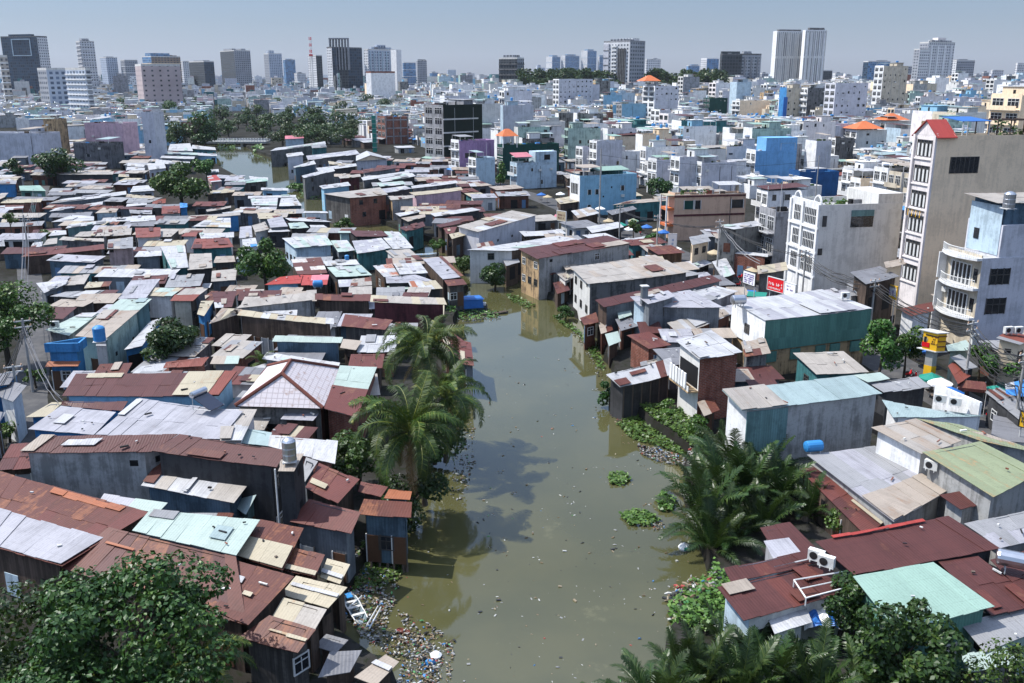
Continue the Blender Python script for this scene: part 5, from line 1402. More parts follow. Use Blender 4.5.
def blue_long(pr, L, e, s):
    w = pr('window'); w.obox(L(-.03, 2.6, 5.2), e, s, .08, 3.4, 2.4, M['glass'])
    for i in range(5): w.obox(L(-.08, 1.0 + i * .8, 5.2), e, s, .08, .14, 2.4, M['frame'])
    for a, z in ((2.6, 5.0), (11.6, 5.6), (2.6, 1.4), (4.6, 5.0)):
        w = pr('window'); w.obox(L(a, -.02, z), e, s, .8, .08, 1.2, M['glass'])
        for sx in (-1, 1): w.obox(L(a + sx * .48, -.05, z - .05), e, s, .12, .1, 1.3, M['frame'])
    for a, z in ((5.4, 6.6), (8.6, 6.3), (6.4, 4.2)):
        v = pr('vent'); v.obox(L(a, -.02, z), e, s, .35, .06, .4, M['dark'])
    k = pr('roof_shed'); q = [L(5, 5, 11), L(14, 5, 11), L(14, .8, 10.4), L(5, .8, 10.4)]
    k.hexa([p - Vector((0, 0, .07)) for p in q[::-1]], q[::-1], M['green']); k.obox(L(9.5, 4.2, 9), e, s, 9, .2, 1.6, M['w_teal'])
T('light blue long house with a white narrow front, mid right', 580, 176, 9.5, 5.0, 15.5, 24, 'skyblue', 'white', 15, short='the light blue long house', post=blue_long, lit=False, head=False, sidewin=0, parapet=.5, plants=0)
T('white three-storey house with a roof opening behind the light blue long house', 597, 141, 12.0, 5, 9.5, 24, 'lilac', 'white', 16, short='the white house behind the light blue one', head=False, sidewin=.1)
T('white tube house with a stepped narrow front right of the bushy lane tree', 680, 157, 11.0, 5, 12, 20, 'lilac', 'white', 17, short='the stepped white tube house', sidewin=0)
T('lilac-grey walled house joined to the stepped white tube house', 702, 163, 9.5, 5, 11, 20, 'lilac', 'white', 18, head=False, sidewin=0)
T('white house with a small front block behind the lane tree', 657, 160, 9.5, 5, 7, 22, 'lilac', 'white', 19, head=False, sidewin=0)
T('big plain blue tube house with white balconied front', 756, 151, 10.6, 6, 13.5, 14, 'azure', 'white', 20, short='the plain blue tube house', head=False, sidewin=0, balc=1.0, parapet=.3, plants=0,
  post=lambda pr, L, e, s: (lambda m: m.obox(L(8.4, 3, 10.25), e, s, 10.2, 5.8, 4.1, M['w_azure'], .1))(pr('upper_wall')))
T('dark blue house with a cyan framed balcony', 800, 172, 7.6, 6, 11.5, 12, 'deepblue', 'deepblue', 21, short='the dark blue house', head=False, sidewin=0, balc=0, plants=.9)
T('white upper house between the plain blue house and the glazed block', 817, 141, 12.5, 7, 5.2, 12, 'lilac', 'white', 22, head=False, sidewin=0, lit=False, plants=0)
T('glazed dark-banded block with pale frames left of the tall cream tower', 836, 138, 11.5, 5, 7, 12, 'dark', 'white', 23, sidewin=.9, head=False, fh=2.8)
T('grey-balconied three-storey house left of the white corner building', 776, 212, 10.8, 6.0, 4.4, 11, 'grey', 'grey', 24, short='the grey-balconied house', balc=1.0, head=False, sidewin=0)
T('white house with a maroon roof left above the grey-balconied house', 768, 191, 9.6, 4.6, 9, 14, 'white', 'white', 25, shed='maroon', sidewin=.3, head=False)
T('very tall dark green block with white floor lines and a grey front', 443, 105, 21.5, 12, 18, 40, 'darkgreen', 'grey', 26, 'apartment_building', Y=345, short='the dark green block', balc=0, sidewin=0, fh=3.6, plants=0,
  post=lambda pr, L, e, s: [(lambda m: m.obox(L(8, -.08, z), e, s, 16, .2, .5, M['w_offwhite'], .2))(pr('floor_band')) for z in (2.2, 7.0, 11.8, 16.6)])
T('purple house with one long dark window in front of the dark green block', 459, 141, 10.4, 6, 13, 30, 'purple', 'white', 27, Y=305, short='the purple house', head=False, sidewin=0, plants=.5,
  post=lambda pr, L, e, s: (lambda w: w.obox(L(4.2, -.02, 6.4), e, s, 4.2, .1, 1.5, M['glass']))(pr('window')))
T('small pale blue gabled house below the purple house', 476, 158, 6.8, 5, 6.5, 30, 'paleblue', 'white', 28, Y=282, head=False, sidewin=0)
T('dark green walled house topped by an orange hip roof', 503, 145, 13.0, 5, 20, 24, 'forest', 'forest', 29, Y=300, short='the dark green house with orange roof', head=False, sidewin=0, balc=0, plants=.9,
  post=lambda pr, L, e, s: (lambda m: (m.add([L(-.4, -.4, 13.6), L(5.4, -.4, 13.6), L(5.4, 5.4, 13.6), L(-.4, 5.4, 13.6), L(1.8, 2.5, 15.8), L(3.2, 2.5, 15.8)], ((0, 1, 5, 4), (1, 2, 5), (2, 3, 4, 5), (3, 0, 4), (3, 2, 1, 0)), M['orangetile']), [m.obox(L(a, b, 10), e, s, .25, .25, 3.6, M['w_white']) for a in (.1, 4.9) for b in (.1, 4.9)]))(pr('roof')))
T('pale blue stained house with square windows and a red terrace awning', 517, 163, 7.6, 5, 13, 24, 'paleblue', 'paleblue', 30, short='the pale blue stained house', head=False, sidewin=.35, plants=0,
  post=lambda pr, L, e, s: ((lambda m: m.obox(L(9.6, 2.6, 7.0), e, s, 7.0, 4.6, 3.6, M['w_paleblue'], .3))(pr('upper_wall')), (lambda m: m.obox(L(9.9, .27, 8.2), e, s, 1.9, .1, 1.5, M['dark']))(pr('window')), (lambda m: m.hexa([L(-.6, -.2, 9.2), L(5, -.2, 9.2), L(5, 4, 10.2), L(-.6, 4, 10.2)], [L(-.6, -.2, 9.28), L(5, -.2, 9.28), L(5, 4, 10.28), L(-.6, 4, 10.28)], M['pink']))(pr('awning'))))
T('white windowless house right of the dark green house with orange roof', 583, 147, 9.6, 5, 5, 24, 'lilac', 'white', 31, head=False, sidewin=.1)
T('big blank lilac house with rows of small windows, upper right', 836, 83, 23, 10, 18, 12, 'lilac', 'lilac', 32, 'apartment_building', short='the blank lilac house', sidewin=.5, head=False, plants=.9, balc=0, Y=480)
T('tall beige stair-stepped block with a white front wing and blue awnings', 884, 66, 32.6, 9, 16, 12, 'cream', 'white', 33, 'apartment_building', short='the tall beige block', sidewin=.6, balc=0, plants=0, Y=560)
T('blue-sheeted building site block with tan floors, upper right', 787, 88, 22, 8, 14, 12, 'cream', 'blue', 34, 'apartment_building', sidewin=.6, balc=0, lit=False, plants=0, Y=520,
  post=lambda pr, L, e, s: [(lambda m: m.obox(L(a, -.3, 4), e, s, 2.2, .4, 17, M['tarpblue']))(pr('tarpaulin')) for a in (-.5, 12.5)])
T('white and green-glass balconied block right of the blue-sheeted block', 808, 88, 21, 7, 14, 12, 'dark', 'white', 35, 'apartment_building', sidewin=.4, balc=.9, plants=.9, Y=515)
for px_, py_, lab, sd in ((857, 131, 'white house under the left orange hip roof', 36), (886, 122, 'white house under the right orange hip roof', 37)):
    T(lab, px_, py_ - 1, 10.5 if sd == 36 else 11.5, 9, 14, 12, 'offwhite', 'white', sd, short='the left orange roof' if sd == 36 else 'the right orange roof', head=False, plants=0, parapet=.2,
      post=lambda pr, L, e, s: (lambda m, z: m.add([L(-1, -1, z), L(12, -1, z), L(12, 10, z), L(-1, 10, z), L(5, 4.5, z + 3), L(6.5, 4.5, z + 3)], ((0, 1, 5, 4), (1, 2, 5), (2, 3, 4, 5), (3, 0, 4), (3, 2, 1, 0)), M['orangetile']))(pr('roof'), L(0, 0, 10.9 if sd == 36 else 11.9).z))
T('tall white house with a green water tower skin, left distance', 141, 112, 19, 7, 5, -12, 'lilac', 'white', 38, short='the tall narrow lilac-white house at left', sidewin=.1, head=False, plants=0)
T('big pink blank-walled block behind the shanties on the left', 84, 123, 14.0, 12, 16, -6, 'rose', 'rose', 39, short='the pink block at left', sidewin=0, head=False, plants=0, balc=0)
T('dark violet-grey house with one small window in front of the pink block', 73, 143, 9.0, 9, 14, -6, 'd_grey', 'grey', 40, sidewin=.08, head=False, plants=0, balc=0)
T('wide lavender blank wall house at the far left edge', -40, 133, 11.5, 12, 32, -4, 'lilac', 'lilac', 41, short='the lavender wall at the left edge', sidewin=0, head=False, plants=0, balc=0)
T('tan brick tower house behind the lavender wall on the left', 43, 119, 16, 6, 6, -6, 'ochre', 'ochre', 42, sidewin=.1, head=False, plants=0)
T('wide pale blue roofed block behind the tall lilac-white house at left', 134, 126, 9.0, 10, 19, -8, 'skyblue', 'white', 43, shed='teal', sidewin=.2, head=False)
T('red brick framed building site with scaffolding beside a teal tarp tower', 385, 117, 13, 10, 12, 30, 'brick', 'brick', 44, short='the red brick site', sidewin=.1, head=False, balc=0, plants=0,
  post=lambda pr, L, e, s: (lambda m: [m.obox(L(6, -.1, z), e, s, 12, .25, .5, M['w_grey']) for z in (3.5, 7.4, 11.3)] + [m.obox(L(a, -.1, 0), e, s, .5, .25, 13, M['w_grey']) for a in (.3, 4.2, 8, 11.7)])(pr('concrete_frame')))
T('blue and white box house on the trees edge left of the red brick site', 340, 116, 8.2, 7, 10, 20, 'paleblue', 'skyblue', 45, sidewin=.3, head=False, shed='white')
T('white four-storey block with a grid of square windows and a green canopy', 559, 79, 30, 9, 26, 24, 'lilac', 'white', 46, 'apartment_building', short='the grid-windowed white block', sidewin=.9, head=False, plants=0, balc=0, Y=650)
T('white house crowned by a small orange hip roof, centre right distance', 655, 86, 26, 16, 17, 20, 'lilac', 'white', 47, 'apartment_building', sidewin=.6, head=False, short='the white house with small orange crown', plants=0, Y=600,
  post=lambda pr, L, e, s: (lambda m: m.add([L(-6, 3, 29), L(6, 3, 29), L(6, 14, 29), L(-6, 14, 29), L(-1, 8, 32.5), L(1, 8, 32.5)], ((0, 1, 5, 4), (1, 2, 5), (2, 3, 4, 5), (3, 0, 4), (3, 2, 1, 0)), M['orangetile']))(pr('roof')))
T('deep green plain house among the white ones, right distance', 710, 98, 17, 10, 14, 16, 'forest', 'forest', 48, sidewin=.2, head=False, plants=.9)
T('white-fronted blank beige house, right distance', 740, 101, 16, 11, 22, 14, 'beige', 'white', 49, sidewin=.02, head=False, short='the white-fronted beige house', plants=0)
T('wide slate-blue house in the centre right distance', 622, 104, 15, 8, 26, 20, 'skyblue', 'grey', 50, sidewin=.1, head=False, short='the slate-blue house', plants=0, balc=0)
T('white house with arched windows right of the slate-blue house', 660, 110, 13, 12, 7, 18, 'lilac', 'white', 51, sidewin=.2, head=False, plants=.9)
# ================================================================== LAND AND WATER
WZ = -1.0
def bankx(px, py): p = P(px, py, WZ); return p
near = [(683, 388, 668), (640, 336, 672), (600, 338, 712), (560, 364, 704), (535, 396, 696), (510, 402, 690), (480, 420, 690), (455, 432, 690), (440, 436, 672), (420, 438, 645), (400, 442, 628),
        (380, 447, 618), (360, 452, 606), (340, 455, 598), (320, 453, 580), (305, 458, 560), (290, 468, 534)]
rowsB = []
for y, a, b in near:
    l, r_ = P(a, y, WZ), P(b, y, WZ)
    rowsB.append(((l.y + r_.y) / 2, l.x, r_.x))
first = rowsB[0]
rowsB = [(-150, first[1] - 14, first[2] - 6), (first[0] - 12, first[1] - 2, first[2])] + rowsB
rowsB += [(156, -10, 1.5), (168, -21, -2), (190, -37, -17), (217, -50, -32), (249, -63, -45), (308, -90, -66), (342, -106, -80), (385, -124, -96), (430, -146, -118), (470, -160, -134)]
rowsB = [rowsB[0]] + [(y, a + rnd.uniform(-.3, .3), b + rnd.uniform(-.3, .3)) for y, a, b in rowsB[1:]]
fine_ = [rowsB[0]]
for i in range(1, len(rowsB)):
    y0, a0, b0 = rowsB[i - 1]; y1, a1, b1 = rowsB[i]
    n = max(1, int((y1 - y0) / 2.2)) if y0 > 20 and y1 < 200 else 1
    for k in range(1, n + 1):
        t = k / n; j = .35 if k < n else 0
        fine_.append((lerp(y0, y1, t), lerp(a0, a1, t) + rnd.uniform(-j, j), lerp(b0, b1, t) + rnd.uniform(-j, j)))
rowsB = fine_
def canal_at(Y):
    for i in range(1, len(rowsB)):
        if rowsB[i][0] >= Y:
            y0, a0, b0 = rowsB[i - 1]; y1, a1, b1 = rowsB[i]; t = (Y - y0) / (y1 - y0)
            return lerp(a0, a1, t), lerp(b0, b1, t)
    return None

def ground_mat():
    s = NT('ground_earth')
    g = s.n('TexCoord').outputs['Object']
    a = s.noise(g, .12, 6, .65); b = s.noise(g, 1.1, 5, .7)
    c = s.mix(s.step(a, .4, .6), (0.022, 0.020, 0.017), (0.036, 0.035, 0.033))
    c = s.mix(s.step(b, .45, .7), c, (0.014, 0.018, 0.009))
    return s.done(c, .95, .03, b, .08, .6)
M['ground'] = ground_mat()
g = MB(); GX = 14000
for i in range(1, len(rowsB)):
    y0, a0, b0 = rowsB[i - 1]; y1, a1, b1 = rowsB[i]
    V = Vector
    g.quad(V((-GX, y0, 0)), V((a0, y0, 0)), V((a1, y1, 0)), V((-GX, y1, 0)), M['ground'])
    g.quad(V((b0, y0, 0)), V((GX, y0, 0)), V((GX, y1, 0)), V((b1, y1, 0)), M['ground'])
    g.quad(V((a0, y0, 0)), V((a0 + .8, y0, -3)), V((a1 + .8, y1, -3)), V((a1, y1, 0)), M['ground'])
    g.quad(V((b0 - .8, y0, -3)), V((b0, y0, 0)), V((b1, y1, 0)), V((b1 - .8, y1, -3)), M['ground'])
    g.quad(V((a0 + .8, y0, -3)), V((b0 - .8, y0, -3)), V((b1 - .8, y1, -3)), V((a1 + .8, y1, -3)), M['ground'])
ye, ae, be = rowsB[-1]
g.quad(V((ae, ye, -3)), V((be, ye, -3)), V((be, ye, 0)), V((ae, ye, 0)), M['ground'])
g.quad(V((-GX, ye, 0)), V((GX, ye, 0)), V((GX, 26000, 0)), V((-GX, 26000, 0)), M['ground'])
tag(g.build('ground'), None, None, kind='structure')

def water_mat():
    s = NT('canal_water')
    g = s.n('TexCoord').outputs['Object']
    a = s.noise(g, .09, 5, .6); b = s.noise(g, .9, 4, .6)
    rip = s.noise(s.scale3(g, (1, .6, 1)), 3.0, 3, .6)
    c = s.mix(s.step(a, .35, .65), (0.072, 0.069, 0.029), (0.058, 0.058, 0.025))
    scum = s.math('MULTIPLY', s.step(s.noise(g, .22, 7, .75), .60, .68), .35)
    c = s.mix(scum, c, (0.15, 0.14, 0.07))
    s.b.inputs['IOR'].default_value = 1.7
    m = s.done(c, .035, .5, rip, .02, .06)
    return m
M['water'] = water_mat()
w = MB()
for i in range(1, len(rowsB)):
    y0, a0, b0 = rowsB[i - 1]; y1, a1, b1 = rowsB[i]
    w.quad(V((a0 - .2, y0, WZ)), V((b0 + .2, y0, WZ)), V((b1 + .2, y1, WZ)), V((a1 - .2, y1, WZ)), M['water'])
tag(w.build('water'), None, None, kind='structure')

# street on the right bank and the lane on the left
def strip(name, pts, wd, z, m):
    b = MB(); pts = [Vector(p) for p in pts]; L_ = []
    for i, p in enumerate(pts):
        d = (pts[min(i + 1, len(pts) - 1)] - pts[max(i - 1, 0)]).normalized(); n = Vector((-d.y, d.x, 0)) * wd / 2
        L_.append((Vector((p.x, p.y, z)) + n, Vector((p.x, p.y, z)) - n))
    for i in range(len(L_) - 1):
        b.quad(L_[i][1], L_[i + 1][1], L_[i + 1][0], L_[i][0], m)
    tag(b.build(name), None, None, kind='structure')
def asphalt():
    s = NT('asphalt'); g = s.n('TexCoord').outputs['Object']
    a = s.noise(g, .5, 5, .7)
    return s.done(s.mix(s.step(a, .4, .65), (0.055, 0.055, 0.057), (0.085, 0.082, 0.08)), .85, .2)
M['asphalt'] = asphalt()
STREET = [P(1090, 490, 0), P(985, 418, 0), P(915, 378, 0), P(830, 330, 0), P(762, 300, 0), P(715, 272, 0), P(655, 245, 0), P(607, 225, 0), P(545, 200, 0), P(480, 180, 0), P(405, 160, 0)]
strip('street', [(p.x, p.y) + (0,) for p in STREET], 6.5, .006, M['asphalt'])
strip('lane', [tuple(P(x, y, 0)) for x, y in ((30, 460), (28, 400), (36, 340), (30, 280), (26, 250), (32, 215), (40, 195), (46, 180))], 3.6, .006, M['asphalt'])

# ================================================================== CITY
def pinpoly(x, y, poly):
    c = False; j = len(poly) - 1
    for i in range(len(poly)):
        xi, yi = poly[i][0], poly[i][1]; xj, yj = poly[j][0], poly[j][1]
        if (yi > y) != (yj > y) and x < (xj - xi) * (y - yi) / (yj - yi) + xi: c = not c
        j = i
    return c
FB = []
for f in FOOT:
    xs = [p[0] for p in f]; ys = [p[1] for p in f]; FB.append((min(xs), min(ys), max(xs), max(ys), f))
def hits(pts):
    xs = [p[0] for p in pts]; ys = [p[1] for p in pts]; x0, x1, y0, y1 = min(xs), max(xs), min(ys), max(ys)
    for a, b, c, d, f in FB:
        if x1 < a - .5 or x0 > c + .5 or y1 < b - .5 or y0 > d + .5: continue
        for p in pts:
            if a - .5 < p[0] < c + .5 and b - .5 < p[1] < d + .5: 
                if pinpoly(p[0], p[1], f): return True
        cx, cy = (x0 + x1) / 2, (y0 + y1) / 2
        for p in f:
            if x0 < p[0] < x1 and y0 < p[1] < y1 and pinpoly(p[0], p[1], pts): return True
    return False
# sheds crowding the gaps between the surveyed roofs
fr = random.Random(44)
PEND = []
FROOF = ['maroon', 'redbrown', 'rust', 'grey', 'grey', 'darkgrey', 'beige', 'beige', 'tan', 'tan', 'tan', 'white', 'lilac', 'lilac', 'grey', 'cream']
CLEAR = [(357, 455, 42, 44), (425, 445, 62, 110), (265, 264, 36, 34), (166, 338, 42, 34), (181, 183, 42, 30), (12, 310, 44, 60), (255, 366, 16, 20), (130, 620, 130, 60), (660, 188, 20, 14), (655, 432, 50, 30), (700, 430, 24, 20), (610, 393, 16, 16), (800, 362, 78, 20)]
RW = {'maroon': 'maroon', 'redbrown': 'red-brown', 'rust': 'rusty', 'grey': 'grey', 'darkgrey': 'dark grey', 'beige': 'beige', 'tan': 'tan', 'white': 'whitish', 'mint': 'pale green', 'lilac': 'lilac-grey', 'cream': 'cream', 'patchrust': 'rust-patched'}
LANEP = [tuple(P(x, y, 0).xy) for x, y in ((30, 460), (28, 400), (36, 340), (30, 280), (26, 250), (32, 215), (40, 195), (46, 180))]
def dline(x, y, L_):
    m = 1e9
    for (ax, ay), (bx, by) in zip(L_[:-1], L_[1:]):
        dx, dy = bx - ax, by - ay; t = max(0, min(1, ((x - ax) * dx + (y - ay) * dy) / (dx * dx + dy * dy))); m = min(m, math.hypot(x - ax - dx * t, y - ay - dy * t))
    return m
STW = [(p.x, p.y) for p in STREET]
def fillsheds(zone, n, tries, ang, lo, hi, street):
    k = 0
    for it in range(tries):
        if k >= n: break
        px, py = fr.uniform(zone[0], zone[2]), zone[1] + (zone[3] - zone[1]) * fr.random() ** 1.0
        if any(((px - x) / rx) ** 2 + ((py - 6 - y) / ry) ** 2 < 1 for x, y, rx, ry in CLEAR): continue
        c = P(px, py, 0); a = R(fr.uniform(*ang)); wd, dp, h = fr.uniform(*lo), fr.uniform(*hi), fr.uniform(2.3, 3.3)
        E = Vector((math.cos(a), math.sin(a), 0)); S = Vector((-math.sin(a), math.cos(a), 0))
        q = [c - E * wd / 2 + S * dp / 2, c + E * wd / 2 + S * dp / 2, c + E * wd / 2 - S * dp / 2, c - E * wd / 2 - S * dp / 2]
        cn = canal_at(c.y)
        if cn and any(cn[0] - .2 < p.x < cn[1] + .2 for p in q): continue
        if min(dline(p.x, p.y, STW if street else LANEP) for p in q) < (3.6 if street else 2.0): continue
        if hits([tuple(p.xy) for p in q] + [tuple(c.xy), tuple(((q[0] + q[3]) / 2).xy), tuple(((q[1] + q[2]) / 2).xy)]): continue
        s_ = ' '.join('%.2f %.2f' % proj(p + Vector((0, 0, h + (.5 if i < 2 else 0))))[:2] for i, p in enumerate(q))
        rf = fr.choice(FROOF)
        th_, _, _ = H(None, s_, (h + .5, h), rf if fr.random() < .6 else (rf, fr.choice(FROOF), .25), fr.choice(('plank', 'metal', 'greyplank', 'dark', 'rustmetal', 'bluemetal', 'offwhite', 'concrete', 'teal', 'brick')), group='small sheds filling the gaps between roofs', name='shed')
        f = FOOT[-1]; xs = [p[0] for p in f]; ys = [p[1] for p in f]; FB.append((min(xs), min(ys), max(xs), max(ys), f))
        PEND.append((th_.root, 'small shed with a %s roof' % RW[rf], proj(c + Vector((0, 0, h))))); k += 1
    print('filled', k)
FYX = [-120, 0, 60, 100, 150, 200, 215, 290, 330, 400, 440, 480, 530, 570, 620, 700, 760, 850, 900, 1000, 1150]
FYY = [128, 128, 138, 150, 143, 132, 112, 118, 138, 148, 160, 160, 170, 172, 186, 200, 204, 215, 225, 232, 300]
def maxpy(px): return float(np.interp(px, FYX, FYY))
def dstreet(x, y):
    m = 1e9
    for i in range(len(STW) - 1):
        ax, ay = STW[i]; bx, by = STW[i + 1]; dx, dy = bx - ax, by - ay
        t = max(0, min(1, ((x - ax) * dx + (y - ay) * dy) / (dx * dx + dy * dy)))
        m = min(m, math.hypot(x - ax - dx * t, y - ay - dy * t))
    return m
fillsheds((0, 300, 440, 600), 50, 2500, (-12, 12), (3, 6), (3, 6), False)
fillsheds((-10, 165, 470, 300), 130, 7000, (-12, 14), (5, 12), (2.6, 4.5), False)
fillsheds((60, 146, 215, 175), 26, 800, (-8, 8), (6, 14), (3.5, 5), False)
fillsheds((400, 165, 720, 330), 50, 2500, (6, 30), (4, 9), (3, 6), True)
fillsheds((550, 250, 770, 420), 34, 3000, (0, 30), (2.6, 5), (2.4, 4.5), True)
fillsheds((325, 118, 430, 156), 26, 1500, (20, 34), (5, 10), (4, 8), True)
fillsheds((425, 150, 600, 205), 26, 1500, (20, 34), (4, 9), (4, 7), True)
fillsheds((700, 230, 1040, 400), 24, 1500, (5, 15), (3.5, 7), (3, 6), True)
TREEZONE = [(150, 330, 84, 128, .75), (330, 420, 80, 105, .6), (520, 720, 74, 86, .6), (20, 150, 95, 108, .35)]
cr = random.Random(99)
SIDES = ['lilac'] * 6 + ['white'] * 7 + ['grey'] * 2 + ['offwhite'] * 4 + ['concrete'] * 1 + ['cream'] + ['paleblue', 'skyblue', 'cream', 'mint', 'beige', 'palepink', 'brick', 'mouldy', 'teal']
FACS = ['white'] * 10 + ['offwhite'] * 3 + ['cream'] * 3 + ['paleblue', 'palepink', 'mint', 'skyblue', 'beige', 'ochre']
cands = []
TH = 17.0
e0 = Vector((math.cos(R(TH)), math.sin(R(TH)))); s0 = Vector((-math.sin(R(TH)), math.cos(R(TH))))
a = -420.0; bi = 0
while a < 900:
    D1, D2 = cr.uniform(11, 15), cr.uniform(11, 15)
    for cidx, (aa, dd) in enumerate(((a, D1), (a + D1 + .5, D2))):
        b = 60.0
        while b < 1150:
            wide = cr.random() < .08
            wf = cr.uniform(7, 11) if wide else cr.uniform(3.7, 5.6)
            if cr.random() < .035: b += cr.uniform(3, 7); continue
            th = TH
            sh_ = cr.uniform(-.8, .8)
            C = e0 * (aa + sh_) + s0 * b
            b += wf + .06
            ns = cr.choice((1, 2, 2, 2, 3, 3, 3, 3, 4, 4, 5, 6)) if not wide else cr.choice((2, 3, 4, 5, 6, 7, 8))
            if C.y < 110: continue
            q = proj((C.x, C.y, 0))
            if not (-260 < q[0] < 1290): continue
            if q[1] > maxpy(q[0]): continue
            cn = canal_at(C.y)
            fp = [tuple(C + e0 * x + s0 * y) for x, y in ((0, 0), (dd - sh_, 0), (dd - sh_, wf), (0, wf), (dd / 2, wf / 2))]
            if cn and any(cn[0] - 5 < p[0] < cn[1] + 5 for p in fp): continue
            if C.y < 330 and min(dstreet(*fp[0]), dstreet(*fp[1]), dstreet(*fp[4])) < 4.5: continue
            tz = 0
            for x0, x1, y0, y1, pr_ in TREEZONE:
                if x0 < q[0] < x1 and y0 < q[1] < y1: tz = pr_
            if cr.random() < tz: continue
            if q[0] < 430: ns = min(ns, cr.choice((1, 1, 2, 2, 3)))
            if C.y < 300 and hits(fp[:4]): continue
            if C.y >= 300 and hits(fp): continue
            h = ns * cr.uniform(3.1, 3.5) + cr.uniform(.3, 1.0)
            # keep surveyed fronts in view
            for it in range(6):
                tp = [proj((p[0], p[1], h + 2.6)) for p in fp[:4]]
                bx0, bx1, by0 = min(t[0] for t in tp), max(t[0] for t in tp), min(t[1] for t in tp)
                bad = any(bx1 > k[0] and bx0 < k[2] and by0 < k[3] - (k[3] - k[1]) * .25 and q[2] < k[4] and q[1] > k[1] for k in KEEP)
                if not bad: break
                h -= 2.4
                if h < 3.2: break
            if h < 3.2: continue
            cands.append((q[2], C, h, wf, dd - abs(sh_) * .5, cidx == 0, q))
    a += D1 + D2 + cr.uniform(3.0, 5.5); bi += 1
cands.sort(key=lambda t: t[0])
NIND = 190
vis = [c for c in cands if -40 < c[6][0] < 1064][:NIND]; vid = {id(c) for c in vis}; cands = vis + [c for c in cands if id(c) not in vid]
print('city candidates', len(cands))
stuffm = MB(); newstuff = lambda n: stuffm
WORD = {'lilac': 'pale grey', 'white': 'white', 'offwhite': 'off-white', 'cream': 'cream', 'paleblue': 'pale blue', 'palepink': 'pale pink', 'mint': 'mint', 'skyblue': 'light blue', 'beige': 'beige', 'ochre': 'ochre', 'grey': 'grey', 'concrete': 'bare concrete', 'brick': 'brick', 'mouldy': 'blackened', 'teal': 'teal'}
SCR = [(k[0], k[1], k[2], k[3]) for k in KEEP]
for i, (zc, C, h, wf, dd, lit, q) in enumerate(cands):
    side = cr.choice(SIDES); fac = side if cr.random() < .3 and side in FACS else cr.choice(FACS)
    shed = None if cr.random() < .78 or h > 11 else cr.choice(('white', 'grey', 'mint', 'white', 'tile', 'maroon', 'teal', 'beige'))
    r = random.Random(1000 + i)
    lvl = 2 if zc < 330 else 1
    if i < NIND:
        pr = Parts()
        e, s, L = townhouse(pr, (C.x, C.y), h, wf, dd, TH, side, fac, r, lvl=lvl, shed=shed, lit=lit, balc=.62, sidewin=.24, plants=.3)
        ctr = L(dd / 2, wf / 2, 0)
        t = Thing('townhouse', ctr, None, 'house', 'town houses of the dense quarter')
        pr.emit(t)
        pp = proj(ctr + Vector((0, 0, h)))
        ns = max(1, int(round(h / 3.3)))
        num = ['', 'one', 'two', 'three', 'four', 'five', 'six', 'seven'][min(7, ns)]
        names = {n for n, m in pr.l}
        ft = 'with a %s sheet roof' % ({'tile': 'red-brown', 'maroon': 'maroon', 'white': 'white', 'grey': 'grey', 'mint': 'mint', 'teal': 'teal', 'beige': 'beige'}[shed]) if shed else ('with a rooftop water tank' if 'water_tank' in names else 'with roof plants' if 'roof_plants' in names else 'with a roof canopy' if 'roof_canopy' in names else 'with a stair head' if 'stair_head' in names else 'with a bare flat roof')
        look = '%s-storey house with %s side wall %s' % (num, WORD[side], ft) if not lit else '%s-fronted %s-storey house %s' % (WORD[fac], num, ft)
        PEND.append((t.root, look, pp))
    elif zc < 720:
        townhouse(newstuff, (C.x, C.y), h, wf, dd, TH, side, fac, r, lvl=0, shed=shed, lit=lit, sidewin=.12 if zc < 500 else .06, plants=.2, balc=.3)
    else:
        townhouse(newstuff, (C.x, C.y), h * cr.uniform(.9, 1.25), wf, dd, TH, side, fac, r, lvl=0, shed=shed, lit=lit and zc < 900, sidewin=.03, plants=.0, balc=0, tank=False)
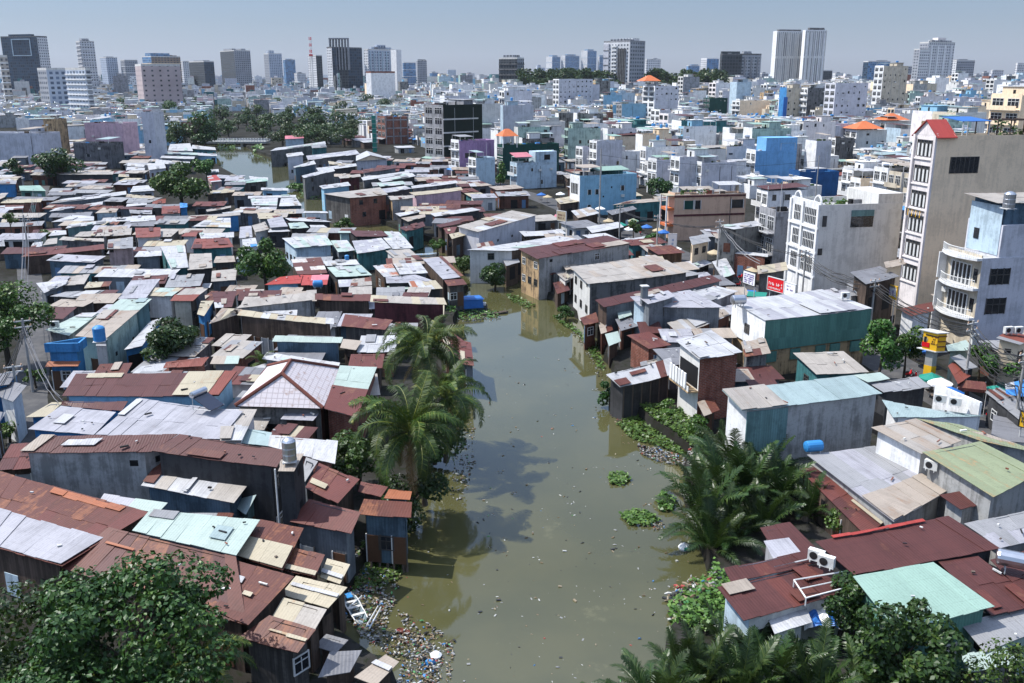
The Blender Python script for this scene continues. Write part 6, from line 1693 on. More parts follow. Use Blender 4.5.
# farther: coarser blocks
ROOFM = [M[k] for k in ('white', 'white', 'grey', 'lilac', 'beige', 'mint', 'tile')] + [M['w_concrete']] * 3
def farbox(mb, x, y, wx, wy, h, side, roof):
    c = Vector((x, y, 0)); E = Vector((e0.x, e0.y, 0)); S = Vector((s0.x, s0.y, 0))
    lo = [c, c + E * wx, c + E * wx + S * wy, c + S * wy]; hi = [p + Vector((0, 0, h)) for p in lo]
    t = cr.random()
    mb.quad(lo[0], lo[1], hi[1], hi[0], side, t); mb.quad(lo[3], lo[0], hi[0], hi[3], side, t)
    mb.quad(lo[1], lo[2], hi[2], hi[1], side, t); mb.quad(hi[0], hi[1], hi[2], hi[3], roof, t)
y = 1080.0
while y < 5200:
    stp = 11 + (y - 1000) * .011
    half = y * .85
    x = -half
    while x < half:
        wx = stp * cr.uniform(.6, 1.3); wy = stp * cr.uniform(.7, 1.1)
        q = proj((x, y, 0)); dens = .86
        for x0, x1, y0, y1, pr_ in TREEZONE:
            if x0 < q[0] < x1 and y0 < q[1] < y1: dens = .45
        if cr.random() < dens:
            h = cr.choice((6, 8, 9, 10, 11, 13, 14, 16)) * (1.0 if cr.random() < .9 else cr.uniform(1.3, 2.0)) * (1 + (y - 1000) / 9000)
            sd = M['w_' + cr.choice(SIDES)]
            farbox(stuffm, x + cr.uniform(-2, 2), y + cr.uniform(-4, 4), wx, wy, h, sd, cr.choice(ROOFM))
            if y < 2400:
                for k in range(cr.randint(0, 2)):
                    farbox(stuffm, x + wx * cr.uniform(.1, .5), y + wy * .3, wx * .3, wy * .3, h + cr.uniform(2, 3.5), M['w_' + cr.choice(SIDES)], cr.choice(ROOFM))
                if cr.random() < .7:
                    E = Vector((e0.x, e0.y, 0)); S = Vector((s0.x, s0.y, 0))
                    for k in range(int(h / 3.4)):
                        for j in range(3):
                            if cr.random() < .55: stuffm.obox(Vector((x, y, 0)) + E * (wx * (.2 + .3 * j)) - S * .05 + Vector((0, 0, k * 3.4 + 1)), E, S, wx * .14, .1, 1.5, M['glass'])
        x += wx + cr.uniform(.5, 3)
    y += stp * 1.25
o = stuffm.build('far_houses')
tag(o, 'mass of small pale houses and flat roofs spreading to the horizon', 'houses', kind='stuff')

# ================================================================== SKYLINE
def TW(k, wall, glass, *a): M['t_' + k] = tower_mat('facade_' + k, wall, glass, *a)
TW('navy', (0.03, 0.045, 0.07), (0.015, 0.035, 0.06), 3.6, 3.6, .8, .75, .12)
TW('dark', (0.045, 0.05, 0.055), (0.02, 0.025, 0.03), 3.6, 3.6, .75, .7, .15)
TW('bluegl', (0.16, 0.24, 0.34), (0.05, 0.14, 0.27), 4, 3.8, .8, .75, .15)  # blue glass; its tint also stands in for haze on the farthest towers
TW('white', (0.60, 0.60, 0.60), (0.07, 0.08, 0.10), 3.6, 3.5, .5, .5)
TW('whitefine', (0.62, 0.61, 0.58), (0.16, 0.17, 0.18), 3.2, 60.0, .42, .94)
TW('grey', (0.30, 0.31, 0.33), (0.05, 0.06, 0.08), 4, 3.6, .6, .5)
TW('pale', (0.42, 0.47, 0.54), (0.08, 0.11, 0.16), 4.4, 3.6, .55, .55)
TW('brown', (0.26, 0.19, 0.14), (0.06, 0.06, 0.06), 5, 3.6, .6, .5)
TW('pink', (0.44, 0.36, 0.35), (0.05, 0.05, 0.06), 6, 3.8, .25, .35)
TW('tan', (0.40, 0.36, 0.31), (0.06, 0.06, 0.07), 3.6, 3.6, .45, .55)
def tower(lab, x0, xc, x1, ytop, Y, mat, mat2=None, th=None, blocks=(), fins=0, bands=0, name='tower', crown=0.0, cat='tower', finm='w_white', trim='w_offwhite', base_y=None):
    """x0..xc left face, xc..x1 front face, as surveyed on the skyline at distance Y"""
    if th is None: th = 14 if xc > 480 else 45
    top = PY(xc, ytop, Y).z
    e = Vector((math.cos(R(th)), math.sin(R(th)), 0)); s = Vector((-math.sin(R(th)), math.cos(R(th)), 0))
    kk = lambda px: (px - 512) / FPX * CP
    C = Vector((kk(xc) * Y, Y, 0))
    d = (kk(x1) * C.y - C.x) / (e.x - kk(x1) * e.y)
    dn = (s.x - kk(x0) * s.y)
    w = (kk(x0) * C.y - C.x) / dn if x0 < xc - .3 and abs(dn) > 1e-3 else min(d, 26)
    if w < 3 or w > 90: w = min(max(d, 12), 30)
    L = lambda a, b, z: C + e * a + s * b + Vector((0, 0, z))
    t = Thing(name, L(d / 2, w / 2, 0), lab, cat)
    b = MB(); m1 = M[mat]; m2 = M[mat2 or mat]
    lo = [L(0, 0, 0), L(d, 0, 0), L(d, w, 0), L(0, w, 0)]; hi = [p + Vector((0, 0, top)) for p in lo]
    b.quad(lo[0], lo[1], hi[1], hi[0], m1); b.quad(lo[3], lo[0], hi[0], hi[3], m2); b.quad(lo[1], lo[2], hi[2], hi[1], m1); b.quad(lo[2], lo[3], hi[3], hi[2], m1)
    b.quad(*hi, M['w_concrete'])
    t.part('wall', b)
    p = MB()
    p.obox(L(d / 2, .4, top), e, s, d, .8, 1.6, M[trim]); p.obox(L(.4, w / 2, top), e, s, .8, w - 1.7, 1.6, M[trim])
    p.obox(L(d / 2, w - .4, top), e, s, d, .8, 1.6, M[trim]); p.obox(L(d - .4, w / 2, top), e, s, .8, w - 1.7, 1.6, M[trim])
    t.part('parapet', p)
    for (u0, u1, hh, bm) in blocks:
        q = MB(); q.obox(L(d * (u0 + u1) / 2, w / 2, top), e, s, d * (u1 - u0), w * .6, hh, M[bm]); t.part('roof_block', q)
        for i in range(2):
            q = MB(); q.obox(L(d * cr.uniform(.1, .9), w * .3, top), e, s, d * .08, 3, hh * .6, M['w_grey']); t.part('roof_plant', q)
    if fins:
        f = MB()
        for i in range(fins): f.obox(L(d * (i + .5) / fins, -.5, 0), e, s, d / fins * .22, 1.0, top - 2, M[finm])
        t.part('fins', f)
    if bands:
        f = MB()
        for i in range(1, bands): f.obox(L(d / 2, -.35, top * i / bands), e, s, d * 1.01, .7, 1.0, M[finm]); f.obox(L(-.35, w / 2, top * i / bands), e, s, .7, w, 1.0, M[finm])
        t.part('floor_bands', f)
    LAND.append(((x0 + x1) / 2, ytop, 'the ' + lab.split(',')[0])) if lab else None
    return t, L, d, w, top, e, s
t, L, d, w, tp, e, s = tower('broad navy glass office block with a pale framed top, far left skyline', 6, 42, 52, 37, 1300, 't_white', 't_navy', th=70, blocks=((.1, .5, 4, 't_navy'),), trim='w_dark')
q = MB(); q.obox(L(-.4, w * .45, tp - 24), e, s, .8, w * .5, 1, M['w_paleblue']); q.obox(L(-.4, w * .45, tp - 3), e, s, .8, w * .5, 1, M['w_paleblue']); q.obox(L(-.4, w * .2, tp - 24), e, s, .9, 1, 22, M['w_paleblue']); q.obox(L(-.4, w * .7, tp - 24), e, s, .9, 1, 22, M['w_paleblue']); t.part('frame', q)
tower('grey-white residential tower right of the navy office block', 66, 84, 98, 42, 1400, 't_white', 't_grey', th=40, blocks=((.2, .7, 5, 't_grey'),), bands=14)
tower('small pale office block between the residential tower and the pink blank block', 102, 108, 119, 58, 2000, 't_pale', blocks=((.2, .8, 3, 't_grey'),))
tower('small grey block right of the small pale office block', 122, 126, 139, 60.5, 2000, 't_grey', bands=5)
tower('brown banded block with a blue glass top, left skyline', 144, 153, 182, 57, 1500, 't_brown', 't_bluegl', blocks=((.05, .7, 6, 't_bluegl'), (.5, .95, 3, 't_brown')), bands=6, finm='w_beige')
tower('low white block right of the brown banded block', 181, 184, 191, 62, 1700, 't_white')
tower('dark glass low-rise with a grey cap, left skyline', 190, 205, 215, 62, 1600, 't_navy', 't_dark', th=40, blocks=((.2, .9, 3, 't_grey'),))
tower('grey twin-peaked hotel block with fins, left skyline', 222, 236, 252, 51, 1900, 't_grey', 't_dark', th=35, blocks=((.05, .3, 5, 't_grey'), (.6, .9, 5, 't_grey')))
tower('wide slate block right of the twin-peaked hotel', 253, 270, 283, 54, 2200, 't_pale', 't_grey', th=35, blocks=((.1, .5, 8, 't_pale'),))
tower('little blue block left of the radio mast', 284, 286, 296, 60, 2500, 't_bluegl', blocks=((.2, .8, 3, 't_bluegl'),))
tower('blue-white block beneath the red and white radio mast', 309, 317, 323, 56, 1500, 't_dark', 't_white', th=40)
tower('dark glass tower with an open roof frame, left of the pale hotel tower', 328, 333, 363, 48, 1300, 't_navy', 't_white', blocks=(), trim='w_dark')
t = Thing('roof_frame_tower', PY(338, 80, 1301), 'pale roof frame block atop the dark glass tower', 'tower')
b = MB(); A = PY(329, 39, 1303); B = PY(347, 39, 1303)
for i in range(7):
    p = A.lerp(B, i / 6); b.obox(Vector((p.x, p.y + 6, 40)), (1, 0, 0), (0, 1, 0), 1.6, 8, p.z - 40, M['w_grey'])
b.obox(Vector(((A.x + B.x) / 2, A.y + 6, A.z)), (1, 0, 0), (0, 1, 0), B.x - A.x + 2, 9, 1.5, M['w_grey'])
b.obox(Vector(((A.x + B.x) / 2, A.y + 7, 0)), (1, 0, 0), (0, 1, 0), B.x - A.x - 3, 5, A.z - 12, M['t_dark']); t.part('wall', b)
tower('pale blue-white hotel tower with a stepped crown', 365, 369, 397, 50, 1300, 't_pale', 't_white', blocks=((.15, .85, 4, 't_pale'), (.35, .65, 7, 't_pale')), fins=7, finm='w_paleblue')
tower('slim white stair end of the stepped crown hotel tower', 396.5, 397, 402, 51, 1290, 'w_white', trim='w_white')
tower('low blue-grey block right of the stepped crown hotel tower', 403, 404, 416, 63, 2200, 't_bluegl', bands=4)
tower('grey square block right of the low blue-grey block', 417, 418, 427, 61, 1900, 't_grey', blocks=((.1, .9, 3, 't_dark'),))
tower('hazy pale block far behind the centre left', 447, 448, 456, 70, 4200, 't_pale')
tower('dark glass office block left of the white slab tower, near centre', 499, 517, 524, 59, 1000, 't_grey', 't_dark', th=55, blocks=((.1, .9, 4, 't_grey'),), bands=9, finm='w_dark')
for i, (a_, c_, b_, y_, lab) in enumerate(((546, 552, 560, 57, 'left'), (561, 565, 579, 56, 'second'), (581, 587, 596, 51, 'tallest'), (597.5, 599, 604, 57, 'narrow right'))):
    tower({'left': 'hazy blue tower, leftmost of four behind the white slab tower', 'second': 'hazy blue wide tower second from left behind the white slab tower', 'tallest': 'tallest hazy blue tower of the four beside the white slab tower', 'narrow right': 'narrow hazy tower touching the left of the white slab tower'}[lab], a_, c_, b_, y_, 3600, 't_bluegl', 't_white', th=30, blocks=((.2, .8, 6, 't_bluegl'),), finm='w_paleblue', bands=5)  # fading with distance is put into the blue facade colour
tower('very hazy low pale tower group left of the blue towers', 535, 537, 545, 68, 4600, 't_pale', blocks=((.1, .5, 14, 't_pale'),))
t, L, d, w, tp, e, s = tower('big white slab tower with dark vertical window strips, centre skyline', 603, 629, 644, 42, 950, 't_grey', 't_white', th=48, blocks=((.1, .6, 3, 't_grey'), (.55, .95, 4, 't_white')), trim='w_grey')
f = MB(); g2 = MB()
for i in range(5): f.obox(L(-.8, w * (.16 + i * .062), 8), e, s, 1.6, 1.0, tp - 14, M['w_dark'])
t.part('window_strips', f)
for k in range(int(tp / 3.6)): g2.obox(L(-1.0, w * .57, k * 3.6 + 2), e, s, 2.0, w * .2, 1.4, M['w_white'])
t.part('balconies', g2)
g3 = MB(); g3.obox(L(-.6, w * .88, 0), e, s, 1.2, w * .2, tp - 1, M['w_lilac'])
for k in range(int(tp / 7)): g3.obox(L(-1.3, w * .88, k * 7), e, s, .3, w * .2, .7, M['w_dark'])
t.part('stair_wing', g3)
tower('white-grey low tower right of the white slab tower', 645, 646, 660, 60, 1500, 't_white', blocks=((.5, .8, 3, 't_white'),))
tower('small blue low block over the distant tree belt', 686, 688, 699, 66, 2600, 't_bluegl', blocks=((.3, .9, 4, 't_bluegl'),))
tower('white and blue tower left of the dark angular pair', 700, 706, 718, 59, 1900, 't_bluegl', 't_white', th=30, trim='w_white')
tower('black left half of the angular tower pair', 719, 721, 741, 55, 1100, 't_dark', 't_dark', blocks=((.0, .9, 4, 't_dark'),), trim='w_dark')
tower('grey white-striped right half of the angular tower pair', 738, 741, 760, 55, 1110, 't_grey', 't_dark', fins=3, finm='w_grey', blocks=((.1, .5, 4, 't_grey'),), trim='w_dark')
tower('tall white fluted hotel tower, left wing of the twin, right skyline', 770, 774, 801, 32, 1500, 't_whitefine', 'w_white', fins=11, blocks=((.1, .9, 4, 'w_dark'),), finm='w_offwhite', trim='w_white')
tower('tall white fluted hotel tower, right wing of the twin, right skyline', 799, 802, 823, 31, 1480, 't_whitefine', 'w_white', fins=5, blocks=((.2, .9, 5, 'w_dark'),), finm='w_white', trim='w_white')
tower('low dark block beside the foot of the fluted hotel tower', 821, 822, 832, 71, 1800, 't_dark')
tower('blue glass low tower behind the tall beige block', 862, 867, 889, 62, 1700, 't_bluegl', 't_navy', blocks=((.4, .9, 3, 't_grey'),))
tower('low grey lattice block right of the tall beige block', 893, 895, 913, 67, 1500, 't_grey', bands=4)
tower('white-grey residential tower stepped on its left, right skyline', 916, 925, 951, 43, 1250, 't_white', 't_grey', th=25, blocks=((.25, .95, 4, 't_white'), (.4, .7, 7, 'w_palepink')), fins=4)
tower('shorter grey step attached to the left of the residential tower', 911, 917, 927, 50, 1240, 't_white', 't_grey', th=25)
tower('grey box tower right of the white-grey residential tower', 944, 955, 973, 61, 1500, 't_grey', 't_white', th=25, blocks=((.2, .7, 3, 't_grey'),))
tower('low white block near the right skyline end', 990, 992, 1003, 71, 1700, 't_white', blocks=((.1, .6, 2, 't_white'),))
tower('white tower cut by the right edge of the skyline', 1014, 1016, 1030, 64, 1500, 't_white', 't_white')
tower('big pinkish blank block with few windows, left middle distance', 113, 142, 181, 66, 760, 't_pink', 't_pink', th=30, name='apartment_building', cat='building')
tower('tall narrow pale blue apartment slab left of the pinkish blank block', 66, 86, 91, 70, 640, 't_grey', 't_pale', th=50, name='apartment_building', cat='building', bands=11)
tower('grey apartment block behind the tall narrow pale blue slab', 38, 47, 68, 70, 720, 't_pale', 't_grey', name='apartment_building', cat='building')
tower('cream apartment block cut by the left edge', -14, 2, 10, 57, 800, 't_tan', 't_white', th=30, name='apartment_building', cat='building', bands=9)
tower('white house block with a red top in front of the stepped crown hotel tower', 366, 371, 395, 73, 900, 'w_white', 'w_white', name='apartment_building', cat='building', trim='w_brick')
tower('white block with thin windows, left of the dark green block', 492, 497, 510, 92, 620, 't_grey', 't_white', name='apartment_building', cat='building', th=30)
# scattered small skyline blocks
SB = [(20, 76), (160, 74), (206, 73), (235, 72), (300, 74), (352, 74), (434, 73), (442, 75), (470, 74), (482, 76), (524, 75), (668, 75), (764, 74), (838, 74), (850, 76), (902, 74), (978, 75), (985, 73), (1008, 76)]
for i, (x_, y_) in enumerate(SB):
    wd = cr.uniform(6, 12)
    t = tower(None, x_ - wd / 2, x_ - wd / 4, x_ + wd / 2, y_, cr.uniform(1900, 2900), cr.choice(('t_white', 't_pale', 't_grey', 't_bluegl')), name='apartment_building', cat='building', blocks=((.2, .6, 4, 't_grey'),))[0]
    PEND.append((t.root, 'small block on the skyline', (x_, y_, 2000)))
# radio mast
t = Thing('radio_mast', PY(311, 76, 1450), 'red and white lattice radio mast on the left skyline', 'mast')
b0 = PY(311, 56, 1450); b1 = PY(311, 37, 1450)
for k in range(6):
    za, zb = lerp(b0.z, b1.z, k / 6), lerp(b0.z, b1.z, (k + 1) / 6)
    m = MB()
    for dx, dy in ((-1, 0), (1, 0), (0, 1)): m.tube([(b0.x + dx * 1.6, b0.y + dy * 2, za), (b0.x + dx * 1.6, b0.y + dy * 2, zb)], .35, M['signred'] if k % 2 else M['signwhite'], 4)
    m.tube([(b0.x - 1.6, b0.y, za), (b0.x + 1.6, b0.y, zb)], .22, M['signred'] if k % 2 else M['signwhite'], 4); m.tube([(b0.x + 1.6, b0.y, za), (b0.x - 1.6, b0.y, zb)], .22, M['signred'] if k % 2 else M['signwhite'], 4)
    t.part('mast_section', m)
m = MB()
for dx, dy in ((-1, 0), (1, 0), (0, 1)): m.tube([(b0.x + dx * 1.6, b0.y + dy * 2, 0), (b0.x + dx * 1.6, b0.y + dy * 2, b0.z)], .4, M['flashing'], 4)
m.obox(Vector((b0.x, b0.y, b0.z)), (1, 0, 0), (0, 1, 0), 5, 5, 2.5, M['signred']); t.part('mast_base', m)
# ================================================================== TREES
tree('big mango tree with glossy dark leaves filling the lower left corner', 132, 640, 0, 6.2, 3.6, 5.6, 17000, .28, 'leaf', 3, 40, kr=(.16, .32))
tree('shaded leafy tree at the very corner, left of the big mango tree', -4, 668, 0, 6.0, 3.6, 4.8, 9500, .29, 'leaf', 4, 28, kr=(.18, .34))
tree('loose leafy tree with light tips at the left edge, above the slim white-walled house', 2, 318, 0, 5.8, 4.6, 6.2, 8500, .36, 'leaf2', 5, 22, kr=(.2, .38))
tree('round dense tree between the long beige roof and the brick hut', 166, 339, 0, 4.0, 3.0, 4.2, 4200, .42, 'leaf', 6, 12, name='round_tree')
tree('bushy tree between the white-mint roofs and the bright red roof', 265, 264, 0, 4.4, 3.9, 4.6, 3800, .5, 'leaf2', 7, 12)
tree('big breadfruit tree with large light leaves among the left shanties', 180, 183, 0, 7.6, 5.6, 6.0, 3400, .95, 'leaf2', 8, 13, name='breadfruit_tree')
tree('smaller leafy tree touching the right of the breadfruit tree by the water', 206, 166, 0, 4.4, 3.4, 5.0, 1300, .8, 'leaf2', 9, 8)
tree('dark tree in front of the dark violet-grey house, far left', 60, 163, 0, 8.2, 5.6, 6.5, 2800, .9, 'leaf', 10, 12)
tree('round dark tree under the lavender wall at the left edge', 14, 168, 0, 4.2, 3.0, 4, 900, .8, 'leaf', 11, 8)
tree('leafy bright bush beside the coconut palms, above the square maroon roof', 358, 458, 0, 3.2, 2.6, 2.8, 3600, .32, 'leaf2', 12, 10, name='bush')
tree('dark bank shrub under the coconut palms at the canal edge', 412, 500, -.6, 3.4, 2.3, 1.9, 3000, .3, 'leaf', 13, 9, name='bush')
tree('dark tangle of shrubs below the taller coconut palm beside the red stilt hut', 434, 440, -.5, 3.4, 2.6, 2.0, 3000, .34, 'leaf', 131, 9, name='bush')
tree('dense lane tree right of the light blue long house', 662, 187, 0, 4.3, 3.3, 4.4, 1700, .6, 'leaf', 14, 10)
tree('street tree beside the yellow sign box', 882, 345, 0, 2.7, 2.9, 4.3, 3000, .34, 'leaf2', 15, 10)
tree('second street tree just behind the yellow sign box', 908, 342, 0, 2.3, 2.4, 4.4, 2200, .34, 'leaf2', 16, 9)
tree('thin street tree below the two-storey street house at the right edge', 1000, 366, 0, 1.9, 1.9, 3.6, 1300, .32, 'leaf2', 17, 8)
tree('thin leaning street tree above the pale green canopy of the balcony building', 983, 352, 0, 1.4, 1.3, 4.2, 700, .3, 'leaf2', 18, 7)
tree('tall bush growing from the canal wall by the ochre canal house', 495, 272, -.8, 2.7, 2.9, 2.6, 2600, .36, 'leaf', 19, 11, name='bush')
tree('bright rounded bush left of the canal wall bush, below the off-white canal roof', 464, 263, -.8, 2.0, 1.8, 1.8, 1400, .34, 'leaf2', 20, 9, name='bush')
tree('bush at the foot of the maroon roofed teal shed', 437, 244, -.6, 1.7, 1.5, 2.0, 900, .36, 'leaf2', 21, 8, name='bush')
tree('bush in the narrow canal bend below the dark waterfront house', 343, 224, -.6, 2.6, 1.6, 1.5, 800, .5, 'leaf2', 22, 8, name='bush')
tree('green bank plants at the canal bend under the white waterfront block', 299, 187, -.8, 4.2, 1.5, 1.0, 800, .6, 'hyacinth', 23, 8, name='bush')
tree('rounded shrub in front of the smooth mint green roof', 842, 602, 0, 1.9, 1.6, 3.0, 2300, .26, 'leaf', 24, 9, name='bush')
tree('big glossy bush tree covering the front of the smooth mint green roof', 905, 648, 0, 3.3, 2.8, 3.6, 5600, .3, 'leaf', 25, 26, kr=(.18, .34))
tree('feathery pale tree at the bottom right corner', 1008, 680, 0, 2.6, 1.8, 3.2, 2800, .18, 'leaf2', 26, 10)
tree('bright yellow-green shrub at the foot of the long brick-red lean-to', 850, 518, 0, 1.9, 1.2, 1.6, 2300, .24, 'hyacinth', 27, 9, name='bush')
tree('shrub over the water at the corner of the open tin shack', 610, 393, -.9, 1.5, 1.4, 1.4, 1300, .28, 'leaf', 28, 8, name='bush')
tree('shrub below the white canal house with ash roof at the water', 566, 312, -.9, 1.6, 1.1, 1.2, 900, .3, 'leaf', 29, 8, name='bush')
tree('lane plants in tubs by the orange stall', 700, 247, 0, 1.7, 1.6, 2.6, 600, .4, 'leaf2', 30, 7, name='bush')
tree('yellow-green palm-like plant in the lane below the tan canopy', 634, 226, 0, 1.6, 1.6, 3.2, 500, .5, 'leaf2', 31, 6, name='bush')
tree('small tree of the lane right of the slatted roof', 650, 238, 0, 1.8, 1.5, 3.0, 600, .45, 'leaf2', 32, 7)
tree('creeper covered bush beside the dark green house with orange roof', 500, 176, 0, 2.2, 4.2, 4.6, 700, .6, 'leaf2', 33, 8, name='bush')
tree('small shrub with yellow flowers by the left alley at the edge', 10, 219, 0, 2.0, 1.2, 4.6, 400, .5, 'hyacinth', 34, 6, name='bush')
tree('low shrubs at the head of the left alley beside the scrap white hut', 42, 238, 0, 2.6, 1.6, 1.8, 500, .5, 'leaf2', 35, 7, name='bush')
tree('low bright shrub between alley cables at the left, beside the slim white house', 34, 374, 0, 1.3, 1.0, 1.6, 500, .28, 'leaf2', 36, 7, name='bush')
tree('shrub strip along the big grey-walled house at the left edge', 8, 430, 0, 1.5, 1.0, 1.2, 600, .26, 'hyacinth', 37, 7, name='bush')
tree('shrub between the hyacinth bed and the house with hung cloths', 700, 424, 0, 1.5, 1.1, 1.0, 1000, .26, 'leaf2', 38, 8, name='bush')
tree('weedy shrub beside the open tin shack, landward of the hyacinth bed', 672, 408, -.4, 1.6, .9, .8, 900, .24, 'hyacinth', 39, 8, name='bush')
tree('bush filling the gap left of the grey hall above the hyacinth', 712, 438, 0, 1.6, 1.3, 1.0, 1100, .26, 'leaf', 40, 8, name='bush')
# trees of the middle distance: shared meshes, one object each
FT = [(50, 104, 8), (8, 103, 6), (105, 102, 6), (122, 106, 7), (150, 106, 6), (165, 112, 9), (180, 104, 7), (194, 128, 9), (176, 132, 7), (205, 120, 6), (222, 112, 7), (246, 116, 6),
      (262, 128, 6), (282, 134, 6), (294, 126, 8), (312, 118, 9), (330, 124, 8), (344, 112, 8), (352, 100, 8), (335, 104, 7), (318, 106, 7), (366, 102, 9), (384, 106, 8), (398, 103, 8),
      (345, 88, 8), (360, 92, 7), (326, 82, 7), (262, 84, 9), (250, 92, 7), (282, 84, 6), (300, 90, 7), (425, 92, 8), (415, 100, 6), (402, 84, 7), (236, 84, 6), (205, 90, 6), (188, 92, 6), (150, 88, 6), (88, 104, 6), (238, 122, 4), (308, 132, 6), (326, 134, 5), (733, 108, 7), (740, 104, 6), (547, 100, 6), (352, 122, 6), (20, 90, 5), (76, 92, 6), (214, 126, 5), (228, 128, 5), (204, 134, 6), (190, 120, 6), (344, 136, 5), (352, 128, 5), (366, 124, 5), (380, 118, 5), (394, 120, 5), (408, 116, 5), (318, 136, 5), (302, 138, 5), (270, 120, 6), (286, 114, 6), (256, 110, 6), (160, 126, 6), (140, 118, 5), (126, 112, 6), (98, 110, 5), (30, 112, 5), (60, 98, 5), (14, 112, 5), (112, 118, 5), (134, 104, 6), (172, 98, 5), (196, 102, 6), (228, 100, 6), (256, 98, 5), (276, 102, 6), (306, 96, 6), (320, 92, 5), (372, 88, 6), (388, 92, 6), (432, 104, 5), (150, 132, 5), (166, 140, 4), (572, 150, 4), (592, 126, 4), (722, 152, 4), (862, 172, 4), (642, 150, 4), (692, 126, 4), (792, 150, 3), (540, 130, 4), (612, 168, 3), (962, 110, 5), (850, 106, 5), (560, 112, 5), (780, 118, 4), (930, 106, 5)]
for i, (x, y, rr) in enumerate(FT):
    rr *= 1.4; p = P(x, y, 7)
    t = tree(None, x, y, 0, rr, rr * .74, rr * .72, 1300, rr * .115, 'leaf3', int(200 + i % 4 + 10 * rr), 11, group='trees of the middle distance', key='ft%d_%d' % (rr, i % 2))
    PEND.append((t, 'dark broadleaf tree' if rr > 9 else 'small dark tree', (x, y, p.y)))
belt = MB()
bm, _ = crown_mesh(300, 9, 6, 260, 2.6, M['leaf3'], 9)
bv = [v.co.copy() for v in bm.vertices]; bf = [tuple(p.vertices) for p in bm.polygons]
def beltat(x, y, k, Y=None):
    q = P(x, y, 0) if Y is None else PY(x, y, Y); z0 = 8 * k if Y is None else q.z; a = cr.uniform(0, 6.28); ca, sa = math.cos(a), math.sin(a)
    belt.add([(q.x + (v.x * ca - v.y * sa) * k, q.y + (v.x * sa + v.y * ca) * k, z0 + v.z * k) for v in bv], bf, M['leaf3'], cr.uniform(.1, .6))
for i in range(150): beltat(cr.uniform(518, 722), cr.uniform(72, 92), cr.uniform(.8, 1.35), cr.uniform(930, 1050))
for i in range(26): beltat(cr.uniform(0, 440), cr.uniform(80, 84), cr.uniform(.8, 1.3))
for i in range(16): beltat(cr.uniform(800, 1020), cr.uniform(80, 84), cr.uniform(.6, 1.1))
tag(belt.build('distant_woods'), 'dark belt of trees far behind the white houses near the horizon', 'woods', kind='stuff')

# palms
coconut('taller coconut palm with its crown over the beige strip roof on the left bank', P(425, 350, 8.5), P(440, 455, -.3), (5, 6, 7, 7, 6, 5, 4), k=1.12)
coconut('lower coconut palm in front, its fronds shading the canal bank', P(410, 432, 6.6), P(425, 505, -.5), (5, 6, 7, 7, 6, 5, 5), 1.12)
sm = empty('young_palm', (0, 0, 0))
p = P(262, 362, 3.0); sm.location = (p.x, p.y, 0); tag(sm, 'dwarf palm with a stout leafy top beside the hip roof house', 'palm')
mb = MB(); mb.tube([(0, 0, 0), (0, 0, 1.5), (.05, 0, 2.9)], [.2, .16, .12], M['palmbark'], 8); mb.build('trunk', sm)
for i in range(15):
    f = bpy.data.objects.new('frond', fronds('coco')[min(5, i // 3)][i % 2]); col.objects.link(f); f.parent = sm; f.location = (0, 0, 2.9 - (i // 5) * .3); f.rotation_euler = (0, 0, i * 2.399); f.scale = (.42, .5, .42)
coconut('third coconut palm, behind the lower one and closest to the water', P(447, 398, 6.2), P(446, 462, -.6), (4, 5, 6, 6, 5, 4, 1), .95)
NP = [(700, 520, 1.15, 12, 'nipa palm leaning out over the canal at the front of the upper clump'), (722, 505, 1.2, 13, 'tall nipa palm in the middle of the upper clump below the grey hall'), (748, 500, 1.2, 12, 'nipa palm behind the white sheet patch of the maroon roof'),
      (735, 478, 1.1, 11, 'rear nipa palm of the upper clump against the grey hall'), (765, 482, 1.1, 11, 'nipa palm at the back right of the upper clump by the blue barrel'), (712, 545, .95, 10, 'low nipa palm at the water side of the maroon roof with white patch'), (778, 505, 1.05, 11, 'nipa palm at the right end of the upper clump by the brick-red lean-to'), (704, 492, .95, 10, 'nipa palm at the left edge of the upper clump near the litter'), (806, 520, .8, 9, 'small nipa palm beside the bright yellow-green shrub'), (760, 528, .95, 9, 'nipa palm overhanging the white sheet patch'),
      (655, 690, .95, 11, 'nipa palm cut by the bottom edge, farthest out in the canal'), (700, 672, 1.0, 12, 'nipa palm at the lower right bank with one yellow dying frond'), (738, 684, 1.05, 12, 'nipa palm at the bottom edge below the broad maroon roof'), (775, 678, 1.1, 12, 'nipa palm whose tall frond rises before the broad maroon roof'), (815, 688, 1.1, 12, 'nipa palm at the bottom edge beside the rounded shrub'), (858, 692, 1.0, 11, 'nipa palm at the bottom edge under the glossy bush tree'), (725, 640, .85, 10, 'short nipa palm at the canal corner of the broad maroon roof'), (612, 712, .8, 9, 'nipa palm tip rising from the bottom edge in mid canal'), (722, 466, .95, 10, 'nipa palm beside the end wall of the grey hall, near the litter strip'), (728, 535, .95, 11, 'nipa palm crowding the front of the maroon roof with white sheet patch'), (792, 488, .8, 9, 'small nipa palm below the blue barrel'), (680, 655, .85, 10, 'nipa palm on the weedy bank by the broad maroon canal-side roof'), (758, 655, .9, 11, 'nipa palm against the front of the broad maroon roof')]
for i, (x, y, k, n, lab) in enumerate(NP):
    y += 14 if y > 630 else 0; k *= .88 if y > 630 else 1; q = P(x, y, 0); nipa(lab, q.x, q.y, -.8 if i not in (2, 3, 4, 6, 8) else 0, n + 5, k * .87, 50 + i)
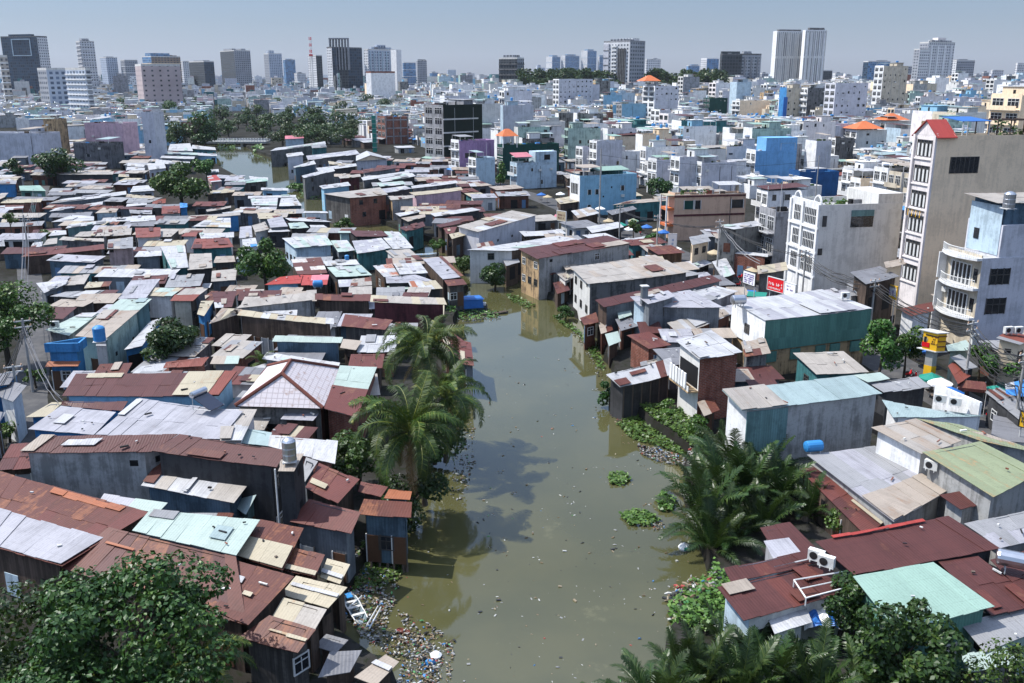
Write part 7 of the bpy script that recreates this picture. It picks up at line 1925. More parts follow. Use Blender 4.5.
for (x, y, lab, k) in ((190, 668, 'young palm with drooping fronds in the shade of the big mango tree', .8), (110, 676, 'second young palm at the bottom edge under the big mango tree', .7)):
    q = P(x, y, 3.2); r_ = empty('young_palm', (q.x, q.y, 0)); tag(r_, lab, 'palm')
    mb = MB(); mb.tube([(0, 0, 0), (0, 0, 3.2)], [.16, .1], M['palmbark'], 7); mb.build('trunk', r_)
    for i in range(12):
        f = bpy.data.objects.new('frond', fronds('coco')[1 + min(4, i // 3)][i % 2]); col.objects.link(f); f.parent = r_; f.location = (0, 0, 3.2); f.rotation_euler = (0, 0, i * 2.399); f.scale = (k,) * 3

# ================================================================== WATER PLANTS, LITTER, BOATS
def hyac(lab, poly, n, z=WZ, leaf=.17, up=.32, name='water_hyacinth', mat='hyacinth', flower=0):
    pts = [P(x, y, z) for x, y in poly]; pl = [(p.x, p.y) for p in pts]
    xs = [p[0] for p in pl]; ys = [p[1] for p in pl]; mb = MB(); r = random.Random(len(lab))
    k = 0
    while k < n:
        x, y = r.uniform(min(xs), max(xs)), r.uniform(min(ys), max(ys))
        if not pinpoly(x, y, pl): continue
        k += 1
        cn = canal_at(y); zb_ = z if cn and cn[0] < x < cn[1] else .02; c = Vector((x, y, zb_ + r.uniform(.04, up))); nr = Vector((r.gauss(0, .45), r.gauss(0, .45), 1)).normalized()
        a = nr.orthogonal().normalized(); a = Matrix.Rotation(r.uniform(0, 6.28), 3, nr) @ a; b = nr.cross(a); l = leaf * r.uniform(.6, 1.25)
        mb.add((c - a * l, c - a * l * .2 + b * l * .75, c + a * l, c - a * l * .2 - b * l * .75), ((0, 1, 2, 3),), M[mat], min(1, max(0, r.gauss(.5, .25))))
    o = mb.build(name); tag(o, lab, 'water plants', 'floating plants in the canal')
hyac('large floating bed of water hyacinth below the open tin shack', [(616, 424), (640, 414), (672, 416), (700, 436), (716, 456), (690, 458), (660, 448), (632, 440)], 2600)
hyac('lone oval raft of water hyacinth in mid canal', [(608, 477), (614, 473), (625, 474), (631, 480), (622, 486), (611, 485)], 260)
hyac('flat raft of water hyacinth near the upper nipa clump', [(619, 516), (630, 511), (650, 513), (661, 521), (650, 527), (630, 526)], 420)
hyac('weeds and plants crowding the bank by the broad maroon canal-side roof', [(668, 614), (690, 590), (712, 580), (728, 600), (740, 640), (700, 650), (676, 640)], 1900, up=.9)
hyac('small green patch with orange weed under the nipa fronds', [(655, 500), (664, 492), (676, 500), (672, 513), (660, 512)], 260)
hyac('patch of weeds behind the blue covered boat', [(448, 309), (470, 311), (500, 312), (498, 318), (470, 321), (446, 319)], 420, leaf=.2)
hyac('strip of weeds along the wall of the ochre canal house', [(505, 294), (520, 298), (536, 306), (528, 309), (512, 302)], 260, leaf=.2)
hyac('thin weed fringe below the white canal house with ash roof', [(552, 316), (572, 325), (596, 345), (606, 372), (598, 368), (580, 336), (560, 324)], 500, leaf=.2)
hyac('green weeds where the narrow canal bends behind the white roofs', [(296, 184), (318, 184), (330, 196), (312, 200), (300, 196)], 400, leaf=.35, up=.8)
hyac('bright weed mats below the far bridge on the left', [(217, 145), (236, 143), (235, 150), (219, 151)], 200, leaf=.7, up=1.2)
hyac('bright weed mats below the far bridge on the right', [(252, 149), (262, 148), (264, 153), (254, 153)], 120, leaf=.7, up=1.2)
hyac('dark weeds at the stilts of the blue stilt shack', [(362, 556), (398, 552), (404, 575), (380, 592), (352, 590)], 700, leaf=.14)
LIT = [plain_mat('litter_' + n, c, .5, .4, .5) for n, c in (('white', (.42, .42, .39)), ('grey', (.25, .25, .24)), ('brown', (.16, .11, .06)), ('dark', (.03, .03, .03)), ('blue', (.06, .2, .42)), ('red', (.35, .06, .05)), ('yellow', (.32, .24, .07)), ('green', (.1, .3, .1)), ('tan', (.25, .2, .13)))]
LW = [0] * 5 + [1] * 8 + [2] * 8 + [3] * 9 + [4, 5, 7] + [8] * 5
def bit(mb, p, sz, r):
    a = r.uniform(0, 3.14); E = Vector((math.cos(a), math.sin(a), r.uniform(-.2, .2))).normalized(); N = E.cross(Vector((0, 0, 1))).normalized()
    m = LIT[r.choice(LW)]; t = r.random()
    if r.random() < .5:
        mb.obox(p, E, N, sz * r.uniform(.6, 1.5), sz * r.uniform(.35, .8), sz * r.uniform(.15, .5), m, t)
    else:
        mb.tube([p - E * sz * .7 + Vector((0, 0, sz * .15)), p + Vector((0, 0, sz * .2)), p + E * sz * .7 + Vector((0, 0, sz * .1))], [sz * .2, sz * .32, sz * .15], m, 5, t)
r = random.Random(5)
lit = MB()
k = 0
while k < 430:
    x, y = r.uniform(385, 690), 290 + 395 * r.random() ** .8
    q = P(x, y, WZ); cn = canal_at(q.y)
    if not cn or not cn[0] < q.x < cn[1]: continue
    k += 1
    bit(lit, q + Vector((0, 0, -.02)), r.choice((.05, .06, .07, .08, .1, .13, .2)), r)
for i in range(90):
    x, y = r.uniform(480, 690), r.uniform(300, 640); q = P(x, y, WZ)
    cn = canal_at(q.y)
    if cn and cn[0] < q.x < cn[1]:
        for j in range(r.randint(1, 4)): bit(lit, q + Vector((r.uniform(-.3, .3), r.uniform(-.3, .3), -.02)), r.uniform(.08, .2), r)
tag(lit.build('floating_litter'), 'specks of rubbish drifting over the olive canal water', 'litter', kind='stuff')
heap = MB()
def pour(poly, n, lo, hi, pile=.0, z=WZ):
    pts = [P(x, y, z) for x, y in poly]; pl = [(p.x, p.y) for p in pts]; xs = [p[0] for p in pl]; ys = [p[1] for p in pl]; k = 0
    while k < n:
        x, y = r.uniform(min(xs), max(xs)), r.uniform(min(ys), max(ys))
        if not pinpoly(x, y, pl): continue
        cn = canal_at(y); k += 1; bit(heap, Vector((x, y, (z if cn and cn[0] < x < cn[1] else .02) + r.random() * pile)), r.uniform(lo, hi), r)
pour([(340, 586), (392, 594), (396, 602), (388, 620), (392, 632), (420, 634), (436, 655), (440, 690), (395, 690), (404, 664), (380, 650), (352, 630), (338, 610)], 1100, .06, .2, .2)
pour([(350, 560), (390, 560), (400, 590), (350, 592)], 300, .08, .22, .2)
pour([(396, 610), (430, 625), (455, 640), (450, 683), (420, 683), (410, 640)], 300, .06, .2, .1)
pour([(636, 444), (664, 452), (696, 460), (690, 468), (662, 464), (640, 454)], 520, .08, .22, .2)
pour([(664, 600), (690, 584), (716, 584), (722, 612), (690, 628), (670, 622)], 260, .12, .4, .7)
pour([(640, 520), (662, 522), (668, 530), (650, 530)], 60, .08, .2, .1)
pour([(455, 312), (500, 314), (500, 321), (450, 323)], 160, .08, .22, .1)
pour([(610, 416), (625, 408), (632, 416), (622, 430)], 90, .08, .22, .1)
pour([(462, 380), (474, 400), (476, 470), (462, 500), (450, 500), (456, 440)], 260, .08, .2, .1)
pour([(560, 318), (600, 352), (612, 396), (604, 392), (584, 350)], 110, .08, .2, .1)
tag(heap.build('litter_heap'), 'dumped rubbish heaped along both edges of the canal', 'litter', kind='stuff')
def one(name, lab, cat, mb, group=None):
    o = mb.build(name); tag(o, lab, cat, group); return o
q = P(684, 549, WZ); m = MB(); m.lathe(q - Vector((0, 0, .1)), [(.1, 0), (.38, .08), (.45, .25), (.34, .42), (.12, .5), (.05, .62)], M['signwhite'], 9); m.obox(q + Vector((.05, -.40, .1)), (1, 0, .1), (0, 1, 0), .25, .12, .2, M['tarpgreen']); one('rubbish_sack', 'white sack with a green mark floating beside the nipa palms', 'sack', m)
q = P(436, 657, WZ); m = MB(); m.lathe(q - Vector((0, 0, .1)), [(.1, 0), (.3, .1), (.36, .25), (.2, .4), (.06, .44)], M['signwhite'], 10); one('rubbish_sack', 'round grey-white sack afloat at the tip of the rubbish heap', 'sack', m)
q = P(429, 664, WZ); m = MB(); m.hexa([q + Vector(v) for v in ((-.45, -.15, 0), (.3, -.25, 0), (.42, .15, 0), (-.2, .25, 0))], [q + Vector(v) for v in ((-.3, -.1, .2), (.2, -.12, .3), (.3, .1, .2), (-.1, .14, .25))], M['plasblue']); one('plastic_bag', 'crumpled bright blue bag on the rubbish heap', 'bag', m)
for (x, y, lab) in ((400, 632, 'red-brown basin floating left in the rubbish'), (406, 634, 'red-brown basin floating right of its twin in the rubbish')):
    q = P(x, y, WZ); m = MB(); m.lathe(q - Vector((0, 0, .05)), [(.12, 0), (.2, .05), (.26, .2), (.24, .2), (.18, .08)], M['signred'] if False else M['ridgecap'], 12); one('basin', lab, 'basin', m)

def hull(mb, c, ang, L_, W, H_, m, mi, bow=1.0):
    c = Vector(c); E = Vector((math.cos(ang), math.sin(ang), 0)); N = Vector((-E.y, E.x, 0)); n = 10; rows_ = []
    for i in range(n + 1):
        t = i / n; wd = W * (math.sin(math.pi * min(1, .16 + .84 * (1 - t) ** bow * 1.0)) ** .6 if t > .35 else .85 + .15 * t / .35) * .5
        if i == n: wd = .03
        sh_ = H_ * (1 + .45 * max(0, t - .6) / .4)
        b = c + E * (L_ * (t - .5))
        rows_.append([b + N * wd + Vector((0, 0, sh_)), b + N * wd * .62, b - N * wd * .62, b - N * wd + Vector((0, 0, sh_)), b - N * (wd * .86) + Vector((0, 0, sh_)), b - N * wd * .5 + Vector((0, 0, .1)), b + N * wd * .5 + Vector((0, 0, .1)), b + N * wd * .86 + Vector((0, 0, sh_))])
    vs = [v for r_ in rows_ for v in r_]; f1 = []; f2 = []
    for i in range(n):
        for k in range(8):
            q = (i * 8 + k, i * 8 + (k + 1) % 8, (i + 1) * 8 + (k + 1) % 8, (i + 1) * 8 + k)
            (f2 if k in (4, 5, 6) else f1).append(q)
    f1.append(tuple(range(8))); mb.add(vs, f1, m); mb.add(vs, f2, mi)
    return E, N
a0, a1 = P(349, 602, WZ), P(361, 623, WZ)
t = Thing('rowing_boat', (a0 + a1) / 2, 'small white rowing boat with a blue bow moored in the shadow by the litter', 'boat', None)
h_ = MB(); d = a0 - a1; E, N = hull(h_, (a0 + a1) / 2 - Vector((0, 0, .05)), math.atan2(d.y, d.x), 2.9, 1.0, .42, M['w_offwhite'], M['w_d_paleblue']); t.part('hull', h_)
b = MB(); cc = (a0 + a1) / 2
for k in (-.8, .1, .8): b.obox(cc + E * k + Vector((0, 0, .3)), N, E, .95, .22, .05, M['w_offwhite'])
t.part('thwart', b); b = MB(); b.obox(cc + E * 1.28 + Vector((0, 0, .5)), N, E, .4, .6, .04, M['plasblue']); t.part('bow_deck', b)
a0, a1 = P(454, 311, WZ), P(485, 309, WZ); cc = (a0 + a1) / 2
t = Thing('covered_boat', cc, 'boat with a long bright blue tarpaulin cover moored at the canal point', 'boat')
d = a1 - a0; h_ = MB(); E, N = hull(h_, cc - Vector((0, 0, .1)), math.atan2(d.y, d.x), 5.4, 1.9, .55, M['w_bluemetal'], M['wood']); t.part('hull', h_)
c2 = MB(); k = [cc - E * 2.1 - N * .95, cc + E * 1.9 - N * .95, cc + E * 1.9 + N * .95, cc - E * 2.1 + N * .95]
c2.hexa([p + Vector((0, 0, .45)) for p in k], [lerp(p, cc, .06) + Vector((0, 0, 1.75)) for p in k], M['tarpblue'], .0); t.part('tarpaulin_cover', c2)
c3 = MB(); c3.hexa([lerp(p, cc, -.06) + Vector((0, 0, 1.74)) for p in k], [lerp(p, cc, .1) + Vector((0, 0, 1.95)) for p in k], M['tarpblue'], .2); t.part('canopy_top', c3)
c4 = MB(); c4.tube([cc + E * 2.2 + Vector((0, 0, .6)), cc + E * 2.25 + Vector((0, 0, 1.0))], .28, M['signwhite'], 8); t.part('fender', c4)
cc = P(427, 256, WZ + .1)
t = Thing('rowing_boat', cc, 'little white and blue boat lying in the canal bend behind the white roofs', 'boat')
h_ = MB(); E, N = hull(h_, cc, .2, 4.6, 1.2, .4, M['signwhite'], M['w_paleblue']); t.part('hull', h_)
b = MB()
for k in (-1, .2, 1.1): b.obox(cc + E * k + Vector((0, 0, .28)), N, E, 1.0, .22, .05, M['plasblue'])
t.part('thwart', b)
cc = P(495, 314, WZ)
t = Thing('flat_boat', cc, 'flat grey plank boat behind the stern of the blue covered boat', 'boat')
h_ = MB(); E, N = hull(h_, cc, .35, 4.0, .9, .22, M['w_greyplank'], M['wood']); t.part('hull', h_)
b = MB(); b.obox(cc + E * .3 + Vector((0, 0, .2)), N, E, .8, .3, .05, M['wood']); t.part('thwart', b)
for i, (x0, y0, x1, y1, lab) in enumerate(((348, 608, 362, 596, 'short mooring pole left of the long bamboo pair'), (366, 627, 378, 606, 'long pale bamboo pole lying across the litter'), (369, 629, 381, 607, 'second bamboo pole lying parallel across the litter'))):
    m = MB(); m.tube([P(x0, y0, WZ + .3), P((x0 + x1) / 2, (y0 + y1) / 2, WZ + .45), P(x1, y1, WZ + .35)], [.05, .06, .04], M['flashing'], 6); one('bamboo_pole', lab, 'pole', m)
# far bridge
A, B = P(198, 141, 1.6), P(268, 141, 1.6); d = (B - A).normalized(); n = Vector((-d.y, d.x, 0))
t = Thing('bridge', (A + B) / 2 - Vector((0, 0, 1.6)), 'low road bridge with white railings where the canal vanishes into trees', 'bridge')
m = MB(); m.obox((A + B) / 2 - Vector((0, 0, .9)), d, n, (B - A).length, 8, .9, M['w_concrete']); t.part('deck', m)
for sg in (-1, 1):
    m = MB(); Ln = (B - A).length
    for zz in (.5, 1.0): m.obox((A + B) / 2 + n * (sg * 3.8) + Vector((0, 0, zz)), d, n, Ln, .18, .14, M['signwhite'])
    for i in range(26): m.obox(A + d * (Ln * i / 25) + n * (sg * 3.8), d, n, .25, .25, 1.1, M['signwhite'])
    t.part('railing', m)
m = MB()
for k in (.35, .65): m.obox(A.lerp(B, k) - Vector((0, 0, 5.5)), d, n, 1.2, 7, 4.6, M['w_concrete'])
t.part('pier', m)

# ================================================================== ROOF THINGS, STREET THINGS
def watertank(lab, p, k=1.0, m='steel', stand=0.5, lying=False, ax=(1, .2, 0), body=1.6, rad=.55):
    p = Vector(p); t = Thing('water_tank', p, lab, 'water tank')
    b = MB()
    if lying:
        X = Vector(ax).normalized(); b.lathe(p + Vector((0, 0, stand + rad)) - X * body / 2, [(rad * .4, 0), (rad * .92, .08), (rad, .2), (rad, body - .2), (rad * .92, body - .08), (rad * .4, body)], M[m], 14, ax=X)
    else:
        b.lathe(p + Vector((0, 0, stand)), [(rad * .95, 0), (rad, .06), (rad, body * .3), (rad * .97, body * .32), (rad, body * .34), (rad, body * .6), (rad * .97, body * .62), (rad, body * .64), (rad, body * .92), (rad * .75, body * 1.02), (rad * .3, body * 1.1)], M[m], 16)
    t.part('tank', b)
    f = MB(); Y_ = Vector((-Vector(ax).y, Vector(ax).x, 0)).normalized(); X = Vector(ax).normalized()
    for a_ in (-.4, .4):
        for c_ in (-.35, .35): f.obox(p + X * a_ * body * .7 + Y_ * c_, X, Y_, .07, .07, stand + (.1 if lying else 0), M['flashing'])
    if not lying: f.obox(p + Vector((0, 0, stand - .06)), X, Y_, rad * 2, rad * 2, .06, M['flashing'])
    t.part('stand', f)
watertank('upright steel water tank on the dark stair tower, left foreground', P(290, 462, 7.4), rad=.46, body=1.45, stand=.15)
watertank('blue plastic water drum on the grey pillar by the bright blue corner house', P(100, 341.5, 5.25), m='plasblue', rad=.62, body=1.5, stand=.1)
watertank('blue lying barrel on the edge of the wide ash-grey roof', P(813, 452, 3.5), m='plasblue', lying=True, stand=.06, body=1.5, rad=.45)
watertank('lying steel water tank on the front of the dark green metal house', P(738, 307, 6.9), lying=True, stand=.3, body=1.7)
watertank('steel water tank lying on the maroon roof at the right edge', P(1018, 574, 3.4), lying=True, stand=.4, body=2.6, rad=.5, ax=(1, -.5, 0))
watertank('blue tank on the faded red roof', P(318, 288, 4.0), m='plasblue', lying=True, stand=.1, body=1.4, rad=.5)
watertank('steel tank on top of the balcony building', P(1008, 210, 18.4), rad=.6, stand=.2)
watertank('small drum on the ridge of the grey-white roof, right of the patchwork roof', P(347, 260, 4.4), m='plasblue', rad=.35, body=.7, stand=.05)
# solar heater
p = P(205, 408, 4.7); t = Thing('solar_water_heater', p, 'solar water heater with dark tubes on the wide lilac roof', 'solar heater')
m = MB(); m.lathe(p + Vector((-.5, .2, 1.35)) - Vector((.36, .83, 0)), [(.1, 0), (.27, .05), (.27, 1.75), (.1, 1.8)], M['steel'], 12, ax=(.4, .92, 0)); t.part('tank', m)
m = MB(); X = Vector((.4, .92, 0)); Y_ = Vector((.92, -.4, 0)); c = p + Vector((-.5, .2, 1.25)); k = [c - X * .85, c + X * .85, c + X * .85 + Y_ * 1.9 - Vector((0, 0, 1.0)), c - X * .85 + Y_ * 1.9 - Vector((0, 0, 1.0))]
m.hexa([q - Vector((0, 0, .08)) for q in k[::-1]], k[::-1], M['solar']); t.part('collector', m)
m = MB()
for a_ in (-.8, .8):
    m.tube([p + Vector((-.5, .2, 0)) + X * a_, c + X * a_], .035, M['frame'], 5); m.tube([p + Vector((-.5, .2, .1)) + X * a_, k[2 if a_ > 0 else 3]], .035, M['frame'], 5)
t.part('stand', m)
def aircon(lab, p, e, group='air conditioner units'):
    p = Vector(p); e = Vector(e).normalized(); n = Vector((e.y, -e.x, 0)); t = Thing('air_conditioner', p, lab, 'air conditioner', group)
    m = MB(); m.obox(p, e, n, .95, .38, .68, M['acwhite']); t.part('casing', m)
    m = MB(); m.lathe(p + n * .19 + e * -.12 + Vector((0, 0, .34)), [(.24, 0), (.25, .015), (.04, .03)], M['black'], 14, ax=n); t.part('fan_grille', m)
    for k in (.3, -.3): m = MB(); m.obox(p + e * k - Vector((0, 0, .12)), e, n, .06, .5, .12, M['flashing']); t.part('bracket', m)
aircon('yellowed air conditioner on the maroon roof, left of the white one', P(816, 560, 4.0), (1, -.75, 0))
aircon('white air conditioner on the maroon roof, right of the yellowed one', P(826, 566, 4.0), (1, -.75, 0))
aircon('air conditioner on the side wall of the olive green roof house', P(931, 469, 4.4), (1, -1, 0))
aircon('air conditioner on the white parapet of the pale teal roof', P(940, 402, 4.7), (1, -.6, 0))
aircon('second air conditioner on the white parapet, nearer the street corner', P(955, 405, 4.7), (1, -.6, 0))
aircon('air conditioner box on the roof of the dark green metal house', P(845, 298, 7.1), (1, .1, 0))
aircon('white air conditioner standing on the mint-white roof at left, beside the tall tree', P(55, 327, 4.5), (1, .2, 0))
aircon('air conditioner on the front of the street house at the right edge, left unit', P(1008, 333, 6.5), (1, .2, 0))
aircon('air conditioner on the front of the street house at the right edge, right unit', P(1018, 333, 6.5), (1, .2, 0))
# chimney pipe of the grey corrugated house
p = P(644, 301, 5.9); t = Thing('flue', p, 'short square flue on the roof of the grey corrugated house', 'flue'); m = MB(); m.obox(p - Vector((0, 0, .4)), (1, .2, 0), (-.2, 1, 0), .7, .7, 2.2, M['w_metal']); t.part('shaft', m); m = MB(); m.obox(p + Vector((0, 0, 1.8)), (1, .2, 0), (-.2, 1, 0), .9, .9, .12, M['flashing']); t.part('cap', m)
# metal rack on the broad maroon roof
c = [P(794, 580, 3.75), P(842, 572, 3.75), P(852, 586, 3.7), P(806, 598, 3.6)]; t = Thing('metal_rack', (c[0] + c[2]) / 2, 'pale tube frame rack on the broad maroon canal-side roof', 'rack'); m = MB()
for i in range(4): m.tube([c[i], c[(i + 1) % 4]], .05, M['frame'], 5); m.tube([c[i], c[i] - Vector((0, 0, .5))], .05, M['frame'], 5)
m.tube([lerp(c[0], c[3], .5), lerp(c[1], c[2], .5)], .04, M['frame'], 5); t.part('frame', m)
# crumpled blue and white tarp
c = P(818, 622, 1.6); m = MB(); r = random.Random(3); N_ = 9
vs = [c + Vector(((i / N_ - .5) * 2.2, (j / N_ - .5) * 2.0, .7 - 1.1 * ((i / N_ - .5) ** 2 + (j / N_ - .5) ** 2) + r.uniform(-.12, .12))) for j in range(N_ + 1) for i in range(N_ + 1)]
for j in range(N_):
    for i in range(N_):
        o_ = j * (N_ + 1) + i; m.add([vs[o_], vs[o_ + 1], vs[o_ + N_ + 2], vs[o_ + N_ + 1]], ((0, 1, 2, 3),), M['tarpblue'] if (i // 2) % 2 else M['signwhite'])
one('tarpaulin', 'crumpled blue and white striped tarpaulin beside the rounded shrub', 'tarpaulin', m)
# hip roof house
A_, B_, C_, D_ = P(235, 406, 3.9), P(323, 408.5, 3.9), P(340, 368, 3.9), P(268, 366, 3.9)
pk, pq = P(282, 374, 6.3), P(291, 360.5, 6.3)
ctr = (A_ + B_ + C_ + D_) / 4; t = Thing('hip_roof_house', Vector((ctr.x, ctr.y, 0)), 'house with a pale grid-tiled hip roof edged by brown ridge tiles', 'house'); LAND.append((285, 385, 'the hip roof house'))
def tilem():
    s = NT('pale_tiles'); uv = s.uv(); x, y, _ = s.sep(uv)
    gx = s.step(s.math('ABSOLUTE', s.math('SUBTRACT', s.math('FRACT', s.math('DIVIDE', x, .5)), .5)), .40, .47); gy = s.step(s.math('ABSOLUTE', s.math('SUBTRACT', s.math('FRACT', s.math('DIVIDE', y, .5)), .5)), .40, .47)
    n_ = s.noise(uv, 1.2, 5, .7); c_ = s.mix(s.math('MULTIPLY', s.math('MAXIMUM', gx, gy), .55), (.50, .46, .47), (.2, .17, .17)); c_ = s.mix(s.math('MULTIPLY', s.step(n_, .52, .68), .6), c_, (.26, .16, .11))
    return s.done(c_, .75, .2, n_, .02, .4)
M['paletile'] = tilem()
m = MB()
for f in ((A_, B_, pk), (B_, C_, pq, pk), (C_, D_, pq), (D_, A_, pk, pq)): m.add(f, (tuple(range(len(f))),), M['paletile'])
m.add((A_ - Vector((0, 0, .1)), D_ - Vector((0, 0, .1)), C_ - Vector((0, 0, .1)), B_ - Vector((0, 0, .1))), ((0, 1, 2, 3),), M['wood']); t.part('roof', m)
m = MB()
for a_, b_ in ((A_, pk), (B_, pk), (pk, pq), (C_, pq), (D_, pq)): m.tube([a_ + Vector((0, 0, .06)), b_ + Vector((0, 0, .06))], .17, M['ridgecap'], 6)
t.part('ridge_tiles', m)
m = MB(); wl_ = [lerp(p_, ctr, .08) for p_ in (A_, B_, C_, D_)]
for i in range(4):
    a_, b_ = wl_[i], wl_[(i + 1) % 4]; m.quad(Vector((a_.x, a_.y, 0)), Vector((b_.x, b_.y, 0)), Vector((b_.x, b_.y, 3.9)), Vector((a_.x, a_.y, 3.9)), M['w_mouldy' if i == 0 else 'w_brick'])
t.part('wall', m); openings(t, Vector((wl_[0].x, wl_[0].y, 0)), Vector((wl_[1].x, wl_[1].y, 0)), 0, 3.6, '.Ow.', 14)
H('flat mint annex roof with a dull red front part, right of the hip roof house', '340 366 377 368 357 417 325 409', (4.1, 3.7), 'mint', 'brick', F='..', sheets=[(-.02, .5, 1.02, 1.02, 'redbrown')], row=2)

# poles and wires
def pole(lab, x, y, h, z0=0.0, cross=True, r_=.16, box=False):
    p = P(x, y, z0); t = Thing('utility_pole', p, lab, 'utility pole', 'utility poles'); m = MB(); m.tube([p, p + Vector((0, 0, h))], [r_, r_ * .7], M['pole'], 8); t.part('shaft', m)
    if cross:
        for k in (.96, .88):
            m = MB(); m.obox(p + Vector((0, 0, h * k)), (.9, .45, 0), (-.45, .9, 0), 1.6, .1, .1, M['flashing']); t.part('crossarm', m)
            for a_ in (-.7, 0, .7):
                q = MB(); q.lathe(p + Vector((.9 * a_, .45 * a_, h * k + .1)), [(.05, 0), (.09, .06), (.05, .12), (.07, .2)], M['w_brown'], 7); t.part('insulator', q)
    if box:
        m = MB(); m.obox(p + Vector((.25, -.2, h * .72)), (1, 0, 0), (0, 1, 0), .6, .5, 1.1, M['acwhite']); t.part('meter_box', m)
    return p + Vector((0, 0, h * .9))
PT = [pole('very tall slim pole in front of the light blue long house', 599, 232, 17.5, cross=False), pole('pole with a lamp arm in the lane below the brown house', 656, 262, 8.5), pole('pole among stalls left of the blackened lane house', 716, 285, 10.5),
      pole('pole rising before the dark blue house', 814, 215, 14, cross=False), pole('distant thin pole in the white houses, right distance', 705, 150, 16, cross=False),
      pole('street pole with a white meter box beside the pale teal roof', 962, 402, 8.6, box=True), pole('street pole at the bend right of the white-walled yard', 1012, 440, 8.5), pole('pole between the light blue long house and the lane stalls', 619, 243, 7.5), pole('dark pole in the left alley by the bright blue corner house', 33, 392, 8.0), pole('pole in the left alley near the scrap white hut', 30, 262, 8.5), pole('pole beside the tall tree, left alley below the blue corner house', 22, 425, 6.0),
      pole('pole in front of the white corner building', 800, 318, 9.5), pole('pole under the street trees by the timber house', 868, 346, 8.5)]
def cable(lab, pts, sag=.6, r_=.035, m='cable', n=1, spread=.25):
    mb = MB()
    for k in range(n):
        o_ = Vector((rnd.uniform(-spread, spread), rnd.uniform(-spread, spread), rnd.uniform(-spread * 2, spread)))
        for a_, b_ in zip(pts[:-1], pts[1:]):
            a_, b_ = Vector(a_) + o_, Vector(b_) + o_
            mb.tube([lerp(a_, b_, t_) - Vector((0, 0, sag * rnd.uniform(.8, 1.2) * 4 * t_ * (1 - t_))) for t_ in [i / 9 for i in range(10)]], r_, M[m], 4, cap=False)
    o = mb.build('power_cable'); tag(o, lab, 'cable', 'overhead cables')
dn = Vector((0, 0, 1.2))
cable('black cable bundle along the right street past the yellow sign box', [PT[6] + Vector((16, -14, 1)), PT[6], PT[5], PT[12], PT[11]], .9, .045, n=7, spread=.4)
cable('lower cable bundle crossing the street to the edge of the photo', [PT[5] - dn, PT[6] - dn * 1.4, P(1060, 470, 6)], 1.0, .04, n=6, spread=.5)
cable('cables from the meter box pole to the two-storey street house', [PT[5], P(1010, 350, 6.5), P(1060, 372, 7)], .6, .035, n=3)
cable('grey looping cables down the left alley', [P(34, 190, 6), PT[9], P(18, 318, 6), PT[8]], 1.6, .03, 'cablegrey', n=4, spread=.5)
cable('tangled cables by the slim white-walled house', [PT[8], P(60, 398, 4.5)], 1.3, .03, 'cablegrey', n=3, spread=.3)
cable('cables fanning from the alley pole toward the left edge', [PT[8], P(-20, 402, 5.5)], .8, .04, n=4, spread=.5)
cable('cables strung over the lane stalls to the white corner building pole', [PT[7], PT[1], PT[2], PT[11]], .7, .035, n=4, spread=.3)
cable('heavy sagging pale cable by the blackened lane house', [PT[2] + Vector((0, 0, .4)), P(760, 262, 5.6)], .8, .06, 'cablegrey', n=2, spread=.2)
cable('long thin wire across the middle distance to the dark blue house pole', [PT[0] + Vector((0, 0, .8)), PT[3] + Vector((0, 0, .5))], 1.6, .03)
# signs
def letters(mb, c, e, n, w, h, m, cols, rws, r):
    for j in range(rws):
        x = -w / 2
        while x < w / 2 - .1:
            lw = h / rws * r.uniform(.4, .65)
            z = h * ((rws - 1 - j) / rws); hh = h / rws * .62
            k = r.random()
            if k < .88:
                mb.obox(c + e * (x + lw * .2) + Vector((0, 0, z)), e, n, lw * .26, .03, hh, m)
                if k < .6: mb.obox(c + e * (x + lw * .75) + Vector((0, 0, z)), e, n, lw * .24, .03, hh * r.choice((.6, 1)), m)
                if k > .3: mb.obox(c + e * (x + lw * .48) + Vector((0, 0, z + hh * r.choice((.0, .42, .8)))), e, n, lw * .34, .03, hh * .2, m)
            x += lw * 1.22
r = random.Random(21)
def board(lab, a, b, h, back, frame, txt, bars=(), posts=True):
    """a,b bottom corners; sign faces the camera side"""
    a, b = Vector(a), Vector(b); e = b - a; Ln = e.length; e.normalize(); n = Vector((e.y, -e.x, 0)).normalized(); c = (a + b) / 2
    t = Thing('sign_board', Vector((c.x, c.y, 0)), lab, 'sign')
    m = MB(); m.obox(c, e, n, Ln, .14, h, M[back], .1); t.part('panel', m)
    m = MB()
    for z in (-.04, h - .04): m.obox(c + Vector((0, 0, z)), e, n, Ln + .12, .2, .08, M[frame])
    for sg in (-1, 1): m.obox(c + e * (sg * (Ln / 2 + .02)), e, n, .08, .2, h, M[frame])
    t.part('frame', m)
    for (u, v, w_, hh, mat, rws) in txt:
        m = MB(); letters(m, c + n * .085 + e * (Ln * (u - .5)) + Vector((0, 0, h * v)), e, n, Ln * w_, h * hh, M[mat], 1, rws, r); t.part('lettering', m)
    for (v, hh, mat) in bars:
        m = MB(); m.obox(c + n * .03 + Vector((0, 0, h * v)), e, n, Ln * .98, .12, h * hh, M[mat], .1); t.part('stripe', m)
    if posts:
        m = MB()
        for sg in (-.4, .4): m.tube([c + e * (sg * Ln) - n * .15 - Vector((0, 0, c.z)), c + e * (sg * Ln) - n * .15 + Vector((0, 0, h))], .06, M['flashing'], 6)
        t.part('post', m)
a = P(767.5, 289, 4.6); b = P(783.5, 293.5, 4.6)
board('red shop sign with white lettering in front of the white corner building', a, b, 1.75, 'signred', 'frame', [(.42, .42, .68, .34, 'signwhite', 1), (.45, .14, .7, .2, 'signwhite', 1), (.9, .3, .1, .45, 'signwhite', 2)])
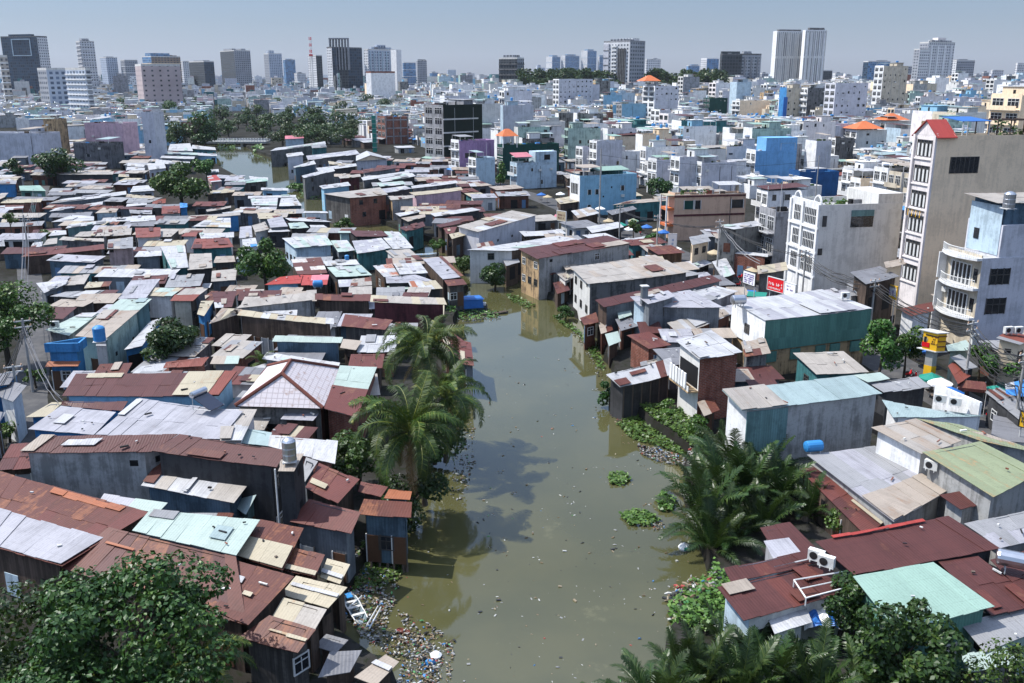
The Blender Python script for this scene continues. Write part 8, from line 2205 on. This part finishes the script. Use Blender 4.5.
board('white shop sign with small violet lettering right of the red shop sign', P(784.3, 293.7, 4.6), P(795, 297, 4.6), 1.6, 'signwhite', 'frame', [(.5, .4, .7, .2, 'signpurple', 1), (.4, .7, .4, .12, 'signpurple', 1)])
board('yellow edged shop banner with violet letters below the dark timber house', P(873, 292.5, 5.4), P(896, 299.5, 5.4), 1.6, 'signwhite', 'signyellow', [(.5, .27, .86, .6, 'signpurple', 1)], bars=((.02, .16, 'signyellow'), (.84, .14, 'tarpbeige')))
board('white notice board with text lines in a black frame, left of the red sign', P(743, 282.5, 4.4), P(755, 286.5, 4.4), 1.8, 'signwhite', 'black', [(.5, .1, .8, .78, 'signpurple', 5)])
board('orange painted stall board in the lane under the light blue house', P(557, 220, 3.6), P(566, 221.5, 3.6), 2.0, 'tarpbeige', 'frame', [(.5, .2, .7, .6, 'ridgecap', 2)])
board('blue and white upright board beside the orange lane door', P(668, 252, 2.4), P(676, 252, 2.4), 3.2, 'signwhite', 'frame', [(.5, .2, .2, .6, 'plasblue', 3)], bars=())
board('yellow sign at the right street edge near the green-banded yard', P(1019, 426, 3.2), P(1034, 430, 3.2), 1.4, 'signyellow', 'black', [(.5, .3, .8, .4, 'black', 2)])
# yellow sign box on its column
c = P(936, 385, 0) ; e = Vector((.62, .78, 0)).normalized(); 
zb, zt_ = 4.5, 6.5
c = Vector((P(936, 352, zb).x, P(936, 352, zb).y, 0)); e1 = Vector((math.cos(R(8)), math.sin(R(8)), 0)); s1 = Vector((-math.sin(R(38)), math.cos(R(38)), 0))
t = Thing('sign_box', c, 'big yellow advertising box on a yellow column beside the street trees', 'sign')
m = MB(); lo = [c + Vector((0, 0, zb)), c + e1 * .95 + Vector((0, 0, zb)), c + e1 * .95 + s1 * 1.55 + Vector((0, 0, zb)), c + s1 * 1.55 + Vector((0, 0, zb))]
m.hexa(lo, [p_ + Vector((0, 0, zt_ - zb)) for p_ in lo], M['signyellow'], .2); t.part('box', m)
nl = Vector((-s1.y, s1.x, 0)); nl = nl if nl.x < 0 else -nl; ml = c + s1 * .78
m = MB(); letters(m, ml + nl * .02 - s1 * .5 + Vector((0, 0, zb + .7)), s1, nl, .8, 1.0, M['ridgecap'], 1, 4, r); m.obox(ml + nl * .02 - s1 * .2 + Vector((0, 0, zt_ - .45)), s1, nl, 1.4, .03, .12, M['black']); t.part('lettering', m)
m = MB(); m.lathe(ml + nl * .0 + s1 * .5 + Vector((0, 0, zb + 1.1)), [(.26, 0), (.27, .03), (.1, .05)], M['palepaint'] if 'palepaint' in M else M['tarpbeige'], 12, ax=nl); m.obox(ml + nl * .03 + s1 * .4 + Vector((0, 0, zb + .3)), s1, nl, .8, .05, .5, M['signred']); m.obox(ml + nl * .03 + s1 * .5 + Vector((0, 0, zb + .8)), s1, nl, .25, .06, .6, M['black']); t.part('picture', m)
m = MB(); ne = Vector((e1.y, -e1.x, 0))
for z in (.5, 1.05, 1.6): m.obox(c + e1 * .52 + ne * .03 + Vector((0, 0, zb + z)), e1, ne, .95, .06, .1, M['ridgecap'])
for z in (-.05, zt_ - zb - .05): m.obox(c + e1 * .52 + s1 * .95 + Vector((0, 0, zb + z)), e1, s1, 1.3, 2.1, .1, M['flashing'])
t.part('trim', m)
m = MB(); m.obox(c + e1 * .5 + s1 * .9, e1, s1, .5, .8, zb, M['pole']); m.obox(c + e1 * .5 + s1 * .9 + Vector((0, 0, 1.2)), e1, s1, .53, .83, 1.6, M['signyellow']); t.part('column', m)
# motorbikes along the street
def bike(lab=None):
    root = empty('motorbike', (0, 0, 0)); tag(root, lab, 'motorbike', 'motorbikes parked along the street')
    for x in (-.6, .62):
        m = MB(); n = 14
        for i in range(n):
            a_, b_ = 6.283 * i / n, 6.283 * (i + 1) / n; m.tube([(x + .25 * math.cos(a_), 0, .29 + .25 * math.sin(a_)), (x + .25 * math.cos(b_), 0, .29 + .25 * math.sin(b_))], .055, M['rubber'], 5)
        for i in range(5): a_ = 1.257 * i; m.tube([(x, 0, .29), (x + .22 * math.cos(a_), 0, .29 + .22 * math.sin(a_))], .02, M['steel'], 4)
        m.build('wheel', root)
    m = MB(); m.tube([(-.7, 0, .62), (-.2, 0, .55), (.15, 0, .42), (.42, 0, .5), (.5, 0, .85)], [.13, .17, .12, .15, .08], M['signred'], 8); m.tube([(-.25, 0, .3), (.2, 0, .3)], [.14, .12], M['black'], 7); m.build('body', root)
    m = MB(); m.tube([(-.72, 0, .78), (-.3, 0, .76), (.02, 0, .70)], [.09, .13, .08], M['black'], 7); m.build('seat', root)
    m = MB(); m.tube([(.45, -.33, 1.0), (.5, 0, .92), (.45, .33, 1.0)], .025, M['black'], 5); m.tube([(.5, 0, .92), (.62, 0, .29)], .04, M['steel'], 5); m.build('handlebar', root)
    m = MB(); m.lathe((.5, 0, .86), [(.09, 0), (.1, .05), (.03, .1)], M['signwhite'], 9, ax=(1, 0, .1)); m.build('headlight', root)
    return root
b0 = bike('motorbike parked under the street tree, left of the yellow sign box')
spots = [(908, 378, .6, None), (914, 381, .9, 'motorbike parked at the foot of the yellow sign column'), (924, 386, .5, 'motorbike between the sign column and the street stall'), (968, 408, 1.0, 'motorbike on the street behind the white parapet'), (976, 412, .8, 'motorbike on the street under the tangled cables'), (988, 418, .9, 'motorbike beside the white-walled yard corner'), (700, 268, .4, 'motorbike in the lane beside the printed stall sheet'), (738, 287, .7, 'motorbike in the lane in front of the notice board')]
for x, y, a_, lab in spots:
    p_ = P(x, y, .02); o = b0 if lab is None else copy_tree(b0)
    o.location = p_; o.rotation_euler = (0, 0, a_)
    if lab: o['label'] = lab
# parasols, stall tables and more motorbikes crowding street and lane
def parasol(m):
    root = empty('parasol', (0, 0, 0)); tag(root, None, 'parasol', 'parasols and stalls along the street')
    b = MB(); n = 8; R_ = 1.25
    ring = [Vector((R_ * math.cos(6.283 * i / n), R_ * math.sin(6.283 * i / n), 2.1)) for i in range(n)]; tp = Vector((0, 0, 2.65))
    for i in range(n): b.add([ring[i], ring[(i + 1) % n], tp], ((0, 1, 2),), M[m]); b.add([ring[i], ring[(i + 1) % n], ring[(i + 1) % n] - Vector((0, 0, .2)), ring[i] - Vector((0, 0, .2))], ((0, 1, 2, 3),), M[m])
    b.build('canopy', root); b = MB(); b.tube([(0, 0, 0), (0, 0, 2.65)], .03, M['flashing'], 6); b.build('pole', root)
    b = MB(); b.obox(Vector((.2, 0, .7)), (1, 0, 0), (0, 1, 0), 1.1, .7, .05, M['wood'])
    b.build('table', root); return root
pz = {c_: parasol(m_) for c_, m_ in (('blue', 'tarpblue'), ('green', 'tarpgreen'), ('beige', 'tarpbeige'), ('white', 'signwhite'))}
used = set(); r = random.Random(77)
for i in range(44):
    t_ = r.uniform(.5, len(STREET) - 3); k_ = int(t_); p_ = STREET[k_].lerp(STREET[k_ + 1], t_ - k_); d_ = (STREET[k_ + 1] - STREET[k_]).normalized(); q = p_ + Vector((-d_.y, d_.x, 0)) * r.choice((-2.6, -2.0, 2.0, 2.6))
    if hits([(q.x, q.y), (q.x + .4, q.y), (q.x, q.y + .4)]): continue
    if i % 3 == 2:
        o = copy_tree(b0); nm = 'motorbike parked in the street'
    else:
        c_ = r.choice(('blue', 'green', 'beige', 'white', 'white', 'beige')); o = pz[c_] if c_ not in used else copy_tree(pz[c_]); used.add(c_); nm = c_ + ' parasol over a stall table'
    o.location = (q.x, q.y, .02); o.rotation_euler = (0, 0, r.uniform(0, 6)); PEND.append((o, nm, proj(q + Vector((0, 0, 2)))))
for c_ in pz:
    if c_ not in used:
        for ch in list(pz[c_].children): bpy.data.objects.remove(ch)
        bpy.data.objects.remove(pz[c_])
# awning cloths
for (x, y, zt2, mm, lab) in ((746, 291, 2.8, 'tarpblue', 'sky-blue stall awning in the lane before the green one'), (757, 293, 2.8, 'tarpgreen', 'bright green stall awning right of the sky-blue one'), (972, 383, 2.9, 'redbrown', 'red-brown stall awning beside the meter box pole'), (560, 215, 3.0, 'pink', 'pink cloth awning in the lane by the light blue house'), (666, 247, 3.2, 'orange', 'orange lane door panel awning beside the blue board')):
    p_ = P(x, y, zt2); t = Thing('stall_awning', Vector((p_.x, p_.y, 0)), lab, 'awning'); m = MB(); E = Vector((.93, -.36, 0)); S = Vector((.36, .93, 0))
    k = [p_ - E * 1.3 - S * .8 - Vector((0, 0, .35)), p_ + E * 1.3 - S * .8 - Vector((0, 0, .35)), p_ + E * 1.3 + S * .8, p_ - E * 1.3 + S * .8]
    m.hexa([q_ - Vector((0, 0, .04)) for q_ in k], k, M[mm]); m.hexa([k[0] - Vector((0, 0, .3)), k[1] - Vector((0, 0, .3)), k[1] - Vector((0, 0, .3)) + S * .03, k[0] - Vector((0, 0, .3)) + S * .03], [k[0], k[1], k[1] + S * .03, k[0] + S * .03], M[mm]); t.part('canopy', m)
    m = MB()
    for q_ in k: m.tube([Vector((q_.x, q_.y, 0)), q_], .035, M['flashing'], 5)
    t.part('frame', m)
m = MB(); p_ = P(378, 157, 4)
q1, q2 = P(375, 152, 0), P(378, 152, 0); 
t = Thing('scaffold_tower', q1, 'tall thin teal tarpaulin tower beside the red brick site', 'scaffold'); m = MB(); m.obox(q1, (1, 0, 0), (0, 1, 0), 1.7, 1.7, 15.5, M['tarpgreen']); t.part('netting', m); m = MB()
for z in range(2, 16, 2): m.obox(q1 + Vector((0, 0, z)), (1, 0, 0), (0, 1, 0), 2.0, 2.0, .12, M['flashing'])
t.part('frame', m)

# ================================================================== LABELS of the repeats
def side_words(dx, dy):
    if abs(dx) > 1.4 * abs(dy): return 'right of' if dx > 0 else 'left of'
    return 'below' if dy > 0 else 'above'
marks = [(x, y, n) for x, y, n in LAND if n]
groups = {}
for o, look, pp in PEND:
    best = min(marks, key=lambda k: math.hypot(k[0] - pp[0], (k[1] - pp[1]) * 1.3))
    dx, dy = pp[0] - best[0], pp[1] - best[1]
    lab = '%s, %s %s' % (look, side_words(dx, dy), best[2])
    groups.setdefault(lab, []).append((math.hypot(dx, dy), o))
ORD = ['', 'second ', 'third ', 'fourth ', 'fifth ', 'sixth ', 'seventh ', 'eighth ', 'ninth ', 'tenth ', 'eleventh ', 'twelfth ', 'thirteenth ', 'fourteenth ', 'fifteenth ']
for lab, L_ in groups.items():
    L_.sort(key=lambda t_: t_[0])
    for i, (d_, o) in enumerate(L_):
        l2 = lab if len(L_) == 1 else ('nearest ' if i == 0 else ORD[min(i, 14)] + 'nearest ') + lab
        if len(l2.split()) > 16: l2 = ' '.join(l2.replace(' rooftop', '').replace(' the ', ' ').split()[:16])
        o['label'] = l2
seen = {}
for o in bpy.data.objects:
    if o.parent is None and 'label' in o:
        seen.setdefault(o['label'], []).append(o)
        n_ = len(o['label'].split())
        if n_ > 16 or n_ < 4: print('LABEL LENGTH', n_, o['label'])
for l_, L_ in seen.items():
    if len(L_) > 1: print('DUP', len(L_), l_)

# ================================================================== LIGHT AND SKY
SUN_EL, SUN_AZ = R(57), R(-78)     # azimuth from +Y towards +X; the sun stands to the left, a little ahead
sd = Vector((math.sin(SUN_AZ) * math.cos(SUN_EL), math.cos(SUN_AZ) * math.cos(SUN_EL), math.sin(SUN_EL)))
sun = bpy.data.lights.new('sun', 'SUN'); sun.energy = 5.0; sun.angle = R(.5); sun.color = (1.0, .965, .91)
so = bpy.data.objects.new('sun', sun); col.objects.link(so); so.location = sd * 200
so.rotation_euler = sd.to_track_quat('Z', 'Y').to_euler()
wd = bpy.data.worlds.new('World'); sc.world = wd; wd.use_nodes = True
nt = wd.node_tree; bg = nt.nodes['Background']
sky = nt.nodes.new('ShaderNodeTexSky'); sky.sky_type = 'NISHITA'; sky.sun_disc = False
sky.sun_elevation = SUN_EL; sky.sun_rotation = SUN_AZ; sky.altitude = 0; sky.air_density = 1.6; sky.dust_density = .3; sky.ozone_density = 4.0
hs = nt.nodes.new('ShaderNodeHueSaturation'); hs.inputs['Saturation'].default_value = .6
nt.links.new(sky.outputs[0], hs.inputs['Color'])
# elevation ramp: overhead sky made brighter to lift shaded walls, low sky duller and bluer
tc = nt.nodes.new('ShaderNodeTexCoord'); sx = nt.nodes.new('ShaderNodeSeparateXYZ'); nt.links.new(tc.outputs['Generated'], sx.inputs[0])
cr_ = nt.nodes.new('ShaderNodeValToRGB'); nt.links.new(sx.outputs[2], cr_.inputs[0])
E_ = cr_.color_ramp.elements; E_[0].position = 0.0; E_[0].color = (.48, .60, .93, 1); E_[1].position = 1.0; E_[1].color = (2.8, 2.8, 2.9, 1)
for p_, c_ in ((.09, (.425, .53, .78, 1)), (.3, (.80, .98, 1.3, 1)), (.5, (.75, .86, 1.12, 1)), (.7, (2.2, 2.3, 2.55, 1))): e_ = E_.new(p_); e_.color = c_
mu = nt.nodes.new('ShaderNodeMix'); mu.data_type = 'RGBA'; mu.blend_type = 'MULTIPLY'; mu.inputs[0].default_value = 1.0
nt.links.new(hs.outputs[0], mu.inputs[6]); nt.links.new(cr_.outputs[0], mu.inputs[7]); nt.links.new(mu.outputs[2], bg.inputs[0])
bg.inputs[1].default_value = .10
# the air over the city
hz = NT('haze_air'); vo = hz.n('VolumePrincipled'); hz.t.nodes.remove(hz.b); hz.t.links.new(vo.outputs[0], hz.out.inputs['Volume'])
vo.inputs['Color'].default_value = (.80, .88, 1.0, 1); vo.inputs['Density'].default_value = 3.2e-5; vo.inputs['Anisotropy'].default_value = .2
hb = MB(); hb.hexa([(-4200, -160, -4), (4200, -160, -4), (4200, 6200, -4), (-4200, 6200, -4)], [(-4200, -160, 165), (4200, -160, 165), (4200, 6200, 165), (-4200, 6200, 165)], hz.m)
tag(hb.build('haze'), 'thin blue-grey haze lying over the whole city', 'haze', kind='stuff')
sc.view_settings.view_transform = 'Standard'; sc.view_settings.look = 'None'; sc.view_settings.exposure = .45; sc.view_settings.gamma = 1
try: sc.view_settings.use_curve_mapping = False
except Exception: pass
sc.cycles.max_bounces = 6; sc.cycles.diffuse_bounces = 3; sc.cycles.glossy_bounces = 3; sc.cycles.transparent_max_bounces = 4
print('objects', len(bpy.data.objects))
